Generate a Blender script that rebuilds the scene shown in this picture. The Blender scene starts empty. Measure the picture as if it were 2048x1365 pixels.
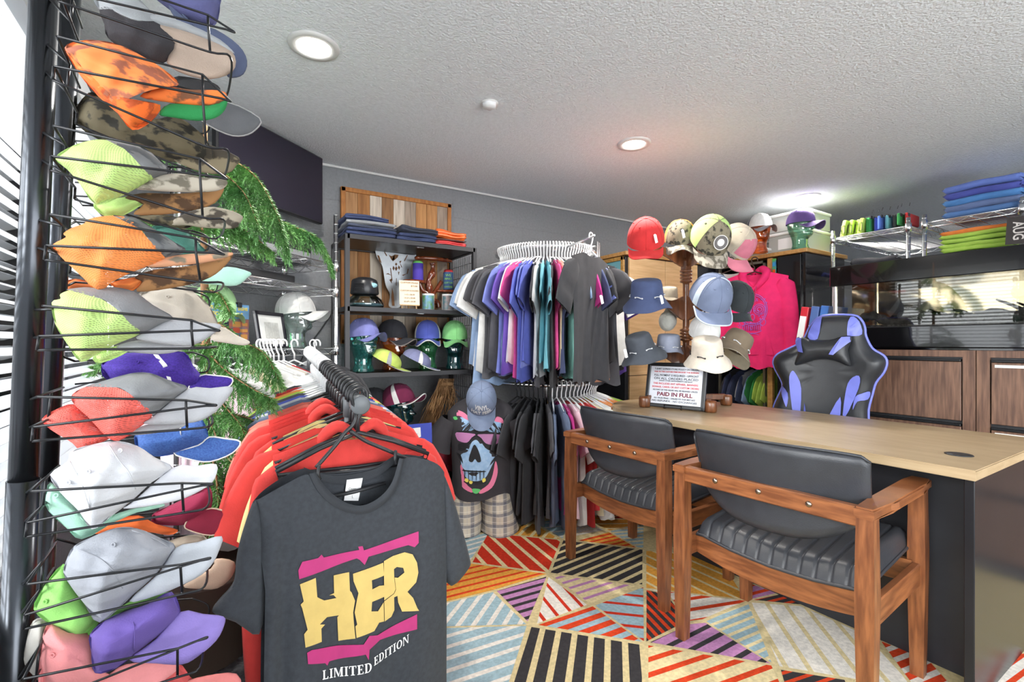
import bpy, bmesh, math, random
from mathutils import Vector, Matrix, Euler
random.seed(7)
SC = bpy.context.scene
COL = SC.collection
PI = math.pi
# ---------------------------------------------------------------- measuring the photograph
FPX, CX, HY, CAMH = 960.0, 1024.0, 686.0, 1.12
YAW = math.radians(31.75)
RX, RY = math.cos(YAW), -math.sin(YAW)
FX, FY = math.sin(YAW), math.cos(YAW)
def P(px, py, z):                     # photo pixel seen at depth z (metres in front of the lens)
    r = (px - CX) / FPX * z
    return Vector((r * RX + z * FX, r * RY + z * FY, CAMH + (HY - py) / FPX * z))
def on_floor(px, py, zf=0.0):
    return P(px, py, FPX * (CAMH - zf) / (py - HY))
def on_x(px, py, X):
    u = (px - CX) / FPX
    return P(px, py, X / (u * RX + FX))
def on_y(px, py, Y):
    u = (px - CX) / FPX
    return P(px, py, Y / (u * RY + FY))
# ---------------------------------------------------------------- object helpers
def lin(c):
    return tuple(((v / 255) / 12.92 if v / 255 <= .04045 else ((v / 255 + .055) / 1.055) ** 2.4) for v in c)
def tag(o, label=None, cat=None, group=None, kind=None):
    if label: o['label'] = label
    if cat: o['category'] = cat
    if group: o['group'] = group
    if kind: o['kind'] = kind
    return o
def thing(name, label, cat, loc=(0, 0, 0), rz=0, group=None, rot=None):
    o = bpy.data.objects.new(name, None)
    COL.objects.link(o)
    o.location = loc
    o.rotation_euler = rot if rot else (0, 0, rz)
    o.empty_display_size = .05
    return tag(o, label, cat, group)
def finish(name, bm, mats, parent=None, smooth=False, loc=None, rot=None, auto=None):
    bmesh.ops.recalc_face_normals(bm, faces=bm.faces)
    me = bpy.data.meshes.new(name)
    bm.to_mesh(me)
    bm.free()
    if not isinstance(mats, (list, tuple)): mats = [mats]
    for m in mats: me.materials.append(m)
    if smooth:
        me.polygons.foreach_set('use_smooth', [True] * len(me.polygons))
        if auto:
            try: me.set_sharp_from_angle(angle=math.radians(auto))
            except Exception: pass
    o = bpy.data.objects.new(name, me)
    COL.objects.link(o)
    if parent: o.parent = parent
    if loc is not None: o.location = loc
    if rot is not None: o.rotation_euler = rot
    return o
def struct(name, bm, mats, **k):
    o = finish(name, bm, mats, **k)
    if not o.parent: o['kind'] = 'structure'
    return o
KIDS = {}
def copy_tree(o, parent=None, deep=0):
    c = o.copy()
    COL.objects.link(c)
    if parent: c.parent = parent
    for ch in list(o.children):
        copy_tree(ch, c, deep + 1)
    return c
def recolour(o, m, slot=0):
    o.material_slots[slot].link = 'OBJECT'
    o.material_slots[slot].material = m
# ---------------------------------------------------------------- mesh helpers
def bx(bm, c, s, rot=None, bev=0.0, mi=0, seg=1):
    M = Matrix.Translation(Vector(c))
    if rot is not None: M = M @ (rot if isinstance(rot, Matrix) else Euler(rot).to_matrix().to_4x4())
    M = M @ Matrix.Diagonal((s[0], s[1], s[2], 1))
    old = set(bm.faces)
    r = bmesh.ops.create_cube(bm, size=1.0, matrix=M)
    if bev > 0:
        es = list({e for v in r['verts'] for e in v.link_edges})
        bmesh.ops.bevel(bm, geom=es, offset=bev, segments=seg, affect='EDGES', profile=.6)
    for f in bm.faces:
        if f not in old: f.material_index = mi
def box2(bm, a, b, bev=0.0, mi=0):
    a, b = Vector(a), Vector(b)
    bx(bm, (a + b) / 2, (abs(b.x - a.x), abs(b.y - a.y), abs(b.z - a.z)), None, bev, mi)
def tube(bm, pts, r, seg=8, closed=False, mi=0, caps=True):
    pts = [Vector(p) for p in pts]
    n = len(pts)
    rr = r if isinstance(r, (list, tuple)) else [r] * n
    rings = []
    nrm = None
    for i, p in enumerate(pts):
        if closed: t = pts[(i + 1) % n] - pts[i - 1]
        elif i == 0: t = pts[1] - p
        elif i == n - 1: t = p - pts[i - 1]
        else: t = (pts[i + 1] - p).normalized() + (p - pts[i - 1]).normalized()
        if t.length < 1e-9: t = Vector((0, 0, 1))
        t.normalize()
        if nrm is None:
            a = Vector((0, 0, 1)) if abs(t.z) < .9 else Vector((1, 0, 0))
            nrm = (a - t * a.dot(t)).normalized()
        else:
            nrm = nrm - t * nrm.dot(t)
            if nrm.length < 1e-6: nrm = t.orthogonal()
            nrm.normalize()
        b = t.cross(nrm)
        rings.append([bm.verts.new(p + (nrm * math.cos(2 * PI * k / seg) + b * math.sin(2 * PI * k / seg)) * rr[i]) for k in range(seg)])
    m = n if closed else n - 1
    for i in range(m):
        A, B = rings[i], rings[(i + 1) % n]
        for k in range(seg):
            f = bm.faces.new((A[k], A[(k + 1) % seg], B[(k + 1) % seg], B[k]))
            f.material_index = mi
            f.smooth = True
    if caps and not closed:
        for R in (rings[0], rings[-1]):
            f = bm.faces.new(R)
            f.material_index = mi
def lathe(bm, prof, seg=24, at=(0, 0, 0), mi=0, M=None):
    rings = []
    at = Vector(at)
    for r, z in prof:
        if r < 1e-6:
            v = Vector((0, 0, z))
            rings.append([bm.verts.new(at + (M @ v if M else v))])
        else:
            R = []
            for k in range(seg):
                v = Vector((r * math.cos(2 * PI * k / seg), r * math.sin(2 * PI * k / seg), z))
                R.append(bm.verts.new(at + (M @ v if M else v)))
            rings.append(R)
    for A, B in zip(rings, rings[1:]):
        for k in range(seg):
            q = [A[k % len(A)], A[(k + 1) % len(A)], B[(k + 1) % len(B)], B[k % len(B)]]
            u = []
            for v in q:
                if v not in u: u.append(v)
            if len(u) >= 3:
                f = bm.faces.new(u)
                f.material_index = mi
                f.smooth = True
    for R in (rings[0], rings[-1]):
        if len(R) > 2:
            f = bm.faces.new(R)
            f.material_index = mi
def prism(bm, pts, thick, M=None, mi=0, bev=0.0):
    """extrude a 2-D outline (x, y) by thick along local z, then place with M"""
    M = M or Matrix.Identity(4)
    A = [bm.verts.new(M @ Vector((x, y, 0))) for x, y in pts]
    B = [bm.verts.new(M @ Vector((x, y, thick))) for x, y in pts]
    n = len(pts)
    fs = [bm.faces.new(A[::-1]), bm.faces.new(B)]
    for i in range(n):
        fs.append(bm.faces.new((A[i], A[(i + 1) % n], B[(i + 1) % n], B[i])))
    for f in fs: f.material_index = mi
    if bev > 0:
        es = list({e for f in fs[:2] for e in f.edges})
        bmesh.ops.bevel(bm, geom=es, offset=bev, segments=2, affect='EDGES')
def grid(bm, fn, nu, nv, mi=0, closed_u=False, smooth=True):
    V = [[bm.verts.new(fn(i / nu, j / nv)) for j in range(nv + 1)] for i in range(nu + (0 if closed_u else 1))]
    n = len(V)
    for i in range(nu):
        for j in range(nv):
            f = bm.faces.new((V[i][j], V[(i + 1) % n][j], V[(i + 1) % n][j + 1], V[i][j + 1]))
            f.material_index = mi if not callable(mi) else mi((i + .5) / nu, (j + .5) / nv)
            f.smooth = smooth
    return V
def spline(pts, n=6, closed=False):
    pts = [Vector(p) for p in pts]
    out = []
    m = len(pts)
    for i in range(m if closed else m - 1):
        p0 = pts[i - 1] if (closed or i > 0) else pts[0]
        p1, p2 = pts[i], pts[(i + 1) % m]
        p3 = pts[(i + 2) % m] if (closed or i + 2 < m) else pts[-1]
        for k in range(n):
            t = k / n
            out.append(.5 * ((2 * p1) + (p2 - p0) * t + (2 * p0 - 5 * p1 + 4 * p2 - p3) * t * t + (3 * p1 - p0 - 3 * p2 + p3) * t ** 3))
    if not closed: out.append(pts[-1])
    return out
def frame_of(o, xdir, zdir):          # matrix with local x along xdir, local z close to zdir
    x = Vector(xdir).normalized()
    z = Vector(zdir)
    y = z.cross(x).normalized()
    z = x.cross(y)
    M = Matrix((x, y, z)).transposed().to_4x4()
    M.translation = Vector(o)
    return M
def text_bm(bm, s, size, M, mi=0, depth=.0006, align='CENTER', sx=1.0, bold=0.0, space=1.0):
    cu = bpy.data.curves.new('lettering', 'FONT')
    cu.body = s
    cu.size = size
    cu.align_x = align
    cu.align_y = 'CENTER'
    cu.extrude = depth
    cu.offset = bold
    cu.space_character = space
    cu.resolution_u = 3
    o = bpy.data.objects.new('lettering', cu)
    COL.objects.link(o)
    dg = bpy.context.evaluated_depsgraph_get()
    dg.update()
    me = bpy.data.meshes.new_from_object(o.evaluated_get(dg))
    of, ov = set(bm.faces), set(bm.verts)
    bm.from_mesh(me)
    T = M @ Matrix.Diagonal((sx, 1, 1, 1)) if isinstance(M, Matrix) else None
    for v in bm.verts:
        if v not in ov: v.co = T @ v.co if T else M(v.co * 1.0)
    for f in bm.faces:
        if f not in of: f.material_index = mi
    bpy.data.objects.remove(o)
    bpy.data.curves.remove(cu)
    bpy.data.meshes.remove(me)
# ---------------------------------------------------------------- materials
MATS = {}
def mat(name, c, rough=.6, metal=0.0, noise=0.0, nscale=40, bump=0.0, bscale=200, c2=None, lo=.35, hi=.65, coat=0, spec=.5, sheen=0, stretch=None, trans=0, ior=1.45, alpha=1, emit=0):
    if name in MATS: return MATS[name]
    m = bpy.data.materials.new(name)
    m.use_nodes = True
    nt = m.node_tree
    b = nt.nodes['Principled BSDF']
    col = lin(c)
    b.inputs['Base Color'].default_value = (*col, 1)
    b.inputs['Roughness'].default_value = rough
    b.inputs['Metallic'].default_value = metal
    b.inputs['Specular IOR Level'].default_value = spec
    b.inputs['Coat Weight'].default_value = coat
    b.inputs['Sheen Weight'].default_value = sheen
    b.inputs['Transmission Weight'].default_value = trans
    b.inputs['IOR'].default_value = ior
    b.inputs['Alpha'].default_value = alpha
    if emit:
        b.inputs['Emission Color'].default_value = (*col, 1)
        b.inputs['Emission Strength'].default_value = emit
    vec = None
    if noise or c2 or bump:
        tc = nt.nodes.new('ShaderNodeTexCoord')
        vec = tc.outputs['Object']
        if stretch:
            mp = nt.nodes.new('ShaderNodeMapping')
            mp.inputs['Scale'].default_value = stretch
            nt.links.new(vec, mp.inputs['Vector'])
            vec = mp.outputs['Vector']
    if noise or c2:
        n = nt.nodes.new('ShaderNodeTexNoise')
        n.inputs['Scale'].default_value = nscale
        n.inputs['Detail'].default_value = 5
        nt.links.new(vec, n.inputs['Vector'])
        mx = nt.nodes.new('ShaderNodeMix')
        mx.data_type = 'RGBA'
        cc = lin(c2) if c2 else tuple(v * (1 - noise) for v in col)
        mx.inputs['A'].default_value = (*col, 1)
        mx.inputs['B'].default_value = (*cc, 1)
        rp = nt.nodes.new('ShaderNodeMapRange')
        rp.inputs['From Min'].default_value = lo
        rp.inputs['From Max'].default_value = hi
        nt.links.new(n.outputs['Fac'], rp.inputs['Value'])
        nt.links.new(rp.outputs['Result'], mx.inputs['Factor'])
        nt.links.new(mx.outputs['Result'], b.inputs['Base Color'])
    if bump:
        n2 = nt.nodes.new('ShaderNodeTexNoise')
        n2.inputs['Scale'].default_value = bscale
        n2.inputs['Detail'].default_value = 3
        nt.links.new(vec, n2.inputs['Vector'])
        bp = nt.nodes.new('ShaderNodeBump')
        bp.inputs['Strength'].default_value = bump
        bp.inputs['Distance'].default_value = .003
        nt.links.new(n2.outputs['Fac'], bp.inputs['Height'])
        nt.links.new(bp.outputs['Normal'], b.inputs['Normal'])
    MATS[name] = m
    return m
def fabric(name, c, rough=.85):
    g = sum(c) / 3
    c = tuple(min(240, (v * .88 + g * .12) * .93 + 17) for v in c)
    return mat('fabric ' + name, c, rough, noise=.12, nscale=25, bump=.25, bscale=350, sheen=.05, spec=.2)
def glass(name, c, thr=.12, rough=.03, body=0):
    """coloured glass: mirror highlights over tinted see-through"""
    if name in MATS: return MATS[name]
    m = bpy.data.materials.new(name)
    m.use_nodes = True
    nt = m.node_tree
    nt.nodes.remove(nt.nodes['Principled BSDF'])
    out = nt.nodes['Material Output']
    tr = nt.nodes.new('ShaderNodeBsdfTransparent')
    tr.inputs['Color'].default_value = (*[v ** .45 for v in lin(c)], 1)
    gl = nt.nodes.new('ShaderNodeBsdfGlossy')
    gl.inputs['Roughness'].default_value = rough
    fr = nt.nodes.new('ShaderNodeFresnel')
    fr.inputs['IOR'].default_value = 1.5
    ad = nt.nodes.new('ShaderNodeMath')
    ad.operation = 'ADD'
    ad.inputs[1].default_value = thr
    mx = nt.nodes.new('ShaderNodeMixShader')
    nt.links.new(fr.outputs['Fac'], ad.inputs[0])
    nt.links.new(ad.outputs[0], mx.inputs['Fac'])
    nt.links.new(tr.outputs[0], mx.inputs[1])
    nt.links.new(gl.outputs[0], mx.inputs[2])
    last = mx
    if body:
        df = nt.nodes.new('ShaderNodeBsdfDiffuse')
        df.inputs['Color'].default_value = (*lin(c), 1)
        m2 = nt.nodes.new('ShaderNodeMixShader')
        m2.inputs['Fac'].default_value = body
        nt.links.new(mx.outputs[0], m2.inputs[1])
        nt.links.new(df.outputs[0], m2.inputs[2])
        last = m2
    nt.links.new(last.outputs[0], out.inputs['Surface'])
    MATS[name] = m
    return m
def wood(name, c1, c2, scale=6, stretch=(1, 12, 12), rough=.4, coat=0.0):
    return mat(name, c1, rough, c2=c2, nscale=scale, stretch=stretch, bump=.05, bscale=30, coat=coat)
BLACK_METAL = mat('black metal', (26, 27, 30), .38, .3)
CHROME = mat('chrome', (232, 234, 236), .26, 1.0)
DARK = mat('black laminate', (44, 45, 50), .4, noise=.2, nscale=8)
WHITE_PL = mat('white plastic', (235, 236, 238), .4)
BLACK_PL = mat('black plastic', (40, 41, 44), .4)
# ---------------------------------------------------------------- room
CEIL = 2.25
WX, WY = -.45, 3.2
XR, YF = 7.6, -2.6
def bump_mat(name, c, scale, dist, rough=.9, kind='noise', c2=None):
    m = mat(name, c, rough, noise=.08, nscale=scale * .5, c2=c2)
    nt = m.node_tree
    tc = nt.nodes.new('ShaderNodeTexCoord')
    n = nt.nodes.new('ShaderNodeTexVoronoi' if kind == 'vor' else 'ShaderNodeTexNoise')
    n.inputs['Scale'].default_value = scale
    nt.links.new(tc.outputs['Object'], n.inputs['Vector'])
    bp = nt.nodes.new('ShaderNodeBump')
    bp.inputs['Strength'].default_value = .6
    bp.inputs['Distance'].default_value = dist
    nt.links.new(n.outputs[0], bp.inputs['Height'])
    nt.links.new(bp.outputs['Normal'], nt.nodes['Principled BSDF'].inputs['Normal'])
    return m
ceil_m = bump_mat('popcorn ceiling', (226, 231, 236), 105, .008)
floor_m = bump_mat('grey carpet', (108, 109, 112), 140, .006, 1.0, c2=(78, 79, 83))
def block_mat():
    m = mat('painted block', (132, 134, 138), .75, noise=.1, nscale=60)
    nt = m.node_tree
    b = nt.nodes['Principled BSDF']
    tc = nt.nodes.new('ShaderNodeTexCoord')
    sp = nt.nodes.new('ShaderNodeSeparateXYZ')
    cb = nt.nodes.new('ShaderNodeCombineXYZ')
    nt.links.new(tc.outputs['Object'], sp.inputs[0])
    ax = nt.nodes.new('ShaderNodeMath')
    ax.operation = 'ADD'
    nt.links.new(sp.outputs['X'], ax.inputs[0])
    nt.links.new(sp.outputs['Y'], ax.inputs[1])
    nt.links.new(ax.outputs[0], cb.inputs['X'])
    nt.links.new(sp.outputs['Z'], cb.inputs['Y'])
    br = nt.nodes.new('ShaderNodeTexBrick')
    br.inputs['Scale'].default_value = 1.0
    br.inputs['Brick Width'].default_value = .4064
    br.inputs['Row Height'].default_value = .2032
    br.inputs['Mortar Size'].default_value = .0035
    br.inputs['Mortar Smooth'].default_value = .3
    nt.links.new(cb.outputs[0], br.inputs['Vector'])
    mp = nt.nodes.new('ShaderNodeMath')
    mp.operation = 'MULTIPLY_ADD'
    n = nt.nodes.new('ShaderNodeTexNoise')
    n.inputs['Scale'].default_value = 90
    nt.links.new(tc.outputs['Object'], n.inputs['Vector'])
    nt.links.new(br.outputs['Fac'], mp.inputs[0])
    mp.inputs[1].default_value = -1.2
    nt.links.new(n.outputs['Fac'], mp.inputs[2])
    bp = nt.nodes.new('ShaderNodeBump')
    bp.inputs['Strength'].default_value = .7
    bp.inputs['Distance'].default_value = .004
    nt.links.new(mp.outputs[0], bp.inputs['Height'])
    nt.links.new(bp.outputs['Normal'], b.inputs['Normal'])
    return m
block_m = block_mat()
bm = bmesh.new(); box2(bm, (-2.2, YF, -.1), (XR + .1, WY + .15, 0)); struct('floor', bm, floor_m)
bm = bmesh.new(); box2(bm, (WX - .15, YF, CEIL), (XR + .1, WY + .15, CEIL + .1)); struct('ceiling', bm, ceil_m)
bm = bmesh.new(); box2(bm, (WX - .15, WY, 0), (XR, WY + .15, CEIL)); struct('wall_back', bm, block_m)
bm = bmesh.new(); box2(bm, (XR, YF, 0), (XR + .1, WY, CEIL)); struct('wall_right', bm, block_m)
bm = bmesh.new()          # unseen wall behind the camera, added to dim the right side; wide opening left
box2(bm, (3.4, YF - .1, 0), (XR + .1, YF, CEIL)); box2(bm, (WX - .15, YF - .1, 2.1), (3.4, YF, CEIL))
struct('added_wall_front', bm, block_m)
# window wall on the left: sill below, header above, pier in the corner, opening between
WB, WT, WY0, WY1 = .60, 1.93, -2.2, 2.62
bm = bmesh.new()
box2(bm, (WX - .15, YF, 0), (WX, WY, WB))
box2(bm, (WX - .15, YF, WT), (WX, WY, CEIL))
box2(bm, (WX - .15, WY1, WB), (WX, WY, WT))
box2(bm, (WX - .15, YF, WB), (WX, WY0, WT))
struct('wall_left', bm, block_m)
win = thing('window_1', None, None)
win['kind'] = 'structure'
bm = bmesh.new()
wf = mat('window frame', (120, 122, 126), .4, .3)
for y in (WY0 + .025, (WY0 + WY1) / 2 - .6, (WY0 + WY1) / 2 + .9, WY1 - .025):
    bx(bm, (WX - .09, y, (WB + WT) / 2), (.06, .05, WT - WB))
for z in (WB + .025, WT - .025): bx(bm, (WX - .09, (WY0 + WY1) / 2, z), (.06, WY1 - WY0, .05))
finish('window_frame', bm, wf, win)
bm = bmesh.new(); bx(bm, (WX - .09, (WY0 + WY1) / 2, (WB + WT) / 2), (.006, WY1 - WY0 - .08, WT - WB - .08))
finish('window_pane', bm, glass('window glass', (245, 248, 250), .02), win)
bm = bmesh.new(); bx(bm, (WX + .0, (WY0 + WY1) / 2, WB - .015), (.12, WY1 - WY0, .03), bev=.005)
finish('window_sill', bm, wf, win)
# slatted blind in front of the glass
bl = thing('window_blind', 'white slatted blind over the bright window at the far left edge', 'blind', (WX + .045, (WY0 + WY1) / 2, WT))
bm = bmesh.new()
k = 0
while k * .038 < WT - WB - .1:
    bx(bm, (0, 0, -.07 - k * .038), (.044, WY1 - WY0 - .06, .0022), rot=(0, math.radians(20), 0))
    k += 1
slat_m = mat('blind slat', (240, 242, 244), .5)
nt = slat_m.node_tree
tl = nt.nodes.new('ShaderNodeBsdfTranslucent')
tl.inputs['Color'].default_value = (.92, .93, .95, 1)
mx = nt.nodes.new('ShaderNodeMixShader')
mx.inputs['Fac'].default_value = .6
nt.links.new(nt.nodes['Principled BSDF'].outputs[0], mx.inputs[1])
nt.links.new(tl.outputs[0], mx.inputs[2])
nt.links.new(mx.outputs[0], nt.nodes['Material Output'].inputs['Surface'])
finish('slats', bm, slat_m, bl)
bm = bmesh.new(); bx(bm, (.01, 0, .0), (.075, WY1 - WY0, .09), bev=.006)
finish('head_rail', bm, mat('blind rail', (168, 171, 175), .5), bl)
bm = bmesh.new(); bx(bm, (0, 0, -(WT - WB) + .035), (.045, WY1 - WY0 - .06, .02), bev=.004)
finish('bottom_rail', bm, mat('blind slat', (238, 240, 242)), bl)
# pale caulk strip between the block wall and the ceiling
bm = bmesh.new(); bx(bm, ((WX + XR) / 2, WY - .004, CEIL - .006), (XR - WX, .012, .014)); struct('trim_1', bm, mat('caulk', (205, 205, 203), .7))
# ---------------------------------------------------------------- recessed ceiling lights
glow = mat('lamp glow', (255, 250, 240), .5, emit=14)
for X, lab in ((.32, 'largest and nearest round recessed ceiling light above the cap rack'),
               (2.02, 'round recessed ceiling light in the middle of the ceiling'),
               (3.88, 'recessed ceiling light glowing above the glass heads on the tall cabinet'),
               (5.6, 'farthest recessed ceiling light seen above the chrome wire shelves')):
    t = thing('ceiling_light', lab, 'light', (X, 1.95, CEIL), group='recessed ceiling lights')
    bm = bmesh.new(); lathe(bm, [(.062, -.001), (.064, -.008), (.09, -.008), (.094, 0), (.094, .004), (.062, .004)], 40)
    finish('trim_ring', bm, mat('lamp trim', (205, 205, 205), .5), t)
    bm = bmesh.new(); lathe(bm, [(0, -.004), (.0625, -.003), (.0625, 0), (0, .002)], 32)
    finish('lens', bm, glow, t)
    l = bpy.data.lights.new('downlight', 'AREA')
    l.shape = 'DISK'
    l.size = .12
    l.energy = 14
    l.color = (1, .95, .88)
    lo = bpy.data.objects.new('downlight', l)
    COL.objects.link(lo)
    lo.location = (X, 1.95, CEIL - .02)
t = thing('smoke_detector', 'small white hexagonal detector on the ceiling', 'detector', (1.10, 1.98, CEIL))
bm = bmesh.new(); lathe(bm, [(.036, 0), (.036, -.014), (.03, -.022), (0, -.022)], 6)
finish('casing', bm, WHITE_PL, t)
bm = bmesh.new(); lathe(bm, [(.042, 0), (.042, -.004), (.0, -.004)], 24)
finish('base_plate', bm, mat('detector base', (225, 225, 224), .5), t)
sl = bpy.data.lights.new('daylight', 'SUN')
sl.energy = 9
sl.angle = math.radians(60)
sl.color = (1, .98, .95)
so = bpy.data.objects.new('daylight', sl)
COL.objects.link(so)
so.location = (-4, 0, 4)
so.rotation_euler = Vector((.78, .50, -.36)).to_track_quat('-Z', 'Y').to_euler()
# ---------------------------------------------------------------- camera, world
cam = bpy.data.cameras.new('camera')
cam.sensor_width = 36
cam.lens = 36 * FPX / 2048
cam.shift_y = (HY - 682.5) / 2048
cam.clip_start = .05
co = bpy.data.objects.new('camera', cam)
COL.objects.link(co)
co.location = (0, 0, CAMH)
co.rotation_euler = (PI / 2, 0, -YAW)
SC.camera = co
w = bpy.data.worlds.new('world')
SC.world = w
w.use_nodes = True
w.node_tree.nodes['Background'].inputs[0].default_value = (.95, .98, 1.0, 1)
w.node_tree.nodes['Background'].inputs[1].default_value = 5.0
SC.view_settings.view_transform = 'Standard'
SC.view_settings.look = 'None'
SC.view_settings.exposure = 0.66
SC.view_settings.gamma = 1
SC.cycles.max_bounces = 8
SC.cycles.diffuse_bounces = 6
SC.cycles.glossy_bounces = 4
SC.cycles.transparent_max_bounces = 24
SC.cycles.sample_clamp_indirect = 6
SC.cycles.caustics_reflective = False
SC.cycles.caustics_refractive = False
# ================================================================ desk, armchairs, rug, filing cabinets, fireplace
OAK = wood('pale oak laminate', (170, 149, 118), (156, 134, 103), 5, (3, 1, 14), .38)
DX0, DX1, DY0, DH = 1.915, 2.775, .485, .74
t = thing('desk', 'long desk with a pale oak top, rounded far end and black panels', 'desk', (2.35, 1.3, 0))
off = Vector((2.35, 1.3, 0))
pts = [(DX0, DY0), (DX1, DY0), (DX1, 1.75)]
for k in range(1, 16):
    a = PI * k / 16
    pts.append(((DX0 + DX1) / 2 + (DX1 - DX0) / 2 * math.cos(a), 1.75 + .56 * math.sin(a)))
pts.append((DX0, 1.75))
bm = bmesh.new(); prism(bm, [(x - off.x, y - off.y) for x, y in pts], .032, Matrix.Translation((0, 0, DH - .032)), bev=.003)
finish('desk_top', bm, OAK, t)
bm = bmesh.new(); box2(bm, (2.105 - off.x, .5 - off.y, .0125), (2.13 - off.x, 1.75 - off.y, DH - .032), bev=.002)
finish('modesty_panel', bm, DARK, t)
bm = bmesh.new(); box2(bm, (1.95 - off.x, .497 - off.y, .0125), (2.74 - off.x, .522 - off.y, DH - .032), bev=.002)
finish('side_panel', bm, mat('black side panel', (34, 34, 37), .24, noise=.15, nscale=5, spec=.3), t)
bm = bmesh.new(); lathe(bm, [(.0, .0125), (.045, .0125), (.045, .016), (.05, .012), (.05, DH - .045), (.14, DH - .04), (.14, DH - .032), (0, DH - .032)], 24, (2.45 - off.x, 2.02 - off.y, 0))
finish('support_column', bm, DARK, t)
g = on_floor(1918, 910, DH)
bm = bmesh.new(); lathe(bm, [(.0, .003), (.03, .003), (.036, .0025), (.038, 0), (0, 0)], 28, (g.x - off.x, g.y - off.y, DH))
bx(bm, (g.x - off.x - .02, g.y - off.y + .022, DH + .003), (.022, .016, .003), rot=(0, 0, .6))
finish('cable_grommet', bm, BLACK_PL, t)
# crumpled clear bag under the far end of the desk
bm = bmesh.new()
c = on_floor(1338, 1010, .2); c.x += .12
def bag(u, v):
    a = 2 * PI * u
    r = (.11 * math.sin(PI * min(1, .12 + v * .88)) ** .45 + .02) * (1 + .16 * math.sin(7 * a + 5 * v) + .1 * math.sin(13 * a - 9 * v))
    if v > .85: r *= 1 - (v - .85) * 2
    return Vector((c.x + r * math.cos(a), c.y + r * math.sin(a), .014 + .60 * v))
grid(bm, bag, 46, 26, closed_u=True)
o = finish('plastic_bag', bm, mat('brownish plastic film', (128, 118, 104), .18, c2=(60, 54, 50), nscale=22, coat=.5), None, True)
tag(o, 'crumpled clear plastic bag of stock under the far end of the desk', 'bag')
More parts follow.
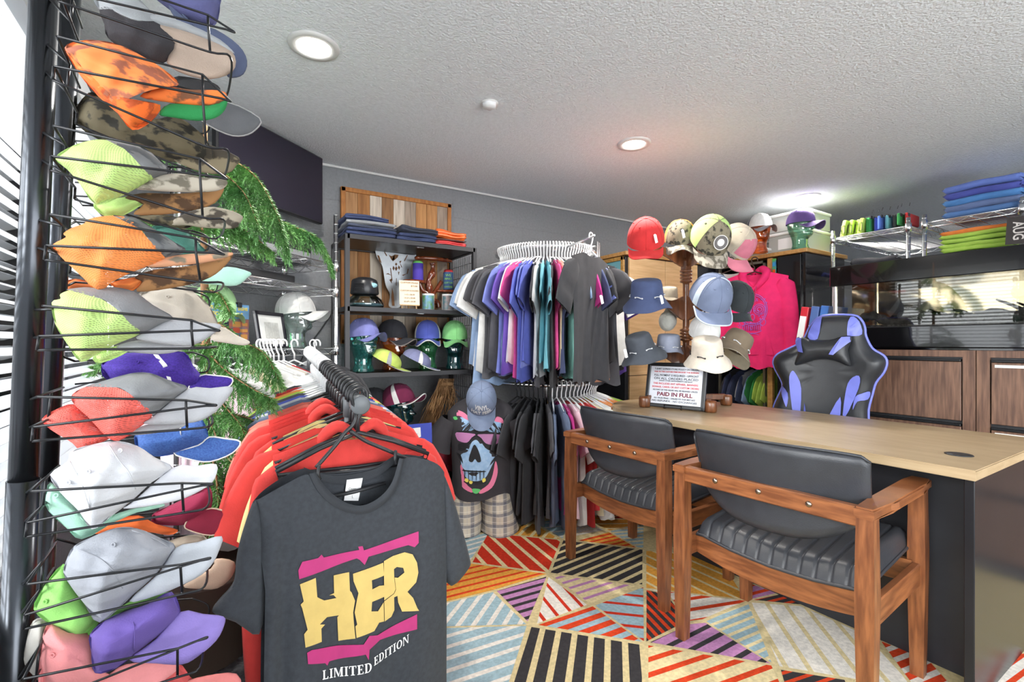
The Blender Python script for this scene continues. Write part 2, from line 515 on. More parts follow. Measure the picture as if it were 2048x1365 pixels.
# ---------------------------------------------------------------- armchairs
TEAK = wood('teak', (138, 86, 52), (98, 56, 33), 7, (9, 9, 1.2), .38, .15)
TEAK_H = wood('teak rail', (144, 90, 54), (104, 60, 35), 7, (1.2, 1.2, 9), .38, .15)
LEATHER = mat('black leather', (50, 52, 57), .40, noise=.2, nscale=14, bump=.15, bscale=260)
BRASS = mat('bolt steel', (150, 140, 128), .3, 1)
HWD = .292
def armchair(label, loc, rz, dep):
    t = thing('armchair', label, 'chair', loc, rz, 'teak armchairs at the desk')
    def leg(x, y, top, lean):
        bm = bmesh.new()
        for z0, z1, s0, s1 in ((0, .30, .036, .046), (.30, .40, .046, .048), (.40, top, .048, .042)):
            a = [Vector((x + sx * s0 / 2 + lean * (.4 - z0), y + sy * s0 / 2, z0)) for sx, sy in ((-1, -1), (1, -1), (1, 1), (-1, 1))]
            b = [Vector((x + sx * s1 / 2 + lean * (.4 - z1), y + sy * s1 / 2, z1)) for sx, sy in ((-1, -1), (1, -1), (1, 1), (-1, 1))]
            A = [bm.verts.new(v) for v in a]; B = [bm.verts.new(v) for v in b]
            for k in range(4): bm.faces.new((A[k], A[(k + 1) % 4], B[(k + 1) % 4], B[k]))
            bm.faces.new(A); bm.faces.new(B)
        bmesh.ops.remove_doubles(bm, verts=bm.verts, dist=.0001)
        finish('leg', bm, TEAK, t)
    for s in (-1, 1):
        leg(0, s * HWD, .625, 0)
        leg(dep, s * HWD, .625, 0)
        bm = bmesh.new()                      # arm: flat board, wider in the middle, notch at the front
        o = [(-.028, -.024), (-.028, .024), (.10, .026), (.14, .035), (dep - .09, .036), (dep - .05, .028), (dep + .03, .028), (dep + .03, -.028), (dep - .05, -.03), (.10, -.026)]
        prism(bm, [(x, s * (HWD + y * s * s)) for x, y in o] if s > 0 else [(x, -HWD - y) for x, y in o], .032, Matrix.Translation((0, 0, .622)), bev=.005)
        finish('arm_rest', bm, TEAK_H, t)
        bm = bmesh.new(); box2(bm, (.0, s * HWD - .011, .305), (dep, s * HWD + .011, .378), bev=.003)
        finish('side_rail', bm, TEAK_H, t)
    bm = bmesh.new(); box2(bm, (-.018, -HWD, .594), (.012, HWD, .65), bev=.004); ob = finish('back_rail', bm, TEAK_H, t)
    for y in (-.15, 0, .15):
        bm = bmesh.new(); lathe(bm, [(.009, 0), (.009, .003), (.006, .006), (0, .0065)], 14, (-.018, y, .625), M=Matrix.Rotation(-PI / 2, 3, 'Y'))
        finish('bolt', bm, BRASS, ob)
    for x, dip in ((.085, .035), (dep - .02, .01)):  # curved cross rails under the seat
        bm = bmesh.new()
        def rail(u, v):
            y = (u * 2 - 1) * (HWD - .01)
            a = v * 2 * PI
            cz = .345 - dip * (1 - (2 * u - 1) ** 2)
            q = [(-.012, .04), (.012, .04), (.012, -.035), (-.012, -.035), (-.012, .04)][int(round(v * 4)) % 5]
            return Vector((x + q[0], y, cz + q[1]))
        grid(bm, rail, 16, 4, smooth=False)
        finish('seat_rail', bm, TEAK_H, t)
    bm = bmesh.new()                          # channelled cushion
    def cush(u, v):
        y = (u * 2 - 1) * .268
        x = .055 + v * (dep - .02)
        ex = min(v, 1 - v) / .09; ey = min(u, 1 - u) / .06
        e = math.sqrt(max(0, 1 - (1 - min(1, ex)) ** 2)) * math.sqrt(max(0, 1 - (1 - min(1, ey)) ** 2))
        ch = 1 - math.exp(-(abs(math.sin(PI * 12 * u)) / .30) ** 2)
        sag = -.028 * (1 - (2 * u - 1) ** 2) * (1 - v) ** 2
        return Vector((x, y, .398 + .056 * e + .0075 * ch * e - .012 * (1 - v) + sag + .02 * v))
    grid(bm, cush, 192, 20)
    def under(u, v):
        y = (u * 2 - 1) * .268
        x = .055 + v * (dep - .02)
        sag = -.028 * (1 - (2 * u - 1) ** 2) * (1 - v) ** 2
        return Vector((x, y, .398 - .012 * (1 - v) + sag + .02 * v - .024 * min(1, min(u, 1 - u) / .05) * min(1, min(v, 1 - v) / .07)))
    grid(bm, under, 40, 10)
    cu = finish('seat_cushion', bm, LEATHER, t, True)
    bm = bmesh.new()
    ring = []
    for k in range(80):
        s = k / 80 * 4
        q = [(s, 0), (1, s - 1), (3 - s, 1), (0, 4 - s)][int(s)]
        p = cush(min(.999, max(.001, q[0])), min(.999, max(.001, q[1])))
        ring.append(p + Vector((0, 0, -.004)))
    tube(bm, ring, .006, 6, closed=True)
    finish('piping', bm, LEATHER, cu)
    bm = bmesh.new()                          # curved back pad, straight top, bowed bottom
    def back(u, v, side):
        y = (u * 2 - 1)
        w = .268 + .012 * v
        top, bot = .788 - .012 * y ** 4 - .05 * max(0, abs(y) - .955) / .045 * .3, .488 + .10 * abs(y) ** 3
        z = bot + (top - bot) * v
        cx = .018 + .055 * (1 - y * y) * 0 + .05 * (y * y) - .018 * (1 - y * y) - .05 * max(0, v - .3)
        e = math.sqrt(max(0, 1 - (1 - min(1, min(u, 1 - u) / .05)) ** 2)) * math.sqrt(max(0, 1 - (1 - min(1, min(v, 1 - v) / .08)) ** 2))
        return Vector((cx + .03 + side * (.006 + .014 * e), y * w, z))
    for sd in (-1, 1): grid(bm, lambda u, v: back(u, v, sd), 36, 16)
    bmesh.ops.remove_doubles(bm, verts=bm.verts, dist=.0005)
    for sgn in (0, 1):
        pass
    bmesh.ops.bridge_loops(bm, edges=[e for e in bm.edges if len(e.link_faces) == 1])
    bp = finish('back_pad', bm, LEATHER, t, True)
    bm = bmesh.new()
    tube(bm, [back(k / 30, .99, -1) + Vector((.004, 0, .003)) for k in range(31)] + [back(.995, 1 - k / 12, -1) for k in range(1, 13)], .0045, 6)
    finish('piping', bm, LEATHER, bp)
    return t
armchair('nearer teak armchair with black leather pad, in front by the desk corner', (1.517, .905, .012), math.radians(4.5), .46)
armchair('farther teak armchair with black leather pad, beside the round clothes rack', (1.572, 1.653, .012), math.radians(2.5), .465)
# ---------------------------------------------------------------- rug
RZ = .012
def clip(poly, n, d):                  # keep the side n.p <= d
    out = []
    for i in range(len(poly)):
        a, b = poly[i - 1], poly[i]
        da, db = n[0] * a[0] + n[1] * a[1] - d, n[0] * b[0] + n[1] * b[1] - d
        if da * db < 0:
            t = da / (da - db)
            out.append((a[0] + (b[0] - a[0]) * t, a[1] + (b[1] - a[1]) * t))
        if db <= 0: out.append(b)
    return out
def pile(name, c):
    return mat('rug ' + name, c, .95, noise=.22, nscale=70, bump=.7, bscale=420, spec=.1)
RUGC = {'base': pile('beige', (222, 204, 156)), 'red': pile('red', (208, 58, 38)), 'white': pile('white', (236, 230, 220)), 'black': pile('black', (62, 60, 62)),
        'gold': pile('gold', (232, 166, 72)), 'blue': pile('blue', (164, 192, 202)), 'purple': pile('mauve', (194, 138, 186)), 'cream': pile('cream', (236, 218, 170)),
        'scarlet': pile('scarlet', (222, 74, 40)), 'edge': pile('black binding', (34, 34, 36))}
RN = list(RUGC)
C5 = lambda p: (880 + p[0] / 2.844, 980 + p[1] / 2.844)
C4 = lambda p: (1100 + p[0] / 2.160, 780 + p[1] / 2.160)
def G(p):
    q = on_floor(p[0], p[1], RZ)
    return (q.x, q.y)
RUG = [  # base, stripe, outline, one stripe (two points), a point on the next stripe, stripe half width
    ('red', 'cream', C5, [(270, 245), (695, 285), (620, 475), (175, 415)], ((300, 275), (500, 460)), (420, 300), .011),
    ('black', 'base', C5, [(695, 285), (1160, 340), (1160, 545), (620, 475)], ((650, 408), (900, 312)), (660, 445), .010),
    ('gold', 'cream', C5, [(1165, 345), (1400, 352), (1640, 455), (1750, 630), (1165, 562)], ((1170, 420), (1560, 610)), (1170, 470), .008),
    ('gold', 'scarlet', C5, [(960, 238), (1125, 332), (780, 290)], ((820, 285), (975, 250)), (880, 292), .009),
    ('white', 'cream', C5, [(790, 165), (945, 230), (720, 275)], ((745, 262), (905, 215)), (760, 235), .003),
    ('blue', 'cream', C5, [(960, 235), (1160, 190), (1160, 336), (1125, 332)], ((985, 245), (1160, 232)), (1010, 262), .008),
    ('gold', 'cream', C5, [(790, 150), (1115, 172), (1160, 190), (960, 235)], ((840, 170), (1010, 168)), (900, 195), .009),
    ('red', 'cream', C5, [(790, 148), (800, 120), (940, 92), (1120, 170)], ((800, 140), (960, 105)), (880, 150), .009),
    ('blue', 'white', C5, [(540, 190), (745, 148), (700, 282)], ((600, 190), (735, 175)), (620, 215), .009),
    ('gold', 'cream', C5, [(285, 243), (530, 190), (690, 283)], ((385, 250), (430, 208)), (450, 258), .010),
    ('blue', 'white', C5, [(-100, 300), (285, 243), (175, 412), (-200, 478)], ((130, 300), (270, 262)), (130, 325), .009),
    ('gold', 'scarlet', C5, [(175, 415), (620, 478), (310, 575), (-300, 720), (-200, 480)], ((-40, 560), (250, 490)), (-40, 595), .008),
    ('purple', 'black', C5, [(310, 575), (612, 490), (500, 758)], ((380, 632), (600, 570)), (410, 665), .010),
    ('blue', 'white', C5, [(310, 578), (505, 768), (-300, 790), (-300, 722)], ((240, 700), (310, 600)), (310, 720), .010),
    ('blue', 'white', C5, [(-300, 792), (505, 770), (400, 1120), (-300, 1120)], ((140, 930), (480, 822)), (140, 1000), .010),
    ('white', 'red', C5, [(615, 492), (850, 657), (545, 770)], ((600, 530), (740, 690)), (660, 505), .008),
    ('cream', 'purple', C5, [(620, 480), (1130, 548), (850, 655)], ((740, 560), (900, 510)), (780, 590), .009),
    ('blue', 'red', C5, [(1160, 550), (1165, 872), (870, 657)], ((940, 640), (1160, 662)), (960, 700), .009),
    ('scarlet', 'blue', C5, [(870, 657), (1165, 872), (545, 770)], ((640, 780), (900, 690)), (760, 800), .014),
    ('black', 'base', C5, [(510, 775), (1165, 882), (1165, 1120), (400, 1120)], ((510, 1090), (585, 790)), (620, 1090), .011),
    ('scarlet', 'black', C5, [(1170, 565), (1290, 590), (1415, 755), (1170, 872)], ((1180, 690), (1300, 815)), (1180, 742), .009),
    ('white', 'scarlet', C5, [(1170, 562), (1750, 632), (1500, 745), (1415, 755), (1290, 590)], ((1300, 640), (1560, 600)), (1380, 690), .011),
    ('purple', 'black', C5, [(1180, 870), (1415, 757), (1510, 750), (1900, 998)], ((1300, 890), (1480, 800)), (1430, 910), .010),
    ('cream', 'scarlet', C5, [(1170, 880), (1900, 1000), (1960, 1120), (1170, 1120)], ((1180, 970), (1400, 900)), (1190, 1055), .011),
    ('blue', 'cream', C5, [(1500, 747), (1752, 635), (1895, 995)], ((1640, 830), (1810, 760)), (1690, 862), .007),
    ('white', 'base', C4, [(862, 915), (1080, 930), (1420, 1080), (1580, 1300), (985, 1200)], ((960, 960), (1110, 1190)), (1040, 960), .009),
    ('scarlet', 'black', C4, [(985, 1203), (1280, 1250), (1350, 1420), (1050, 1420)], ((1000, 1250), (1150, 1200)), (1080, 1270), .012),
    ('purple', 'scarlet', C4, [(820, 820), (990, 880), (870, 908)], ((850, 850), (930, 830)), (880, 880), .010),
    ('scarlet', 'white', C4, [(1420, 1080), (1640, 1165), (1760, 1300), (1580, 1300)], ((1540, 1210), (1640, 1170)), (1580, 1260), .010),
    ('scarlet', 'black', C4, [(870, 908), (990, 880), (1120, 930), (1080, 930)], ((900, 915), (1000, 890)), (960, 925), .010),
    ('scarlet', 'white', C4, [(1840, 1160), (2100, 1130), (2100, 1380), (1840, 1380)], ((1880, 1300), (2048, 1180)), (1960, 1330), .012),
]
bm = bmesh.new()
RX0, RX1, RY0, RY1 = .42, 3.2, -.4, 2.53
box2(bm, (RX0, RY0, .001), (RX1, RY1, RZ - .001), mi=RN.index('edge'))
def face(poly, c, z=RZ):
    if len(poly) < 3: return
    vs = [bm.verts.new((x, y, z)) for x, y in poly]
    try:
        f = bm.faces.new(vs)
        f.material_index = RN.index(c)
        if f.normal.z < 0: f.normal_flip()
    except ValueError: pass
face([(RX0 + .03, RY0 + .03), (RX1 - .03, RY0 + .03), (RX1 - .03, RY1 - .035), (RX0 + .03, RY1 - .035)], 'base', RZ - .0006)
for base, stripe, C, out, ln, nx, hw in RUG:
    poly = [G(C(p)) for p in out]
    for n, d in (((1, 0), RX1 - .03), ((-1, 0), -RX0 - .03), ((0, 1), RY1 - .035), ((0, -1), -RY0 - .03)): poly = clip(poly, n, d)
    if len(poly) < 3: continue
    cx, cy = sum(p[0] for p in poly) / len(poly), sum(p[1] for p in poly) / len(poly)
    shr = []
    for x, y in poly:
        L = math.hypot(x - cx, y - cy)
        k = max(0, 1 - .010 / L)
        shr.append((cx + (x - cx) * k, cy + (y - cy) * k))
    poly = shr
    a, b, c = G(C(ln[0])), G(C(ln[1])), G(C(nx))
    dx, dy = b[0] - a[0], b[1] - a[1]
    L = math.hypot(dx, dy)
    n = (-dy / L, dx / L)
    d0 = n[0] * a[0] + n[1] * a[1]
    sp = abs(n[0] * c[0] + n[1] * c[1] - d0)
    sp = max(sp, .035)
    lo = min(n[0] * p[0] + n[1] * p[1] for p in poly)
    hi = max(n[0] * p[0] + n[1] * p[1] for p in poly)
    k = math.floor((lo - d0) / sp) - 1
    cur = lo - 1
    while d0 + k * sp < hi + sp:
        s0, s1 = d0 + k * sp - hw, d0 + k * sp + hw
        face(clip(clip(poly, n, s0), (-n[0], -n[1]), -cur), base)
        face(clip(clip(poly, n, s1), (-n[0], -n[1]), -s0), stripe)
        cur = s1
        k += 1
rug = finish('rug', bm, [RUGC[k] for k in RN])
tag(rug, 'multicoloured rug patterned with striped triangles, under the armchairs and desk', 'rug')
# ---------------------------------------------------------------- filing cabinets under the fireplace
WALNUT = wood('walnut laminate', (112, 84, 68), (78, 56, 46), 5, (14, 14, 1.2), .45)
FXF, FXB = 3.33, 3.80
def file_cabinet(label, y0, y1, strips):
    t = thing('filing_cabinet', label, 'cabinet', ((FXF + FXB) / 2, (y0 + y1) / 2, 0), group='walnut filing cabinets')
    ox, oy = (FXF + FXB) / 2, (y0 + y1) / 2
    bm = bmesh.new()
    box2(bm, (FXF - ox, y0 - oy, 0), (FXB - ox, y0 + .05 - oy, 1.08))
    box2(bm, (FXF - ox, y1 - .05 - oy, 0), (FXB - ox, y1 - oy, 1.08))
    box2(bm, (FXF - ox, y0 + .05 - oy, 1.045), (FXB - ox, y1 - .05 - oy, 1.08))
    box2(bm, (FXF + .02 - ox, y0 + .05 - oy, 0), (FXB - ox, y1 - .05 - oy, 1.045), mi=1)
    finish('carcass', bm, [WALNUT, BLACK_PL], t)
    for i in range(3):
        z1 = 1.02 - i * .34
        bm = bmesh.new(); box2(bm, (FXF - .006 - ox, y0 + .056 - oy, z1 - .31), (FXF + .02 - ox, y1 - .056 - oy, z1), bev=.002)
        d = finish('drawer', bm, WALNUT, t)
        bm = bmesh.new(); box2(bm, (FXF - .012 - ox, y0 + .056 - oy, z1 + .002), (FXF + .018 - ox, y1 - .056 - oy, z1 + .014), bev=.002)
        finish('handle', bm, BLACK_METAL, d)
        if strips:
            bm = bmesh.new(); bx(bm, (FXF - .008 - ox, y1 - .13 - oy, z1 - .018), (.004, .12, .014))
            finish('label_holder', bm, mat('label strip', (205, 205, 200), .5), d)
    return t
yb = on_x(1951, 700, FXF).y
file_cabinet('brown walnut-grain filing cabinet directly behind the gaming chair', yb, yb + .92, False)
file_cabinet('walnut-grain filing cabinet with pale label strips at the right edge', yb - .925, yb - .004, True)
# ---------------------------------------------------------------- long electric fireplace on the cabinets
FY0, FY1 = yb - .92, on_x(1659, 600, FXF).y
GLOSSB = mat('glossy black', (12, 12, 14), .12, coat=.6)
t = thing('fireplace', 'long glossy black electric fireplace with a glass front and mirrored back', 'fireplace', ((FXF + FXB) / 2, (FY0 + FY1) / 2, 1.08))
ox, oy, oz = (FXF + FXB) / 2, (FY0 + FY1) / 2, 1.08
bm = bmesh.new()
ZB, ZT, ZC = 1.215 - oz, 1.475 - oz, 1.60 - oz
box2(bm, (FXF + .06 - ox, FY0 - oy, 0.001), (FXB - .1 - ox, FY1 - oy, ZB))
box2(bm, (FXF - ox, FY0 - oy, ZT), (FXB - .1 - ox, FY1 - oy, ZC), bev=.004)
box2(bm, (FXF + .3 - ox, FY0 - oy, ZB), (FXB - .1 - ox, FY1 - oy, ZT), mi=1)
finish('housing', bm, [GLOSSB, mat('bronze mirror', (176, 164, 140), .05, 1.0)], t)
bm = bmesh.new(); box2(bm, (FXF - .02 - ox, FY0 - oy, .012), (FXF + .06 - ox, FY1 - .08 - oy, ZB), bev=.006)
finish('lower_front', bm, GLOSSB, t)
bm = bmesh.new(); box2(bm, (FXF + .012 - ox, FY0 - oy, ZB), (FXF + .016 - ox, FY1 - .02 - oy, ZT))
finish('glass_front', bm, glass('clear hearth glass', (240, 238, 230), .0, .01), t)
bm = bmesh.new(); bx(bm, (FXF - .001 - ox, -.55, ZT + .035), (.003, .055, .006)); finish('badge', bm, CHROME, t)
bm = bmesh.new(); box2(bm, (FXF + .0 - ox, FY1 - .035 - oy, ZB - .03), (FXF + .02 - ox, FY1 - .02 - oy, ZT), bev=.001); finish('end_frame', bm, CHROME, t)
char = mat('charred log', (62, 62, 64), .9, c2=(30, 30, 32), nscale=30, bump=.8, bscale=60)
random.seed(3)
for i in range(8):                     # artificial logs lying behind the glass
    y = FY1 - .28 - i * .19
    bm = bmesh.new()
    p = [Vector((FXF + .10 + random.uniform(-.02, .06), y + k * .075, 1.25 + random.uniform(-.015, .025) + .02 * math.sin(k + i))) for k in range(-2, 3)]
    tube(bm, spline(p, 4), [.018 + .014 * abs(math.sin(j * 1.7 + i)) for j in range(17)], 9)
    tube(bm, spline([p[2], p[2] + Vector((.02, .05, .035)), p[2] + Vector((.0, .11, .05 + .02 * (i % 2)))], 4), [.013 - j * .001 for j in range(9)], 7)
    o = finish('artificial_log', bm, char, None, True)
    tag(o, 'charred artificial log lying behind the fireplace glass', 'log', 'artificial logs in the fireplace')
bm = bmesh.new(); box2(bm, (FXF + .02, FY0 + .01, 1.216), (FXF + .29, FY1 - .05, 1.226))
o = finish('ember_bed', bm, mat('ember bed', (88, 88, 90), .9, c2=(40, 40, 42), nscale=90, bump=1, bscale=150))
tag(o, 'bed of grey crumbled embers under the logs', 'embers', kind='stuff')
# ================================================================ repeated kinds: glass heads, caps, hats, garments, hangers
def lerp(a, b, t): return a + (b - a) * t
def interp(tab, x):
    if x <= tab[0][0]: return tab[0][1:]
    for p, q in zip(tab, tab[1:]):
        if x <= q[0]:
            t = (x - p[0]) / (q[0] - p[0])
            t = t * t * (3 - 2 * t) if len(p) > 3 else t
            return [lerp(a, b, t) for a, b in zip(p[1:], q[1:])]
    return tab[-1][1:]
HEADT = [(0, .062, -.066, .064), (.012, .06, -.064, .062), (.05, .05, -.058, .053), (.085, .05, -.062, .053), (.10, .062, -.066, .056), (.112, .085, -.07, .058), (.125, .092, -.075, .062),
         (.15, .088, -.086, .068), (.18, .087, -.095, .073), (.205, .093, -.099, .076), (.235, .09, -.099, .077), (.262, .072, -.086, .067), (.282, .042, -.056, .043), (.292, .008, -.018, .012)]
def head_bm():
    bm = bmesh.new()
    def f(u, v):
        a = 2 * PI * u
        z = .292 * v
        xf, xb, w = interp(HEADT, z)
        c, s = math.cos(a), math.sin(a)
        x = (xf if c > 0 else -xb) * math.copysign(abs(c) ** .85, c)
        y = w * math.copysign(abs(s) ** .9, s)
        if c > 0:
            g = lambda y0, z0, sy, sz: math.exp(-((y - y0) / sy) ** 2 - ((z - z0) / sz) ** 2)
            x += .028 * g(0, .163, .011, .012) + .014 * g(0, .178, .008, .016) + .009 * g(0, .1395, .02, .004) + .009 * g(0, .1315, .018, .004) - .006 * g(0, .1355, .024, .002)
            x -= .013 * (g(.03, .188, .016, .008) + g(-.03, .188, .016, .008))
            x += .006 * (g(.03, .188, .011, .005) + g(-.03, .188, .011, .005)) + .006 * (g(.03, .203, .022, .005) + g(-.03, .203, .022, .005)) + .006 * g(0, .116, .018, .007)
        e = math.exp(-((x + .008) / .013) ** 2 - ((z - .175) / .022) ** 2)
        y += math.copysign(.017 * e, y) if abs(y) > .03 else 0
        return Vector((x, y, z))
    V = grid(bm, f, 56, 60, closed_u=True)
    bm.faces.new([r[0] for r in V]); bm.faces.new([r[-1] for r in V])
    return bm
HEAD_ME = None
def head(label, m, loc, rz, sc=1.0, group=None):
    global HEAD_ME
    o = finish('glass_head', head_bm(), m, None, True)
    if HEAD_ME is None: HEAD_ME = o.data
    o.location = loc
    o.rotation_euler = (0, 0, rz)
    o.scale = (sc,) * 3
    return tag(o, label, 'display head', group)
GL_TEAL = glass('teal glass', (70, 165, 160), .13, body=.14)
GL_DTEAL = glass('dark teal glass', (40, 110, 116), .13, body=.14)
GL_GREEN = glass('green glass', (84, 190, 120), .13, body=.14)
GL_AMBER = glass('amber glass', (236, 120, 44), .13, body=.14)
GL_CLEAR = glass('pale clear glass', (206, 224, 220), .13, body=.14)
GL_LGREEN = glass('light green glass', (130, 214, 170), .13, body=.14)
A0, B0, H0 = .104, .088, .118
def crown_pt(th, v, a=A0, b=B0, h=H0):
    ph = v * PI / 2
    r = math.cos(ph) ** .82
    k = 1 - .010 * abs(math.cos(3 * th)) ** 8
    return Vector((a * math.cos(th) * r * k + .006 * (1 - v) * 0, b * math.sin(th) * r * k, h * math.sin(ph) ** .95))
def cap(name, label, cat='cap', crown=None, brim=None, back=None, edge=None, stripe=None, button=None, L=.072, droop=9.0, loc=(0, 0, 0), rot=(0, 0, 0), sc=1.0, group=None, arch=None, tilt=.12, split=1.75, zs=1.0):
    """baseball cap; rim level is local z = 0, brim points along +x"""
    t = thing(name, label, cat, loc, group=group, rot=rot)
    t.scale = (sc, sc, sc * zs)
    brim = brim or crown
    t0, t1 = (-PI, PI) if back is None else (-split, split)
    bm = bmesh.new()
    grid(bm, lambda u, v: crown_pt(lerp(t0, t1, u), v), 36, 10)
    bmesh.ops.remove_doubles(bm, verts=bm.verts, dist=.0004)
    c = finish('crown', bm, crown, t, True)
    if back is not None:
        bm = bmesh.new()
        grid(bm, lambda u, v: crown_pt(lerp(split, 2 * PI - split, u), v), 22, 10)
        bmesh.ops.remove_doubles(bm, verts=bm.verts, dist=.0004)
        finish('back_panel', bm, back, t, True)
    bm = bmesh.new()
    for th in (0, PI / 3, -PI / 3):
        tube(bm, [crown_pt(th, k / 9) * 1.004 for k in range(10)], .0012, 4)
        tube(bm, [crown_pt(th + PI, k / 9) * 1.004 for k in range(10)], .0012, 4)
    finish('seams', bm, crown, c)
    bm = bmesh.new()
    for th in (PI / 6, -PI / 6, PI / 2, -PI / 2):
        p = crown_pt(th, .62); n = Vector((p.x, p.y, p.z * .9))
        lathe(bm, [(.0015, .0015), (.0035, .002), (.0048, .0005), (.0048, -.002)], 10, p * 1.002, M=frame_of((0, 0, 0), n.orthogonal(), n).to_3x3())
    finish('eyelets', bm, crown, c)
    bm = bmesh.new()
    def br(u, v, dz=0.0):
        th = (u * 2 - 1) * 1.18
        p = Vector((A0 * math.cos(th), B0 * math.sin(th), 0))
        q = Vector((A0 * math.cos(th * .9) + L * math.cos((u * 2 - 1) * 1.35) ** .7, B0 * 1.02 * math.sin(th), 0)) if abs(u * 2 - 1) < .999 else p
        w = p.lerp(q, v)
        w.z = -droop * w.y * w.y * (w.x / A0) * .9 - tilt * (w.x - A0 * math.cos(th)) + .004 + dz
        if w.z < -.06: w.z = -.06
        return w
    grid(bm, lambda u, v: br(u, v), 24, 6)
    grid(bm, lambda u, v: br(u, v, -.0035), 24, 6)
    bmesh.ops.bridge_loops(bm, edges=[e for e in bm.edges if len(e.link_faces) == 1]) if False else None
    b = finish('brim', bm, brim, t, True)
    if edge:
        bm = bmesh.new(); tube(bm, [br(k / 28, 1, -.0015) for k in range(29)], .0035, 6)
        finish('brim_edge', bm, edge, b)
    if stripe:
        for s in (-1, 1):
            bm = bmesh.new()
            grid(bm, lambda u, v: crown_pt(s * (1.05 + .30 * u + .25 * v), v * .95) * 1.012, 3, 12)
            finish('side_stripe', bm, stripe, c, True)
    if arch:
        bm = bmesh.new()
        grid(bm, lambda u, v: crown_pt(lerp(-.95, .95, u), .06 + .02 * u + .62 * v * (1 - .25 * (2 * u - 1) ** 2)) * 1.010, 16, 8)
        finish('front_panel', bm, arch, c, True)
    bm = bmesh.new(); lathe(bm, [(.0075, 0), (.006, .003), (0, .005)], 12, (0, 0, H0 - .001)); finish('button', bm, button or crown, t)
    return t
def bucket(name, label, m, loc, rot=(0, 0, 0), sc=1.0, band=None, brimw=.044, drop=.058, group=None, inner=None, wave=.012, seed=0):
    t = thing(name, label, 'hat', loc, group=group, rot=rot)
    t.scale = (sc,) * 3
    bm = bmesh.new()
    def bc(u, v):
        a = 2 * PI * u
        r, z = interp([(0, 1, 0), (.5, .93, .072), (.68, .86, .094), (.78, .72, .102), (1, 0, .108)], v)
        k = 1 + .03 * math.sin(3 * a + seed) * v + .015 * math.sin(7 * a + 2 * seed)
        return Vector((.10 * r * k * math.cos(a), .086 * r * k * math.sin(a), z))
    grid(bm, bc, 36, 16)
    bmesh.ops.remove_doubles(bm, verts=bm.verts, dist=.0004)
    finish('crown', bm, m, t, True)
    bm = bmesh.new()
    def br(u, v, dz=0):
        a = 2 * PI * u
        r = v * brimw
        return Vector(((.10 + r) * math.cos(a), (.086 + r) * math.sin(a), .002 + dz - drop * v + wave * v * math.sin(2 * a + seed) + .004 * v * math.sin(5 * a)))
    grid(bm, lambda u, v: br(u, v), 40, 6, closed_u=True)
    grid(bm, lambda u, v: br(u, v, -.003), 40, 6, closed_u=True, mi=1)
    finish('brim', bm, [m, inner or m], t, True)
    if band:
        for a0 in (0, 1.2, 2.6, 3.9, 5.1):
            bm = bmesh.new()
            pts = [Vector((.1035 * math.cos(a0 + k * .11), .0895 * math.sin(a0 + k * .11), .014 + .003 * math.sin(k * 1.2))) for k in range(5)]
            tube(bm, pts, .0028, 6)
            for p in (pts[0], pts[-1]): bmesh.ops.create_uvsphere(bm, u_segments=8, v_segments=6, radius=.005, matrix=Matrix.Translation(p))
            finish('cord', bm, band, t)
    return t
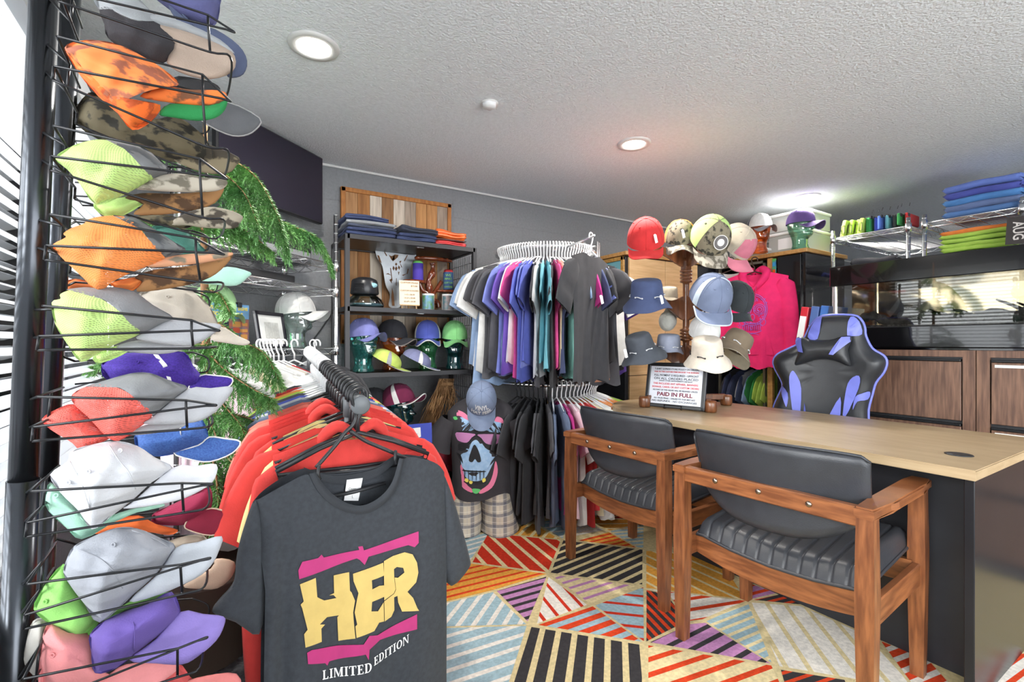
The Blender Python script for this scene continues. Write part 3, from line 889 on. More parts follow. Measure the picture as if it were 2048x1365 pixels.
# ---- garments: local x across, z down from the hook, y through the cloth
def garment_bm(kind='tee', W=.205, L=.66, T=.020, seed=0, neck=.075, sl=.19, nu=18, nv=16, flare=.03, fold=.010, hood=1.0):
    rnd = random.Random(seed)
    ph = [rnd.uniform(0, 6.3) for _ in range(6)]
    bm = bmesh.new()
    SH, SL = -.095, .30
    def top(x, side):
        a = abs(x)
        if a < neck:
            dip = (.085 if side > 0 else .02) * (1 - (a / neck) ** 2) ** .6
            if kind == 'tank': dip *= 1.9
            return SH - dip
        return SH - (a - neck) * SL
    def half(v):
        if kind == 'tank':
            w = lerp(W * .72, W, min(1, v / .3) ** 2)
        else: w = W
        return w * (1 - .08 * math.sin(PI * v) ) + flare * v * .6
    def pt(u, v, side):
        w = half(v)
        x = (2 * u - 1) * w
        zt = top(x, side)
        zb = -L - .012 * math.sin(9 * x * 5 + ph[0]) + .01 * (2 * u - 1) ** 2
        z = lerp(zt, zb, v)
        e = math.sqrt(max(0, 1 - (2 * u - 1) ** 4))
        t = T * e * (.25 + .75 * min(1, v / .25)) if abs(x) > neck else T * e * (.6 + .4 * v)
        y = side * t + fold * v * (math.sin(x * 38 + ph[1]) + .6 * math.sin(x * 71 + ph[2] + 2 * v)) * (.3 + .7 * v)
        y += .02 * math.sin(2 * x / W + ph[3]) * v
        return Vector((x, y, z))
    for sd in (1, -1): grid(bm, lambda u, v: pt(u, v, sd), nu, nv)
    if kind != 'tank':
        long = kind in ('hoodie', 'long')
        for s in (-1, 1):
            sw = .085
            p0 = Vector((s * (W - (.045 if long else .02)), 0, SH - (W - neck) * SL - .08))
            p1 = Vector((s * (W + .030 + sl * .22), .01 * math.sin(ph[4]), p0.z - sl * .72 - .02))
            if long: p1 = Vector((s * (W + .015), .02, p0.z - .52))
            d = (p1 - p0).normalized()
            ps = Vector((s * (W - .035), 0, SH - (W - neck) * SL - .022))
            wd = Vector((d.z, 0, -d.x)) * (-s)
            def slv(u, v):
                a = 2 * PI * u
                wv = lerp(sw, sw * (.55 if long else .92), v) * min(1, .30 + 4.5 * v)
                c = ps.lerp(p0, min(1, v * 5)) if v < .2 else p0.lerp(p1, (v - .2) / .8)
                c = c + Vector((s * .03 * math.sin(PI * v) * (1 if long else .6), 0, 0))
                wob = .006 * math.sin(14 * v + ph[5]) * v
                return c + wd * wv * math.cos(a) + Vector((0, (T * .85 + wob) * math.sin(a) * (1 - .3 * v), 0))
            grid(bm, slv, 12, 15 if long else 10, closed_u=True)
            if long:
                tube(bm, [p1 - d * .015, p1 + d * .03], [.042, .038], 10)
    if kind == 'hoodie':
        for s in (-1, 1):           # hood lying open on the shoulders
            tube(bm, spline([Vector((0, -.035, SH - .005)), Vector((s * .05, -.03, SH + .02)), Vector((s * .088, .0, SH - .02)), Vector((s * .06, .035, SH - .085)), Vector((0, .045, SH - .15))], 5), [r * hood for r in (.010, .011, .012, .013, .014, .015, .016, .016, .017, .017, .017, .016, .016, .015, .014, .013, .012, .011, .010, .009, .008)], 10)
    return bm
GM = {}
def garment_proto(key, **k):
    if key not in GM:
        bm = garment_bm(**k)
        bmesh.ops.recalc_face_normals(bm, faces=bm.faces)
        me = bpy.data.meshes.new(key)
        bm.to_mesh(me); bm.free()
        me.polygons.foreach_set('use_smooth', [True] * len(me.polygons))
        me.materials.append(None)
        GM[key] = me
    return GM[key]
for i in range(4): garment_proto('tee%d' % i, kind='tee', seed=i, W=.19 + .01 * (i % 2), sl=.20 + .03 * (i % 2), L=.76 + .035 * (i % 3), T=.015)
for i in range(2): garment_proto('tank%d' % i, kind='tank', seed=10 + i, W=.18, L=.80, T=.014)
NOUN = {'tee': 't_shirt', 'tank': 'tank_top', 'hoodie': 'hoodie'}
def hang(me, m, loc, rz, label, name='t_shirt', cat='T-shirt', group=None, sc=1.0, rx=0.0):
    o = bpy.data.objects.new(name, me)
    COL.objects.link(o)
    o.location = loc
    o.rotation_euler = (rx, 0, rz)
    o.scale = (sc,) * 3
    o.material_slots[0].link = 'OBJECT'
    o.material_slots[0].material = m
    return tag(o, label, cat, group)
def hanger_bm(w=.16, hook=.02, r=.0042, neckz=-.08, bar=True):
    bm = bmesh.new()
    pts = [Vector((-hook, 0, -.012))] + [Vector((hook * math.cos(a), 0, .0 + hook * math.sin(a) - .0)) for a in [PI - k * PI / 8 for k in range(0, 9)]] + [Vector((hook * .6, 0, -.03)), Vector((0, 0, -.05)), Vector((0, 0, neckz))]
    tube(bm, pts, r, 6)
    loop = [Vector((0, 0, neckz)), Vector((w * .5, 0, neckz - .028)), Vector((w, 0, neckz - .065)), Vector((w * .97, 0, neckz - .08)), Vector((0, 0, neckz - .082)), Vector((-w * .97, 0, neckz - .08)), Vector((-w, 0, neckz - .065)), Vector((-w * .5, 0, neckz - .028))]
    tube(bm, loop, r * 1.1, 6, closed=True)
    bm2 = bmesh.new()
    return bm
bm = hanger_bm(); o_h = finish('hanger', bm, WHITE_PL, None)
HANG_ME = o_h.data
bpy.data.objects.remove(o_h)
def hanger(loc, rz, label, m=None, group=None, sc=1.0):
    o = bpy.data.objects.new('hanger', HANG_ME)
    COL.objects.link(o)
    o.location = loc
    o.rotation_euler = (0, 0, rz)
    o.scale = (sc,) * 3
    if m:
        o.material_slots[0].link = 'OBJECT'
        o.material_slots[0].material = m
    return tag(o, label, 'hanger', group)
def run_labels(seq, noun, where):
    """a label per item from its own colour and its neighbours' colours along a rail"""
    out = []
    i = 0
    runs = []
    for c in seq:
        if runs and runs[-1][0] == c: runs[-1][1] += 1
        else: runs.append([c, 1])
    for k, (c, n) in enumerate(runs):
        pre = runs[k - 1][0] if k else None
        nx = runs[k + 1][0] if k + 1 < len(runs) else None
        if pre and nx: w = f'between {pre} and {nx} ones'
        elif nx: w = f'at the end beside the {nx} ones'
        else: w = f'at the end beside the {pre} ones'
        for _ in range(n):
            out.append(f'{c} {noun} {w} {where}')
    return out
CC = {'white': (222, 222, 224), 'black': (52, 52, 56), 'charcoal': (74, 74, 80), 'light blue': (140, 170, 214), 'periwinkle': (110, 122, 204), 'royal blue': (76, 90, 190), 'purple': (98, 66, 176),
      'hot pink': (224, 62, 140), 'magenta': (196, 36, 128), 'turquoise': (96, 172, 190), 'mint': (116, 184, 172), 'navy': (56, 66, 104), 'slate': (92, 108, 140), 'cream': (226, 214, 172), 'orange': (244, 142, 66),
      'coral': (232, 112, 92), 'peach': (222, 150, 112), 'olive': (92, 92, 78), 'red': (206, 42, 44), 'bright red': (228, 50, 44), 'lime': (172, 206, 70), 'yellow': (226, 206, 130), 'pale pink': (232, 196, 208), 'grey': (142, 144, 150),
      'green': (40, 140, 60), 'blue': (60, 96, 190), 'raspberry': (190, 40, 90), 'pale grey': (190, 192, 196), 'beige': (206, 196, 180)}
def cloth(c): return fabric(c, CC[c])
# ================================================================ corner: chrome wire shelf, television, heads, posters
def wire_shelf_unit(label, corners, tops, height, group=None, flip=False):
    """four posts and truss-edged wire shelves; corners FL, FR, BR, BL on the floor"""
    c = sum((Vector((x, y, 0)) for x, y in corners), Vector()) / 4
    t = thing('wire_shelving', label, 'shelf unit', c, group=group)
    L = [Vector((x, y, 0)) - c for x, y in corners]
    for p in L:
        bm = bmesh.new()
        tube(bm, [p + Vector((0, 0, .004)), p + Vector((0, 0, height))], .0125, 12)
        for k in range(int(height / .0508)): tube(bm, [p + Vector((0, 0, .05 + k * .0508)), p + Vector((0, 0, .053 + k * .0508))], .0132, 12)
        finish('post', bm, CHROME, t)
    for z in tops:
        bm = bmesh.new()
        for i in range(4):
            a, b = L[i] + Vector((0, 0, z)), L[(i + 1) % 4] + Vector((0, 0, z))
            dn = Vector((0, 0, -.032))
            tube(bm, [a, b], .0035, 6); tube(bm, [a + dn, b + dn], .003, 6)
            n = max(4, int((b - a).length / .05))
            tube(bm, [a.lerp(b, k / n) + (dn if k % 2 else Vector()) for k in range(n + 1)], .0022, 5)
            tube(bm, [a + dn * 1.25, a - dn * .5], .018, 10)
        n = int((L[2] - L[1]).length / .022)
        long = (L[1] - L[0]).length
        for k in range(1, n):
            tube(bm, [L[0].lerp(L[3], k / n) + Vector((0, 0, z)), L[1].lerp(L[2], k / n) + Vector((0, 0, z))], .0016, 4, caps=False)
        for k in (1, 2, 3):
            tube(bm, [L[0].lerp(L[1], k / 4) + Vector((0, 0, z - .006)), L[3].lerp(L[2], k / 4) + Vector((0, 0, z - .006))], .003, 5)
        finish('wire_shelf', bm, CHROME, t)
    return t
S_FL, S_FR, S_BR, S_BL = (-.12, 2.2), (.573, 2.79), (.34, 3.06), (-.353, 2.47)
wire_shelf_unit('chrome wire shelving set across the back left corner behind the pine', (S_FL, S_FR, S_BR, S_BL), (1.555, 1.415, 1.09, .12), 1.83)
SD = Vector((S_FR[0] - S_FL[0], S_FR[1] - S_FL[1], 0)).normalized()     # along the shelf front
SN = Vector((-SD.y, SD.x, 0))                                            # towards the corner
SANG = math.atan2(SD.y, SD.x)
def shelf_pt(s, d, z): return Vector((S_FR[0], S_FR[1], z)) - SD * s + SN * d
# television standing on the top shelf
c = Vector((.27, 2.845, 1.556))
t = thing('television', 'dark flat television angled across the corner up by the ceiling', 'television', c, SANG)
bm = bmesh.new(); bx(bm, (0, 0, .478), (.72, .035, .40), bev=.005); finish('casing', bm, BLACK_PL, t)
bm = bmesh.new(); bx(bm, (0, -.018, .478), (.70, .002, .382)); finish('screen', bm, mat('off screen', (40, 37, 50), .22, noise=.1, nscale=3), t)
bm = bmesh.new(); bx(bm, (0, .03, .15), (.05, .02, .28), bev=.004); bx(bm, (0, .0, .008), (.36, .17, .014), bev=.005); finish('stand', bm, BLACK_PL, t)
def sbox(name, label, cat, s, d, z, size, m, bev=.006, extra=None):
    p = shelf_pt(s, d, z)
    bm = bmesh.new(); bx(bm, (0, 0, size[2] / 2), size, bev=bev, seg=2)
    if extra: extra(bm)
    return tag(finish(name, bm, m, None, False, p, (0, 0, SANG)), label, cat)
sbox('cable_box', 'black box on the top chrome shelf beneath the television', 'electronics', .20, .22, 1.56, (.34, .16, .15), BLACK_PL)
sbox('media_player', 'slim silver grey player on the top chrome shelf', 'electronics', .30, .09, 1.56, (.30, .10, .035), mat('player silver', (140, 143, 148), .4, .5))
sbox('sound_bar', 'long black bar lying on the middle chrome shelf', 'electronics', .42, .17, 1.42, (.50, .09, .055), BLACK_PL)
# hanging colour sign with two clips
t = thing('poster', 'colourful sign hanging from a black clip bar behind the framed sheet', 'poster', shelf_pt(.53, .22, 1.105), SANG)
bm = bmesh.new(); bx(bm, (0, 0, .10), (.30, .005, .20)); finish('board', bm, mat('poster photo', (96, 126, 150), .5, c2=(206, 120, 96), nscale=26), t)
bm = bmesh.new(); bx(bm, (0, -.004, .165), (.296, .003, .07)); hd = finish('heading', bm, mat('poster sky', (120, 166, 206), .5, c2=(92, 140, 190), nscale=12), t)
MF = Matrix.Rotation(PI / 2, 4, 'X')
bm = bmesh.new()
text_bm(bm, 'WE HAVE COROPLAST SIGNS', .021, Matrix.Translation((0, -.0065, .178)) @ MF, bold=.0006)
text_bm(bm, 'ASK FOR DETAILS', .028, Matrix.Translation((0, -.0065, .148)) @ MF, bold=.0008)
finish('lettering', bm, mat('poster yellow', (228, 206, 96), .5), hd)
random.seed(5)
bm = bmesh.new()
pm = [mat('poster %d' % i, c, .5) for i, c in enumerate(((214, 92, 70), (70, 120, 180), (222, 160, 90), (70, 120, 70), (226, 220, 210), (56, 60, 80)))]
for i in range(6):
    for j in range(4):
        bx(bm, (-.125 + i * .05 + random.uniform(-.006, .006), -.0035, .014 + j * .03), (random.uniform(.022, .045), .001, random.uniform(.014, .026)), mi=random.randrange(6))
finish('small_pictures', bm, pm, t)
bm = bmesh.new(); bx(bm, (0, -.002, .205), (.2, .012, .01), bev=.002)
for s in (-.09, .09): bx(bm, (s, -.006, .197), (.022, .018, .024), bev=.002)
tube(bm, spline([Vector((-.03, 0, .21)), Vector((-.02, .01, .25)), Vector((.0, .02, .295))], 4), .003, 6)
finish('clip_hanger', bm, BLACK_PL, t)
t = thing('picture_frame', 'black framed white sheet leaning beside the clear glass head', 'picture frame', shelf_pt(.34, .10, 1.095), SANG, rot=(math.radians(-9), 0, SANG + .25))
bm = bmesh.new()
for x in (-.115, .115): bx(bm, (x, 0, .09), (.018, .014, .18), bev=.002)
for z in (.009, .171): bx(bm, (0, 0, z), (.248, .014, .018), bev=.002)
finish('frame', bm, mat('frame black', (30, 30, 38), .3), t)
bm = bmesh.new(); bx(bm, (0, .002, .09), (.225, .004, .16)); finish('mount', bm, mat('frame paper', (222, 224, 222), .35), t)
bm = bmesh.new(); bx(bm, (.005, -.0012, .085), (.12, .001, .085)); finish('print', bm, mat('faint print', (204, 206, 202), .4, noise=.2, nscale=60), t)
RGT = -YAW                             # world angle of «towards the right of the photograph»
p = P(592, 690, 2.72); p.z = 1.093
head('clear glass head in profile wearing a white cap on the chrome shelf', GL_CLEAR, p, RGT + .05, .93, 'glass display heads')
cap('cap', 'plain white cap on the clear glass head', crown=fabric('white', (226, 226, 224)), loc=p + Vector((.0, 0, .188)), rot=(0, math.radians(-8), RGT + .05), sc=1.06, L=.075)
p = P(428, 690, 2.3); p.z = 1.093
head('bright green glass head under a pale lime cap, half hidden by a khaki cap', glass('bright green glass', (60, 214, 110), .08), p, -1.0, .95, 'glass display heads')
cap('cap', 'pale lime cap on the bright green glass head', crown=fabric('pale lime', (176, 232, 160)), loc=p + Vector((0, 0, .185)), rot=(0, math.radians(6), -1.0), sc=1.05)
# cable down the wall
bm = bmesh.new(); tube(bm, spline([on_y(672, 615, 3.19), on_y(645, 655, 3.19), on_y(620, 690, 3.19), on_y(600, 725, 3.19)], 6), .004, 6)
tag(finish('power_cord', bm, BLACK_PL), 'thin black power cord running down the grey block wall beside the chrome post', 'cord')
# shirts hanging from the lowest visible chrome shelf
seq = ['pale pink', 'white', 'white', 'white', 'cream', 'white', 'white', 'white', 'beige', 'white', 'red', 'charcoal', 'grey', 'black', 'black']
pos = [.86, .80, .775, .75, .66, .54, .52, .50, .48, .46, .43, .40, .33, .20, .17]
labs = run_labels(seq, 'T-shirt', 'under the chrome shelf')
for i, (c, s, lb) in enumerate(zip(seq, pos, labs)):
    q = shelf_pt(s, -.015, 1.115)
    hang(garment_proto('tee%d' % (i % 4)), cloth(c), q, SANG + PI / 2 + .1 * math.sin(i), lb, group='shirts under the chrome shelf')
    hanger(q, SANG + PI / 2, 'white plastic hanger hooked on the chrome shelf edge', group='white hangers on the chrome shelf')
# ================================================================ plank board on the wall, black shelf unit
bx0, bx1, bz0, bz1 = .682, 1.443, 1.115, 2.115
t = thing('plank_board', 'framed board of mixed reclaimed wood planks on the block wall', 'wall panel', ((bx0 + bx1) / 2, WY - .02, bz0))
cx = (bx0 + bx1) / 2
pw = [wood('plank %d' % i, a, b, 5, (14, 14, 1), .7) for i, (a, b) in enumerate((((176, 132, 88), (146, 104, 66)), ((168, 116, 66), (136, 90, 48)), ((206, 194, 178), (176, 162, 146)), ((150, 108, 68), (120, 84, 54)), ((162, 146, 130), (132, 116, 102)), ((188, 138, 86), (160, 112, 66))))]
order = [0, 1, 2, 3, 2, 4, 5, 5, 4]
n = len(order)
for i, k in enumerate(order):
    w = (bx1 - bx0 - .05) / n
    bm = bmesh.new(); bx(bm, (bx0 + .025 + w * (i + .5) - cx, 0, (bz1 - bz0) / 2), (w - .002, .018 + .002 * (i % 2), bz1 - bz0 - .05))
    finish('plank', bm, pw[k], t)
bm = bmesh.new()
for x in (bx0 + .0125 - cx, bx1 - .0125 - cx): bx(bm, (x, -.004, (bz1 - bz0) / 2), (.028, .03, bz1 - bz0), bev=.002)
for z in (.0125, bz1 - bz0 - .0125): bx(bm, (0, -.004, z), (bx1 - bx0, .03, .028), bev=.002)
finish('frame', bm, wood('frame pine', (178, 118, 58), (150, 92, 42), 6, (9, 9, 2), .6), t)
BX0, BX1, BY0, BY1 = .633, 1.437, 2.79, 3.15
SHZ = [1.735, 1.325, .945, .52, .12]
bcx, bcy = (BX0 + BX1) / 2, (BY0 + BY1) / 2
t = thing('shelving_unit', 'black metal five-tier shelving unit against the block wall', 'shelf unit', (bcx, bcy, 0))
SHELF_M = mat('black shelf frame', (52, 52, 55), .45, .3)
SHELF_B = wood('dark shelf board', (52, 47, 44), (34, 31, 30), 6, (3, 12, 12), .4)
hx, hy = (BX1 - BX0) / 2, (BY1 - BY0) / 2
for sx in (-1, 1):
    for sy in (-1, 1):
        bm = bmesh.new(); bx(bm, (sx * hx, sy * hy, SHZ[0] / 2), (.025, .025, SHZ[0])); finish('post', bm, SHELF_M, t)
for z in SHZ:
    bm = bmesh.new(); bx(bm, (0, 0, z - .012), (hx * 2 - .03, hy * 2 - .02, .018)); s = finish('shelf', bm, SHELF_B, t)
    bm = bmesh.new()
    for sy in (-1, 1): bx(bm, (0, sy * hy, z - .0125), (hx * 2, .025, .026))
    for sx in (-1, 1): bx(bm, (sx * hx, 0, z - .0125), (.025, hy * 2, .026))
    finish('shelf_rail', bm, SHELF_M, s)
    bm = bmesh.new(); bx(bm, (.05, -hy + .05, z - .024), (.045, .012, .004)); finish('clip', bm, CHROME, s)
bm = bmesh.new()
for k in range(12): tube(bm, [Vector((hx + .012, -hy + k * .032, .2)), Vector((hx + .012, -hy + k * .032, 1.70))], .002, 5)
for k in range(18): tube(bm, [Vector((hx + .012, -hy, .24 + k * .083)), Vector((hx + .012, hy, .24 + k * .083))], .002, 5)
finish('side_grid', bm, mat('grid wire', (130, 134, 140), .35, .7), t)
# folded garments: soft slabs with rounded, slightly wavy edges
def folded(name, label, cat, m, c, size, rz, seed=0, group=None, sag=.25):
    bm = bmesh.new()
    rnd = random.Random(seed)
    a, b, d = [rnd.uniform(0, 6) for _ in range(3)]
    sx, sy, sz = size
    n = 22
    for side in (1, -1):
        def f(u, v):
            x, y = 2 * u - 1, 2 * v - 1
            e = (1 - abs(x) ** 16) * (1 - abs(y) ** 14)
            z = .5 * sz * (1 + side * e ** .35)
            wv = .12 * sz * math.sin(3 * x + a) + .1 * sz * math.sin(4 * y + 2 * x + b) - sag * sz * (x * x) * 0
            return Vector((sx / 2 * x * (1 + .02 * math.sin(5 * y + d)), sy / 2 * y * (1 + .02 * math.sin(5 * x + a)), z + wv * e))
        grid(bm, f, n, n)
    bmesh.ops.remove_doubles(bm, verts=bm.verts, dist=.0006)
    for k in (.33, .66):            # fold lines along the front edge
        tube(bm, [Vector((sx / 2 * (2 * u / 20 - 1) * .97, -sy / 2 - .0006 + .01 * abs(2 * u / 20 - 1) ** 6, sz * k + .08 * sz * math.sin(3 * (2 * u / 20 - 1) + a))) for u in range(21)], sz * .16, 6)
    o = finish(name, bm, m, None, True, c, (0, 0, rz))
    return tag(o, label, cat, group)
zz = SHZ[0] + .002
NAVY, SLN, GRYF = fabric('navy work', (44, 56, 96)), fabric('slate navy', (58, 66, 88)), fabric('grey work', (142, 146, 152))
STK = [(NAVY, 'bottom navy folded garment of the left stack on the black shelf', .024), (NAVY, 'second navy folded garment up in the left stack on the black shelf', .022), (SLN, 'dark slate folded garment under the grey one in the left stack', .02), (GRYF, 'grey folded garment below the top one of the left stack on the black shelf', .022), (NAVY, 'top navy folded garment of the left stack on the black shelf', .036)]
for i, (m, lb, h) in enumerate(STK):
    folded('folded_garment', lb, 'clothes', m, (BX0 + .135 + (.01 if i < 4 else -.02), bcy - .03 - .01 * (i % 2), zz), (.29 - .035 * (i == 4), .30, h), .04 * (i % 3 - 1), i, 'folded work clothes on top of the black shelf')
    zz += h * .98
zz = SHZ[0] + .002
for i, (m, lb, h) in enumerate(((NAVY, 'bottom navy folded garment of the middle stack', .026), (NAVY, 'second navy folded garment of the middle stack', .024), (fabric('black navy', (40, 46, 62)), 'dark navy garment thrown over the middle stack', .044))):
    folded('folded_garment', lb, 'clothes', m, (BX0 + .42, bcy - .04, zz), (.25, .28, h), -.05 + .09 * i, 20 + i, 'folded work clothes on top of the black shelf')
    zz += h * .98
zz = SHZ[0] + .002
for i, (c, lb, h) in enumerate((((214, 58, 60), 'red plastic-wrapped garment under the orange one', .034), ((90, 50, 44), 'thin dark garment between the red and orange wrapped ones', .012), ((240, 112, 52), 'orange plastic-wrapped garment on top of the right stack', .055))):
    folded('wrapped_garment', lb, 'clothes', mat('wrapped %d' % i, c, .25, noise=.2, nscale=20, coat=.8, bump=.4, bscale=30), (BX0 + .66, bcy - .03, zz), (.21, .26, h), -.08, 40 + i, 'plastic wrapped garments on the black shelf')
    zz += h * .98
# --- second shelf
z2 = SHZ[1] + .002
t = thing('air_washer', 'black and clear water globe air purifier on the second shelf', 'appliance', (BX0 + .135, bcy - .04, z2))
bm = bmesh.new(); lathe(bm, [(0, 0), (.10, 0), (.112, .012), (.112, .03), (.098, .055), (.07, .078), (.066, .085)], 36); finish('water_bowl', bm, glass('bowl glass', (170, 196, 204), .12), t)
bm = bmesh.new(); lathe(bm, [(0, .004), (.098, .004), (.108, .016), (.107, .026), (0, .026)], 30); finish('water', bm, mat('pale water', (120, 150, 158), .1), t)
bm = bmesh.new()
lathe(bm, [(.078, .082), (.084, .09), (.076, .16), (.07, .172), (.04, .185), (0, .188)], 36)
for k in range(7): tube(bm, [Vector((.083 * math.cos(a), .083 * math.sin(a), .10 + k * .007)) for a in [-2.6 + j * .09 for j in range(9)]], .002, 5)
finish('motor_head', bm, mat('motor black', (40, 41, 45), .3), t)
bm = bmesh.new(); lathe(bm, [(.018, 0), (.018, .004), (0, .006)], 20, (.032, -.07, .135), M=(Matrix.Rotation(PI / 2, 3, 'X') @ Matrix.Diagonal((1.3, .8, 1)))); finish('badge', bm, mat('badge blue', (150, 196, 206), .3), t)
# steel skull silhouette with cut-outs
p0 = on_y(800, 612, BY1 - .05)
t = thing('metal_skull', 'cut-out sheet steel steer skull leaning against the planks', 'ornament', (p0.x, BY1 - .05, z2))
SKC = [(563, 510), (585, 510), (1010, 560), (1070, 560), (1010, 680), (985, 860), (870, 900), (865, 1010), (870, 1200), (735, 1200), (745, 1050), (690, 930), (650, 700), (590, 600)]
def skp(p):
    q = on_y(660 + p[0] / 6.203, 420 + p[1] / 6.203, BY1 - .05)
    return (q.x - p0.x, q.z - z2)
MXZ = Matrix(((1, 0, 0, 0), (0, 0, 1, 0), (0, 1, 0, 0), (0, 0, 0, 1)))
STEEL = mat('brushed steel', (168, 172, 176), .38, .75, noise=.15, nscale=20)
bm = bmesh.new(); prism(bm, [(q.x, q.y) for q in spline([(*skp(p), 0) for p in SKC], 4, True)], .006, MXZ)
finish('plate', bm, STEEL, t)
RUST = mat('plank seen through', (112, 78, 50), .8)
cut = [[(765, 620), (800, 555), (850, 560), (840, 590), (780, 640)], [(730, 560), (760, 575), (800, 560), (800, 620), (765, 625)], [(820, 655), (835, 675), (820, 695), (805, 675)], [(785, 695), (802, 720), (790, 755), (775, 730)], [(820, 700), (838, 728), (820, 760), (803, 730)], [(852, 690), (870, 715), (860, 745), (842, 720)],
       [(845, 770), (862, 770), (852, 810)], [(585, 560), (610, 570), (640, 660), (610, 640)], [(770, 970), (790, 1050), (800, 1190), (770, 1190), (760, 1080)], [(690, 800), (720, 785), (760, 815), (720, 800)], [(890, 810), (920, 800), (955, 790), (910, 820)], [(735, 870), (765, 850), (765, 915), (750, 890)], [(820, 850), (828, 850), (825, 940), (818, 940)], [(680, 520), (710, 570), (700, 575), (670, 525)], [(955, 560), (965, 565), (925, 640), (918, 630)], [(965, 730), (975, 735), (960, 800), (950, 790)], [(745, 720), (755, 725), (775, 880), (765, 880)], [(860, 640), (885, 630), (880, 650), (870, 660), (895, 715), (885, 715)]]
bm = bmesh.new()
for c in cut: prism(bm, [skp(p) for p in c], .0015, Matrix.Translation((0, -.0018, 0)) @ MXZ)
finish('cut_out', bm, RUST, t)
# driftwood display stand with slab tiers
LACQ = wood('lacquered root', (128, 62, 34), (86, 38, 20), 8, (6, 6, 2), .15, .8)
def bpt(px, py, Y): return on_y(660 + px / 6.203, 420 + py / 6.203, Y)
t = thing('driftwood_stand', 'lacquered driftwood stand with slab tiers holding the drink sleeves', 'display stand', (bpt(1250, 1200, BY0 + .2).x, BY0 + .2, z2))
o = Vector(t.location)
YD = BY0 + .2
bm = bmesh.new()
tube(bm, [q - o for q in spline([bpt(1235, 1215, YD), bpt(1240, 1050, YD), bpt(1220, 900, YD), bpt(1270, 780, YD), bpt(1275, 660, YD)], 5)], [.026 - .0004 * k + .005 * math.sin(k) for k in range(21)], 10)
tube(bm, [q - o for q in spline([bpt(1240, 1050, YD), bpt(1150, 1000, YD), bpt(1110, 900, YD)], 5)], .014, 8)
tube(bm, [q - o for q in spline([bpt(1270, 1060, YD), bpt(1340, 960, YD), bpt(1385, 890, YD)], 5)], .014, 8)
tube(bm, [q - o for q in spline([bpt(1235, 1120, YD), bpt(1330, 1150, YD), bpt(1345, 1215, YD)], 5)], .02, 8)
finish('root', bm, LACQ, t)
for (x0, x1, y, th) in ((1055, 1515, 620, .020), (900, 1190, 895, .018), (1300, 1630, 1018, .014)):
    a, b = bpt(x0, y, YD) - o, bpt(x1, y, YD) - o
    bm = bmesh.new()
    lathe(bm, [(0, -th / 2), (1, -th / 2), (1.04, 0), (1, th / 2), (0, th / 2)], 22, (a + b) / 2, M=Matrix.Diagonal(((b.x - a.x) / 2, .055, 1)))
    finish('tier', bm, LACQ, t)
def can(label, px, py0, py1, rad, m, topm, name='can_sleeve', texts=None, tm=None, cat='can sleeve'):
    a = bpt(px, py1, YD - .005)
    h = bpt(px, py0, YD).z - a.z
    t = thing(name, label, cat, a)
    bm = bmesh.new(); lathe(bm, [(0, 0), (rad * .94, 0), (rad, .004), (rad, h * .86), (rad * .97, h * .88)], 28); finish('sleeve', bm, m, t, True)
    bm = bmesh.new(); lathe(bm, [(rad * .95, h * .8), (rad * .95, h * .9), (rad * .82, h), (rad * .75, h * .99), (0, h * .975)], 28); finish('can', bm, topm, t, True)
    if texts:
        bm = bmesh.new()
        d = math.atan2(-a.y, -a.x)
        for s, sz, zz in texts:
            def M(v, sz=sz, zz=zz):
                ang = d + v.x / rad
                return Vector(((rad + .0006) * math.cos(ang), (rad + .0006) * math.sin(ang), h * zz + v.y))
            text_bm(bm, s, sz, M, bold=.0004)
        finish('lettering', bm, tm, t)
    return t
can('purple drink sleeve on a green-topped can, left tier of the driftwood', 1092, 640, 880, .034, mat('neoprene purple', (74, 58, 160), .8), mat('can green', (120, 206, 110), .35))
can('blue drink sleeve lettered WE MAKE CUSTOM KOOZIES on a red-topped can', 1468, 750, 995, .034, mat('neoprene blue', (58, 88, 128), .8), mat('can red', (206, 60, 64), .3), texts=(('WE', .024, .70), ('MAKE', .02, .53), ('CUSTOM', .0155, .33), ('KOOZIES', .0145, .13)), tm=mat('sleeve lime', (170, 226, 130), .6))
def mug(label, px, py0, py1, m):
    a = bpt(px, py1, YD - .06); a.z = z2
    h = bpt(px, py0, YD - .06).z - z2
    t = thing('mug', label, 'mug', a)
    r = .040
    bm = bmesh.new(); lathe(bm, [(0, 0), (r * .95, 0), (r, .003), (r, h), (r * .93, h), (r * .93, .006), (0, .006)], 28); finish('body', bm, mat('mug white', (232, 233, 234), .2), t, True)
    bm = bmesh.new()
    d = math.atan2(-a.y, -a.x)
    grid(bm, lambda u, v: Vector(((r + .0006) * math.cos(d - 1.1 + 2.2 * u), (r + .0006) * math.sin(d - 1.1 + 2.2 * u), h * (.08 + .82 * v))), 16, 4)
    finish('picture_wrap', bm, m, t, True)
    bm = bmesh.new(); tube(bm, [Vector((r * .9 + .03 * math.sin(k / 8 * PI), 0, h * (.2 + .6 * k / 8))) for k in range(9)], .005, 6); finish('handle', bm, mat('mug white', (232, 233, 234), .2), t, True, rot=(0, 0, .9))
mug('white photo mug with green and blue picture, left of the two', 1218, 1045, 1225, mat('mug print a', (110, 150, 196), .3, c2=(96, 146, 80), nscale=38))
mug('white photo mug with reddish town picture, right of the two', 1465, 1050, 1232, mat('mug print b', (150, 130, 130), .3, c2=(70, 110, 120), nscale=44))
t = thing('price_board', 'small cream price board for custom mugs on a tiny easel', 'sign', (bpt(985, 1215, BY0 + .1).x, BY0 + .1, z2), RGT * .25)
bm = bmesh.new(); bx(bm, (0, 0, .105), (.125, .006, .155), rot=(math.radians(-6), 0, 0)); finish('board', bm, mat('board cream', (222, 208, 186), .5), t)
bm = bmesh.new()
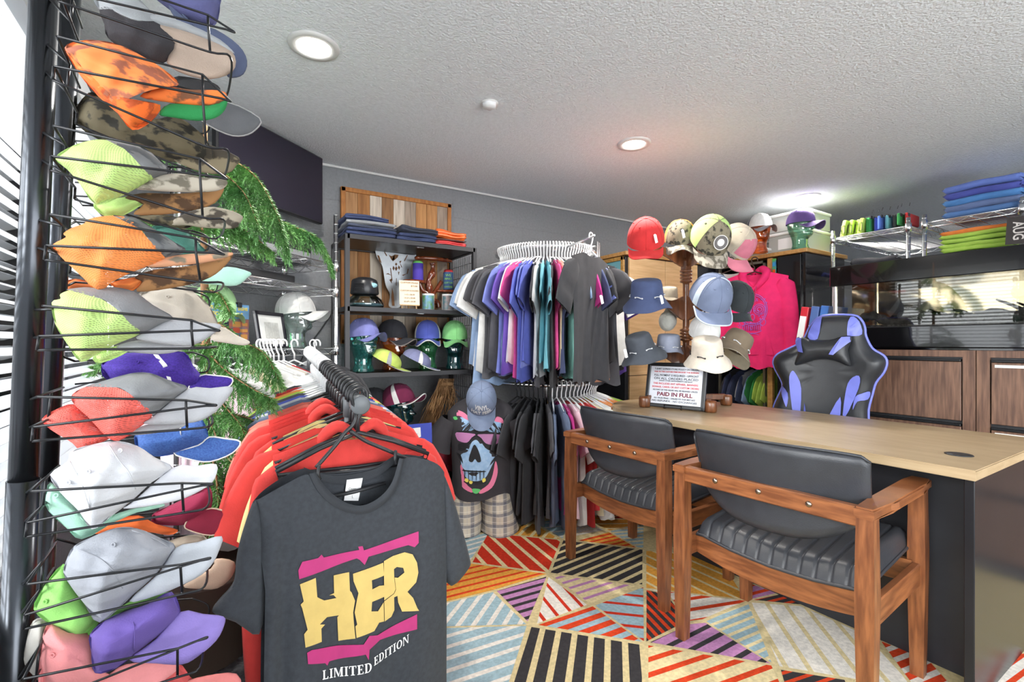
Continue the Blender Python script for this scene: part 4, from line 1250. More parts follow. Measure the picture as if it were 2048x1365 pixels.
for x in (-.045, 0, .045): bx(bm, (x, .006 if x else .05, .05 if x else .06), (.008, .008, .10 if x else .13), rot=(0 if x else -.5, 0, 0))
bx(bm, (0, -.008, .028), (.12, .014, .006)); finish('easel', bm, wood('easel', (206, 170, 122), (186, 148, 100)), t)
bm = bmesh.new()
for s, sz, x, z in (('CUSTOM MUGS', .0155, 0, .168), ('$15.00', .015, .03, .148), ('CUSTOM KOOZIES', .0135, 0, .118), ('1-12 x $6.00', .0125, 0, .094), ('13-24 x $5.00', .0125, 0, .072), ('25-UP x $4.00', .0125, 0, .05)):
    text_bm(bm, s, sz, Matrix.Translation((x, -.0045 - (.105 - z) * .105, z)) @ MF)
finish('lettering', bm, mat('board ink', (150, 116, 76), .6), t)
# --- third shelf: four glass heads in caps, two sports caps
z3 = SHZ[2] + .002
def capped(px, pz, dz, lab, gm, yaw, clab, sc=.93, rot=0, **k):
    q = on_y(px, 700, pz); q.z = dz
    head(lab, gm, q, yaw, sc, 'glass display heads')
    return cap('cap', clab, loc=q + Vector((.0, 0, .222 * sc)), rot=(0, math.radians(rot), yaw), sc=.98 * sc / .93, **k)
capped(727, BY0 + .13, z3, 'teal glass head looking right, leftmost on the third black shelf', GL_TEAL, RGT - .55, 'periwinkle cap on the leftmost teal head of the black shelf', crown=fabric('periwinkle cap', (112, 116, 188)), rot=-6, tilt=-.1)
capped(784, BY0 + .22, z3, 'amber glass head beneath a black cap on the black shelf', GL_AMBER, RGT - .35, 'black cap with grey underbrim on the amber head of the black shelf', crown=fabric('black cap', (42, 42, 48)), edge=fabric('grey edge', (120, 110, 104)), rot=2)
capped(855, BY0 + .20, z3, 'green glass head facing forward beneath a royal blue cap', GL_GREEN, -PI / 2 - .35, 'royal blue and white cap on the front-facing green head', crown=fabric('royal cap', (70, 84, 186)), back=fabric('navy mesh', (48, 56, 104)), edge=fabric('white', (226, 226, 224)), stripe=fabric('white', (226, 226, 224)), rot=4)
capped(909, BY0 + .15, z3, 'dark teal glass head beneath a green cap, rightmost on the third shelf', GL_DTEAL, -PI / 2 - .3, 'plain bright green cap on the rightmost dark teal head', crown=fabric('bright green cap', (120, 200, 116)), rot=8)
LIMEF, LAV = fabric('lime cap', (196, 222, 92)), fabric('lavender cap', (120, 124, 168))
GREYF, WHF = fabric('grey cap', (150, 152, 158)), fabric('white', (226, 226, 224))
q = on_y(772, 748, BY0 + .07); q.z = z3 + .062
cap('sports_cap', 'lime running cap with grey stripe lying on the third shelf', crown=LIMEF, stripe=GREYF, edge=GREYF, loc=q, rot=(0, math.radians(27), RGT + .05), sc=.92, droop=4, zs=.6, tilt=-.25)
q = on_y(833, 746, BY0 + .07); q.z = z3 + .062
cap('sports_cap', 'lavender running cap with white stripe lying on the third shelf', crown=LAV, stripe=WHF, edge=WHF, loc=q, rot=(0, math.radians(27), RGT + .1), sc=.9, droop=4, zs=.6, tilt=-.25)
# --- fourth shelf
z4 = SHZ[3] + .002
capped(798, BY0 + .10, z4, 'very dark teal glass head beneath a maroon cap on the fourth shelf', GL_DTEAL, RGT - .3, 'maroon cap with white piping on the fourth shelf head', crown=fabric('maroon cap', (112, 24, 62)), edge=WHF, stripe=WHF, rot=-14, sc=1.0, droop=6, tilt=-.25)
q = on_y(748, 800, BY0 + .2); q.z = z4 + .20
cap('cap', 'black cap behind the rail end on the fourth shelf', crown=fabric('black cap', (42, 42, 48)), loc=q, rot=(0, 0, RGT - .3), sc=1.0)
q2 = Vector((q.x, q.y, z4)); head('shadowed teal glass head under the black cap of the fourth shelf', GL_DTEAL, q2, RGT - .3, .95, 'glass display heads')
q = on_y(752, 858, BY0 + .03); q.z = z4 + .07
cap('cap', 'pale grey cap with dark brim behind the end of the garment rail', crown=fabric('pale grey cap', (186, 186, 182)), brim=GREYF, loc=q, rot=(0, math.radians(14), RGT - .2), sc=1.05)
random.seed(11)
t = thing('twig_bundle', 'sheaf of tied brown twigs hanging under the third black shelf', 'ornament', on_y(893, 765, BY0 + .12))
o = Vector(t.location)
tw = wood('twig', (190, 148, 102), (136, 98, 64), 20, (1, 1, 1), .8)
bm = bmesh.new()
for i in range(150):
    a = on_y(random.uniform(878, 908), 758, BY0 + .12 + random.uniform(-.03, .03)) - o
    f = random.random()
    b = on_y(lerp(822, 918, f) + random.uniform(-8, 8), lerp(905, 800, f) + random.uniform(-25, 15), BY0 + .10 + random.uniform(-.07, .05)) - o
    m1 = a.lerp(b, .35) + Vector((random.uniform(-.02, .02), random.uniform(-.015, .015), random.uniform(-.01, .02)))
    m2 = a.lerp(b, .7) + Vector((random.uniform(-.025, .025), random.uniform(-.02, .02), random.uniform(-.02, .02)))
    tube(bm, [a, m1, m2, b], [.0022, .002, .0016, .001], 4, caps=False)
finish('twigs', bm, tw, t)
bm = bmesh.new(); lathe(bm, [(.042, -.012), (.045, 0), (.042, .012)], 16, on_y(893, 768, BY0 + .12) - o); finish('tie', bm, tw, t)
# lower caps and folded goods on the fourth shelf
folded('folded_garment', 'pale blue grey folded garment on the fourth shelf beside the mannequin', 'clothes', fabric('pale steel', (150, 160, 176)), (1.30, BY0 + .12, z4), (.20, .24, .045), .1, 61)
folded('folded_garment', 'purple folded garment beneath the maroon-capped head', 'clothes', fabric('deep purple', (84, 40, 130)), (1.02, BY0 + .08, z4), (.16, .2, .03), 0, 62)
folded('folded_garment', 'navy folded cloth near the front edge of the fourth shelf', 'clothes', fabric('navy work', (44, 56, 96)), (1.17, BY0 + .1, z4), (.14, .2, .03), .2, 63)
z5 = SHZ[4] + .002
q = on_y(897, 960, BY0 + .05); q.z = z5 + .02
head('smoky glass head beneath a red knit cap on the lowest shelf', glass('smoky glass', (70, 92, 90), .1), q + Vector((0, 0, .0)), -PI / 2 - .5, 1.02, 'glass display heads')
cap('cap', 'dark red cap on the smoky head of the lowest shelf', crown=fabric('dark red cap', (140, 26, 44)), loc=q + Vector((0, 0, .215)), rot=(0, 0, -PI / 2 - .5), sc=1.05)
# ================================================================ inflated, traced pieces
def seg_dist(p, poly):
    best = 1e9
    n = len(poly)
    for i in range(n):
        a, b = poly[i - 1], poly[i]
        dx, dy = b[0] - a[0], b[1] - a[1]
        L = dx * dx + dy * dy
        t = 0 if L == 0 else max(0, min(1, ((p[0] - a[0]) * dx + (p[1] - a[1]) * dy) / L))
        q = (p[0] - a[0] - dx * t) ** 2 + (p[1] - a[1] - dy * t) ** 2
        if q < best: best = q
    return math.sqrt(best)
RINGS = (1, .985, .95, .89, .8, .68, .52, .34, .16)
def puff(bm, outline, place, T, D, Tb=None, ref=None, smooth=3, mi=0, rings=RINGS, extra=None, closed=True):
    """pillow-shaped solid on a traced outline; place(a, b, h) puts outline point (a, b) at height h out of its plane"""
    pts = [(q.x, q.y) for q in spline([(*p, 0) for p in outline], smooth, True)] if smooth > 1 else list(outline)
    ref = ref or pts
    cx = sum(p[0] for p in pts) / len(pts)
    cy = sum(p[1] for p in pts) / len(pts)
    def height(p, Tm):
        d = seg_dist(p, ref)
        k = 1 - min(1, d / D)
        h = Tm * math.sqrt(max(0, 1 - k * k))
        return h + (extra(p) * min(1, d / D) if extra else 0)
    for sgn, Tm in ((1, T), (-1, T if Tb is None else Tb)):
        if sgn < 0 and not closed: break
        prev = None
        for s in rings:
            ring = []
            for p in pts:
                q = (cx + (p[0] - cx) * s, cy + (p[1] - cy) * s)
                ring.append(bm.verts.new(place(q[0], q[1], sgn * height(q, Tm))))
            if prev:
                n = len(ring)
                for i in range(n):
                    f = bm.faces.new((prev[i - 1], prev[i], ring[i], ring[i - 1]))
                    f.material_index = mi; f.smooth = True
            prev = ring
        c = bm.verts.new(place(cx, cy, sgn * height((cx, cy), Tm)))
        for i in range(len(prev)):
            f = bm.faces.new((prev[i - 1], prev[i], c))
            f.material_index = mi; f.smooth = True
def plane_px(p0, n):
    """photo pixel -> point on the plane through p0 with normal n"""
    n = Vector(n).normalized()
    cam0 = Vector((0, 0, CAMH))
    def f(px, py, h=0.0):
        d = P(px, py, 1.0) - cam0
        t = (Vector(p0) - cam0).dot(n) / d.dot(n)
        return cam0 + d * t + n * h
    return f
# ================================================================ two-tier round clothes rack
RC = Vector((1.914, 2.655, 0))
t = thing('round_clothes_rack', 'two-tier chrome round clothes rack packed with shirts', 'clothes rack', RC)
rack = t
RR, ZU, ZL = .335, 1.715, .86
for z in (ZU, ZL):
    bm = bmesh.new()
    tube(bm, [Vector((RR * math.cos(a * PI / 24), RR * math.sin(a * PI / 24), z)) for a in range(48)], .0125, 8, closed=True)
    finish('ring_rail', bm, CHROME, t)
    for k in range(3):
        a = 4.35 + k * 2 * PI / 3
        bm = bmesh.new(); tube(bm, [Vector((0, 0, z - .01)), Vector((RR * math.cos(a), RR * math.sin(a), z - .005))], .009, 8); finish('spoke', bm, CHROME, t)
bm = bmesh.new(); tube(bm, [Vector((0, 0, .02)), Vector((0, 0, ZU + .01))], .022, 14); finish('centre_post', bm, CHROME, t)
sa = math.radians(302)
for d in (-.02, .02):
    bm = bmesh.new()
    p = Vector(((RR + .03) * math.cos(sa) + d * math.sin(sa), (RR + .03) * math.sin(sa) - d * math.cos(sa), 0))
    tube(bm, [p + Vector((0, 0, .86)), p + Vector((0, 0, ZU + .055))], .0075, 8)
    finish('upright', bm, CHROME, t)
bm = bmesh.new()
p = Vector(((RR + .03) * math.cos(sa), (RR + .03) * math.sin(sa), ZU + .03)); tube(bm, [p * .45 + Vector((0, 0, (ZU + .03) * .55)), p], .006, 8)
bx(bm, p * .72 + Vector((0, 0, (ZU + .02) * .28)), (.02, .03, .07)); finish('bracket', bm, CHROME, t)
for k in range(4):
    a = k * PI / 2 + .4
    bm = bmesh.new(); tube(bm, [Vector((0, 0, .05)), Vector((.36 * math.cos(a), .36 * math.sin(a), .025))], .014, 8); finish('foot', bm, CHROME, t)
UP = ('light blue,light blue,white,white,white,charcoal,charcoal,charcoal,charcoal,light blue,periwinkle,purple,white,hot pink,royal blue,periwinkle,royal blue,charcoal,pale grey,turquoise,turquoise,black,hot pink,cream,navy,mint,mint,light blue,'
      'magenta,black,navy,black,periwinkle,coral,peach,peach,black,charcoal,black,purple,purple,white,blue,royal blue,olive,olive,charcoal,raspberry,white,black,purple,purple,white,royal blue,olive').split(',')
labs = run_labels(UP, 'T-shirt', 'on the upper tier')
n = len(UP)
for i, c in enumerate(UP):
    a = math.radians(lerp(172, 343, i / (n - 1)))
    p = RC + Vector((RR * math.cos(a), RR * math.sin(a), ZU + .005))
    key = 'tank%d' % (i % 2) if c in ('peach', 'coral') else 'tee%d' % ((i * 7 + 3) % 4)
    rz = a + (.06 * math.sin(i * 2.3))
    if 291 < math.degrees(a) < 322: continue
    nm, ct = ('tank_top', 'tank top') if key[:2] == 'ta' else ('t_shirt', 'T-shirt')
    hang(GM[key], cloth(c), p - Vector((0, 0, .01)), rz, labs[i].replace('T-shirt', ct) if ct != 'T-shirt' else labs[i], nm, ct, 'shirts on the upper tier of the round rack', .98 + .05 * math.sin(i * 1.9))
    hanger(p, rz, 'white plastic hanger on the upper ring of the round rack', group='white hangers on the upper ring', sc=.95)
pb = P(1182, 512, 2.66); pb.z = ZU - .005
bm = bmesh.new(); pc = RC + Vector((0, 0, ZU - .007)); dv = pb - pc; dv.z = 0; tube(bm, [pc + dv.normalized() * RR - RC, pc + dv * 1.06 - RC], .007, 8); finish('display_arm', bm, CHROME, rack)
hang(GM['tee1'], cloth('black'), pb, RGT + .9, 'large black T-shirt turned towards the viewer on the upper round rack', group=None, sc=1.02)
hanger(pb, RGT + .9, 'white plastic hanger carrying the large black T-shirt', sc=1.0)
LO = ('black,' * 5 + 'charcoal,black,charcoal,slate,slate,magenta,pale pink,white,red,red,cream,white,white,orange,orange,orange,orange,orange,lime,lime,lime,lime,grey,slate').split(',')
labs = run_labels(LO, 'T-shirt', 'on the lower tier')
n = len(LO)
for i, c in enumerate(LO):
    a = math.radians(lerp(202, 338, i / (n - 1)))
    p = RC + Vector((RR * math.cos(a), RR * math.sin(a), ZL + .005))
    rz = a + (.07 * math.sin(i * 2.9))
    hang(GM['tee%d' % ((i * 5 + 1) % 4)], cloth(c), p - Vector((0, 0, .01)), rz, labs[i], group='shirts on the lower tier of the round rack', sc=.985 + .02 * math.sin(i * 1.7))
    hanger(p, rz, 'white plastic hanger on the lower ring of the round rack' if i >= 8 else 'dark plastic hanger holding a black shirt on the lower ring', None if i >= 8 else BLACK_PL, 'white hangers on the lower ring' if i >= 8 else 'dark hangers on the lower ring', .98)
# ================================================================ torso mannequin
MZ = 2.84
MP = P(963, 686, MZ); MP.z = 0
MROT = math.radians(-28)
t = thing('mannequin', 'headless torso mannequin in a dark skull T-shirt and plaid shorts', 'mannequin', MP, MROT)
KPX = FPX / MZ
TEE = [(.235, .174, .122), (.25, .174, .122), (.36, .170, .118), (.52, .180, .122), (.66, .200, .118), (.72, .196, .10), (.765, .150, .085), (.795, .085, .07), (.815, .066, .06)]
def tee_front(x, z):
    w, d = interp([(a, b, c) for a, b, c in TEE], z)
    s = min(.97, abs(x) / w)
    return -d * (1 - s ** 2.6) ** .5
bm = bmesh.new()
def tp(u, v):
    z = lerp(.235, .815, v)
    w, d = interp(TEE, z)
    a = 2 * PI * u
    c, s = math.cos(a), math.sin(a)
    k = 1 + .02 * math.sin(9 * a + 12 * z) * max(0, 1 - v * 2.6)
    return Vector((w * k * math.copysign(abs(c) ** .8, c), d * k * math.copysign(abs(s) ** .8, s), z - (.02 * math.sin(3 * a + 1) if v < .02 else 0)))
grid(bm, tp, 48, 30, closed_u=True)
for s in (-1, 1):
    def sl(u, v):
        a = 2 * PI * u
        c = Vector((s * .165, 0, .665)).lerp(Vector((s * .248, -.02, .50)), v)
        c.x += s * .025 * math.sin(PI * v)
        return c + Vector((math.cos(a) * .072 * (1 - .15 * v), math.sin(a) * (.082 - .01 * v), -s * math.cos(a) * -.035 * 1)) if False else c + Vector((math.cos(a) * .066, math.sin(a) * .082, s * math.cos(a) * .03))
    grid(bm, sl, 20, 10, closed_u=True)
shirt = finish('t_shirt', bm, mat('washed black jersey', (58, 56, 60), .9, noise=.18, nscale=12, bump=.2, bscale=300), t, True)
bm = bmesh.new(); lathe(bm, [(.055, .79), (.05, .86), (.045, .868), (0, .87)], 24); finish('neck', bm, mat('mannequin skin', (150, 140, 132), .5), t, True)
bm = bmesh.new()
def plaid_mat():
    m = mat('plaid cotton', (196, 186, 168), .85)
    nt = m.node_tree
    tc = nt.nodes.new('ShaderNodeTexCoord')
    sp = nt.nodes.new('ShaderNodeSeparateXYZ')
    nt.links.new(tc.outputs['Object'], sp.inputs[0])
    prev = None
    for ax, per, th, colr in (('X', .062, .32, (70, 78, 100)), ('Z', .062, .32, (70, 78, 100)), ('X', .0207, .12, (150, 150, 150)), ('Z', .031, .10, (225, 220, 208))):
        a = nt.nodes.new('ShaderNodeMath'); a.operation = 'DIVIDE'; a.inputs[1].default_value = per
        nt.links.new(sp.outputs[ax], a.inputs[0])
        b = nt.nodes.new('ShaderNodeMath'); b.operation = 'FRACT'; nt.links.new(a.outputs[0], b.inputs[0])
        c = nt.nodes.new('ShaderNodeMath'); c.operation = 'LESS_THAN'; c.inputs[1].default_value = th; nt.links.new(b.outputs[0], c.inputs[0])
        d = nt.nodes.new('ShaderNodeMath'); d.operation = 'MULTIPLY'; d.inputs[1].default_value = .6; nt.links.new(c.outputs[0], d.inputs[0])
        x = nt.nodes.new('ShaderNodeMix'); x.data_type = 'RGBA'
        if prev: nt.links.new(prev, x.inputs['A'])
        else: x.inputs['A'].default_value = (*lin((196, 186, 168)), 1)
        x.inputs['B'].default_value = (*lin(colr), 1)
        nt.links.new(d.outputs[0], x.inputs['Factor'])
        prev = x.outputs['Result']
    nt.links.new(prev, nt.nodes['Principled BSDF'].inputs['Base Color'])
    return m
for s in (-1, 1):
    def lg(u, v):
        a = 2 * PI * u
        z = lerp(.012, .28, v)
        w = lerp(.112, .078, v) * (1 + .05 * math.sin(4 * a + 9 * v + s))
        return Vector((s * lerp(.108, .080, v) + w * math.cos(a), lerp(.125, .10, v) * math.sin(a) * (1 + .05 * math.sin(3 * a + 14 * v)), z + (.012 * math.sin(2 * a + s) if v < .05 else 0)))
    grid(bm, lg, 28, 14, closed_u=True)
finish('shorts', bm, plaid_mat(), t, True)
K6 = lambda p: (640 + p[0] / 3.303, 700 + p[1] / 3.303)
def on_tee(p, lift):
    x, y = K6(p)
    lx, lz = (x - 963) / KPX, CAMH + (HY - y) / KPX
    return Vector((lx, tee_front(lx, lz) - lift, lz))
def tee_print(name, polys, m, lift):
    if len(polys) > 1:
        for q in polys: tee_print(name, [q], m, lift)
        return
    bm = bmesh.new()
    for poly in polys:
        pts = [(q.x, q.y) for q in spline([(*p, 0) for p in poly], 3, True)]
        vs = [bm.verts.new((x, y, 0)) for x, y in pts]
        try: bm.faces.new(vs)
        except ValueError: pass
    bm.normal_update()
    bmesh.ops.triangulate(bm, faces=bm.faces)
    for _ in range(2): bmesh.ops.subdivide_edges(bm, edges=[e for e in bm.edges if e.calc_length() > 28], cuts=1)
    for v in bm.verts: v.co = on_tee((v.co.x, v.co.y), lift)
    return finish(name, bm, m, shirt, False)
pinkp = mat('print pink', (226, 124, 158), .7)
bluep = mat('print pale blue', (166, 196, 226), .7, c2=(140, 176, 214), nscale=40)
inkp = mat('print ink', (30, 30, 34), .7)
tee_print('skull_print', [[(885, 400), (950, 415), (1000, 448), (1150, 448), (1205, 440), (1210, 520), (1190, 560), (1195, 640), (1150, 700), (1120, 760), (1085, 815), (1020, 830), (960, 800), (930, 700), (905, 640), (900, 520), (870, 450)]], bluep, .002)
tee_print('pink_print', [[(865, 420), (885, 385), (925, 388), (960, 402), (990, 430), (1000, 452), (960, 436), (925, 420), (890, 430), (875, 470)], [(1150, 452), (1165, 425), (1200, 440), (1208, 470), (1185, 462)], [(932, 690), (942, 700), (952, 770), (968, 845), (1015, 885), (1000, 900), (935, 860), (918, 760)], [(1155, 705), (1170, 760), (1160, 820), (1130, 875), (1065, 908), (1052, 892), (1110, 850), (1138, 790)]], pinkp, .0035)
tee_print('sunglass_print', [[(898, 515), (1192, 528), (1198, 590), (1152, 642), (1090, 618), (1052, 556), (1012, 556), (980, 618), (930, 642), (902, 600)]], inkp, .0045)
tee_print('lens_print', [[(908, 524), (1025, 530), (1005, 552), (975, 585), (930, 580), (910, 565)], [(1045, 532), (1186, 538), (1188, 575), (1150, 600), (1095, 590), (1066, 556)]], mat('print mauve', (190, 128, 176), .5), .006)
tee_print('bone_print', [[(1000, 590), (1020, 570), (1040, 570), (1062, 600), (1085, 640), (1130, 660), (1120, 720), (1080, 760), (960, 760), (935, 700), (940, 660), (980, 640)]], bluep, .0055)
tee_print('nose_print', [[(1022, 596), (1048, 636), (1064, 700), (1042, 708), (1026, 688), (1008, 708), (986, 696), (1000, 640)], [(905, 655), (935, 668), (950, 720), (935, 700)], [(1195, 650), (1150, 680), (1120, 730), (1150, 700)], [(955, 760), (1085, 765), (1080, 772), (960, 768)], [(960, 830), (1090, 830), (1075, 845), (980, 845)]] + [[(960 + k * 24, 765), (964 + k * 24, 765), (963 + k * 24, 818), (960 + k * 24, 818)] for k in range(6)], inkp, .007)
tee_print('yellow_print', [[(965, 812), (985, 818), (980, 836), (962, 830)], [(1072, 815), (1090, 810), (1092, 828), (1075, 836)], [(990, 826), (1010, 830), (1005, 846), (990, 842)]], mat('print yellow', (226, 208, 96), .7), .0075)
tee_print('green_print', [[(1010, 875), (1060, 880), (1040, 905), (1015, 900)], [(885, 430), (905, 425), (915, 440), (895, 446)]], mat('print green', (96, 190, 110), .7), .0075)
cp = P(961, 800, MZ); 
c = cap('cap', 'washed blue cap lettered VINYL HAT FEEL on the mannequin neck', crown=fabric('washed blue', (112, 128, 160)), loc=MP + Vector((-.04, -.074, .795)), rot=(0, math.radians(60), MROT - PI / 2), sc=1.0, droop=5, L=.085)
bm = bmesh.new()
for s, sz, zz in (('VINYL', .038, .068), ('HAT FEEL', .034, .034)):
    def M(v, zz=zz):
        ang = v.x / .10
        vv = (zz + v.y) / H0
        q = crown_pt(ang, math.asin(min(.98, vv)) / (PI / 2))
        return q * 1.018
    text_bm(bm, s, sz, M, bold=.0016, sx=.95)
finish('lettering', bm, mat('print white', (236, 236, 236), .7), c)
# ================================================================ hat tree standing on the desk
HZ = 2.88
HT = P(1372, 813, HZ); HT.z = DH + .001
HTW = wood('walnut stain', (124, 76, 44), (88, 50, 28), 7, (7, 7, 1.3), .35, .4)
t = thing('hat_tree', 'turned brown wooden hat tree standing on the far end of the desk', 'hat stand', HT)
hz = lambda y: CAMH + (HY - y) / (FPX / HZ) - DH
bm = bmesh.new()
prof = [(.0, .03), (.021, .03)]
for y0, y1 in ((683, 658), (567, 540)):
    prof += [(.0185, hz(y0 + 4))]
    for k in range(4):
        zc = lerp(hz(y0), hz(y1), (k + .5) / 4); dz = (hz(y1) - hz(y0)) / 8
        prof += [(.02, zc - dz), (.034, zc - dz * .6), (.036, zc), (.034, zc + dz * .6), (.02, zc + dz)]
    prof += [(.0185, hz(y1 - 4))]
prof += [(.02, hz(535)), (.02, hz(500)), (0, hz(500))]
lathe(bm, prof, 24); finish('pole', bm, HTW, t)
bm = bmesh.new(); bx(bm, (0, 0, hz(532)), (.046, .046, .06), bev=.004); bx(bm, (0, 0, hz(510)), (.05, .05, .05), bev=.004); finish('post_block', bm, HTW, t)
for zt, k0 in ((hz(512), 0), (hz(618), .3), (hz(716), .1)):
    for k in range(4):
        a = k0 - .55 + k * PI / 2
        Mx = Matrix.Translation((0, 0, zt)) @ Matrix.Rotation(a, 4, 'Z') @ Matrix(((1, 0, 0, 0), (0, 0, 1, .009), (0, 1, 0, 0), (0, 0, 0, 1)))
        o = [(.015, -.06), (.05, -.055), (.10, -.02), (.15, .01), (.19, .03), (.205, .055), (.19, .065), (.15, .05), (.09, .045), (.05, .06), (.015, .065)]
        bm = bmesh.new(); prism(bm, [(q.x, q.y) for q in spline([(*p, 0) for p in o], 3, True)], -.018, Mx, bev=.002); finish('arm', bm, HTW, t)
for k in range(4):
    a = math.radians(-113) + k * PI / 2
    Mx = Matrix.Translation((0, 0, .02)) @ Matrix.Rotation(a, 4, 'Z')
    bm = bmesh.new(); bx(bm, (.13, 0, .032), (.24, .03, .035), rot=Matrix.Rotation(a, 4, 'Z') if False else None, bev=.004)
    lathe(bm, [(0, 0), (.03, 0), (.034, .012), (.034, .05), (.03, .062), (0, .064)], 20, (.262, 0, -.0195))
    bmesh.ops.transform(bm, matrix=Matrix.Rotation(a, 4, 'Z') @ Matrix.Translation((0, 0, .0195)), verts=bm.verts)
    finish('foot', bm, HTW, t)
TAG = mat('price tag', (236, 236, 236), .6)
def tagbit(px, py, z, par=None, h=.03, lean=.2):
    q = P(px, py, z)
    return q
def hat_at(px, py, z): return P(px, py, z)
REDF = fabric('cap red', (214, 34, 36))
def camo(name, a, b, c=None):
    if name in MATS: return MATS[name]
    m = mat(name, a, .85, c2=b, nscale=26, stretch=(1, 1.6, 1.3), lo=.50, hi=.57)
    return m
CAMO = camo('woodland camo', (132, 124, 104), (56, 54, 46)); CAMOG = camo('grey camo', (172, 164, 150), (104, 98, 86))
OCAMO = camo('orange camo', (226, 116, 52), (116, 74, 50))
V = -PI / 2 - YAW                     # facing the photographer
cap('cap', 'bright red cap at the upper left of the hat tree', crown=REDF, loc=hat_at(1291, 484, 2.74), rot=(0, .62, V - .25), sc=1.18, group='hats on the hat tree', L=.066, droop=5)
cap('cap', 'orange-backed camouflage cap next to the red one on the hat tree', crown=CAMO, back=fabric('cap orange', (240, 128, 44)), split=1.2, brim=CAMOG, loc=hat_at(1360, 481, 2.76), rot=(0, .45, V - .25), sc=1.0, group='hats on the hat tree')
c = cap('cap', 'lime mesh and camouflage cap with a round sticker, topmost on the hat tree', crown=CAMO, back=fabric('cap lime', (186, 224, 120)), split=1.05, brim=CAMOG, loc=hat_at(1417, 480, 2.66), rot=(0, 1.0, V + .08), sc=1.2, group='hats on the hat tree', L=.066, droop=5)
bm = bmesh.new()
qn = crown_pt(.0, .40)
nv = Vector((.8, 0, .6)).normalized()
Mq = frame_of(qn * 1.03, Vector((0, 1, 0)), nv)
for r0, r1, mi in ((.0, .016, 0), (.016, .030, 1), (.030, .033, 0)):
    A = [bm.verts.new(Mq @ Vector((r0 * math.cos(k * PI / 16), r0 * math.sin(k * PI / 16), .002))) for k in range(32)] if r0 else None
    B = [bm.verts.new(Mq @ Vector((r1 * math.cos(k * PI / 16), r1 * math.sin(k * PI / 16), .002))) for k in range(32)]
    if A:
        for k in range(32):
            f = bm.faces.new((A[k - 1], A[k], B[k], B[k - 1])); f.material_index = mi
    else: bm.faces.new(B).material_index = mi
finish('round_sticker', bm, [mat('sticker white', (228, 226, 220), .5), mat('sticker grey', (96, 92, 92), .5)], c)
cap('cap', 'faded pink cap with beige back at the upper right of the hat tree', crown=fabric('cap beige', (186, 172, 152)), brim=fabric('cap faded pink', (202, 104, 126)), loc=hat_at(1466, 492, 2.8), rot=(.2, .95, V + .75), sc=1.12, group='hats on the hat tree', arch=fabric('cap faded pink', (202, 104, 126)), L=.07)
NAVYB = fabric('bucket navy', (56, 70, 112)); CORD = mat('cord silver', (216, 218, 222), .4, .4)
bucket('bucket_hat', 'navy bucket hat on the middle left arm of the hat tree', NAVYB, hat_at(1294, 596, 2.72), (.12, .22, V + .15), 1.03, CORD, group='hats on the hat tree', seed=1)
c = cap('cap', 'slate blue cap with white side stripes on the middle of the hat tree', crown=fabric('cap slate blue', (104, 118, 150)), stripe=fabric('pale blue trim', (190, 206, 222)), edge=fabric('pale blue trim', (190, 206, 222)), loc=hat_at(1419, 598, 2.62), rot=(0, .78, V + .05), sc=1.22, group='hats on the hat tree', L=.068, droop=5)
bm = bmesh.new()
q = plane_px(hat_at(1450, 570, 2.58), (-FX, -FY, 0))
ql = [q(1441, 549), q(1446, 547), q(1461, 580), q(1455, 583)]
bm.faces.new([bm.verts.new(v) for v in ql]); bm.faces.new([bm.verts.new(v + Vector((FX, FY, 0)) * .002) for v in ql])
c2 = finish('hang_tag', bm, mat('black tag', (50, 50, 52), .5), None)
tm = bmesh.new()
ta = (ql[2] - ql[1]).normalized()
text_bm(tm, 'ADAMS', .017, frame_of((ql[0] + ql[2]) / 2 - Vector((FX, FY, 0)) * .001, ta, Vector((-FX, -FY, 0))))
c2t = finish('lettering', tm, TAG, c2)
tag(c2, 'black brand hang tag with white letters beside the slate blue cap', 'tag')
cap('cap', 'plain black cap beside the pink hoodie on the hat tree', crown=fabric('cap black', (40, 46, 50)), loc=hat_at(1468, 604, 2.78), rot=(0, .72, V + .25), sc=1.05, group='hats on the hat tree', L=.06)
cap('cap', 'white cap mostly hidden under the slate blue one', crown=WHF, loc=hat_at(1408, 668, 2.84), rot=(0, .5, V - .05), sc=1.0, group='hats on the hat tree')
bucket('bucket_hat', 'charcoal bucket hat at the lower left of the hat tree', fabric('bucket charcoal', (62, 68, 78)), hat_at(1282, 700, 2.70), (.35, .15, V + .1), .9, CORD, group='hats on the hat tree', seed=3, brimw=.055)
bucket('bucket_hat', 'pale slate bucket hat behind the charcoal one on the hat tree', fabric('bucket slate', (134, 142, 164)), hat_at(1337, 696, 2.80), (0, .1, V), .78, CORD, group='hats on the hat tree', seed=2, brimw=.02, drop=.03)
bucket('bucket_hat', 'cream bucket hat on the lower front of the hat tree', fabric('bucket cream', (214, 202, 184)), hat_at(1414, 710, 2.60), (.2, .25, V + .2), .92, BLACK_PL, group='hats on the hat tree', seed=4)
bucket('bucket_hat', 'brown bucket hat with pale lining at the lower right of the hat tree', fabric('bucket brown', (112, 96, 76)), hat_at(1468, 696, 2.76), (-.5, -.35, V - .5), .95, CORD, group='hats on the hat tree', seed=6, inner=fabric('bucket lining', (196, 190, 164)))
bucket('bucket_hat', 'sand coloured hat peeping out behind the navy bucket hat', fabric('bucket sand', (206, 192, 166)), hat_at(1337, 594, 2.95), (0, .2, V), .62, None, group='hats on the hat tree', seed=2)
cap('cap', 'pale grey cap seen from behind under the navy bucket hat', crown=fabric('cap pale', (186, 186, 176)), loc=hat_at(1336, 644, 2.95), rot=(0, -1.2, V + 2.6), sc=.6, group='hats on the hat tree')
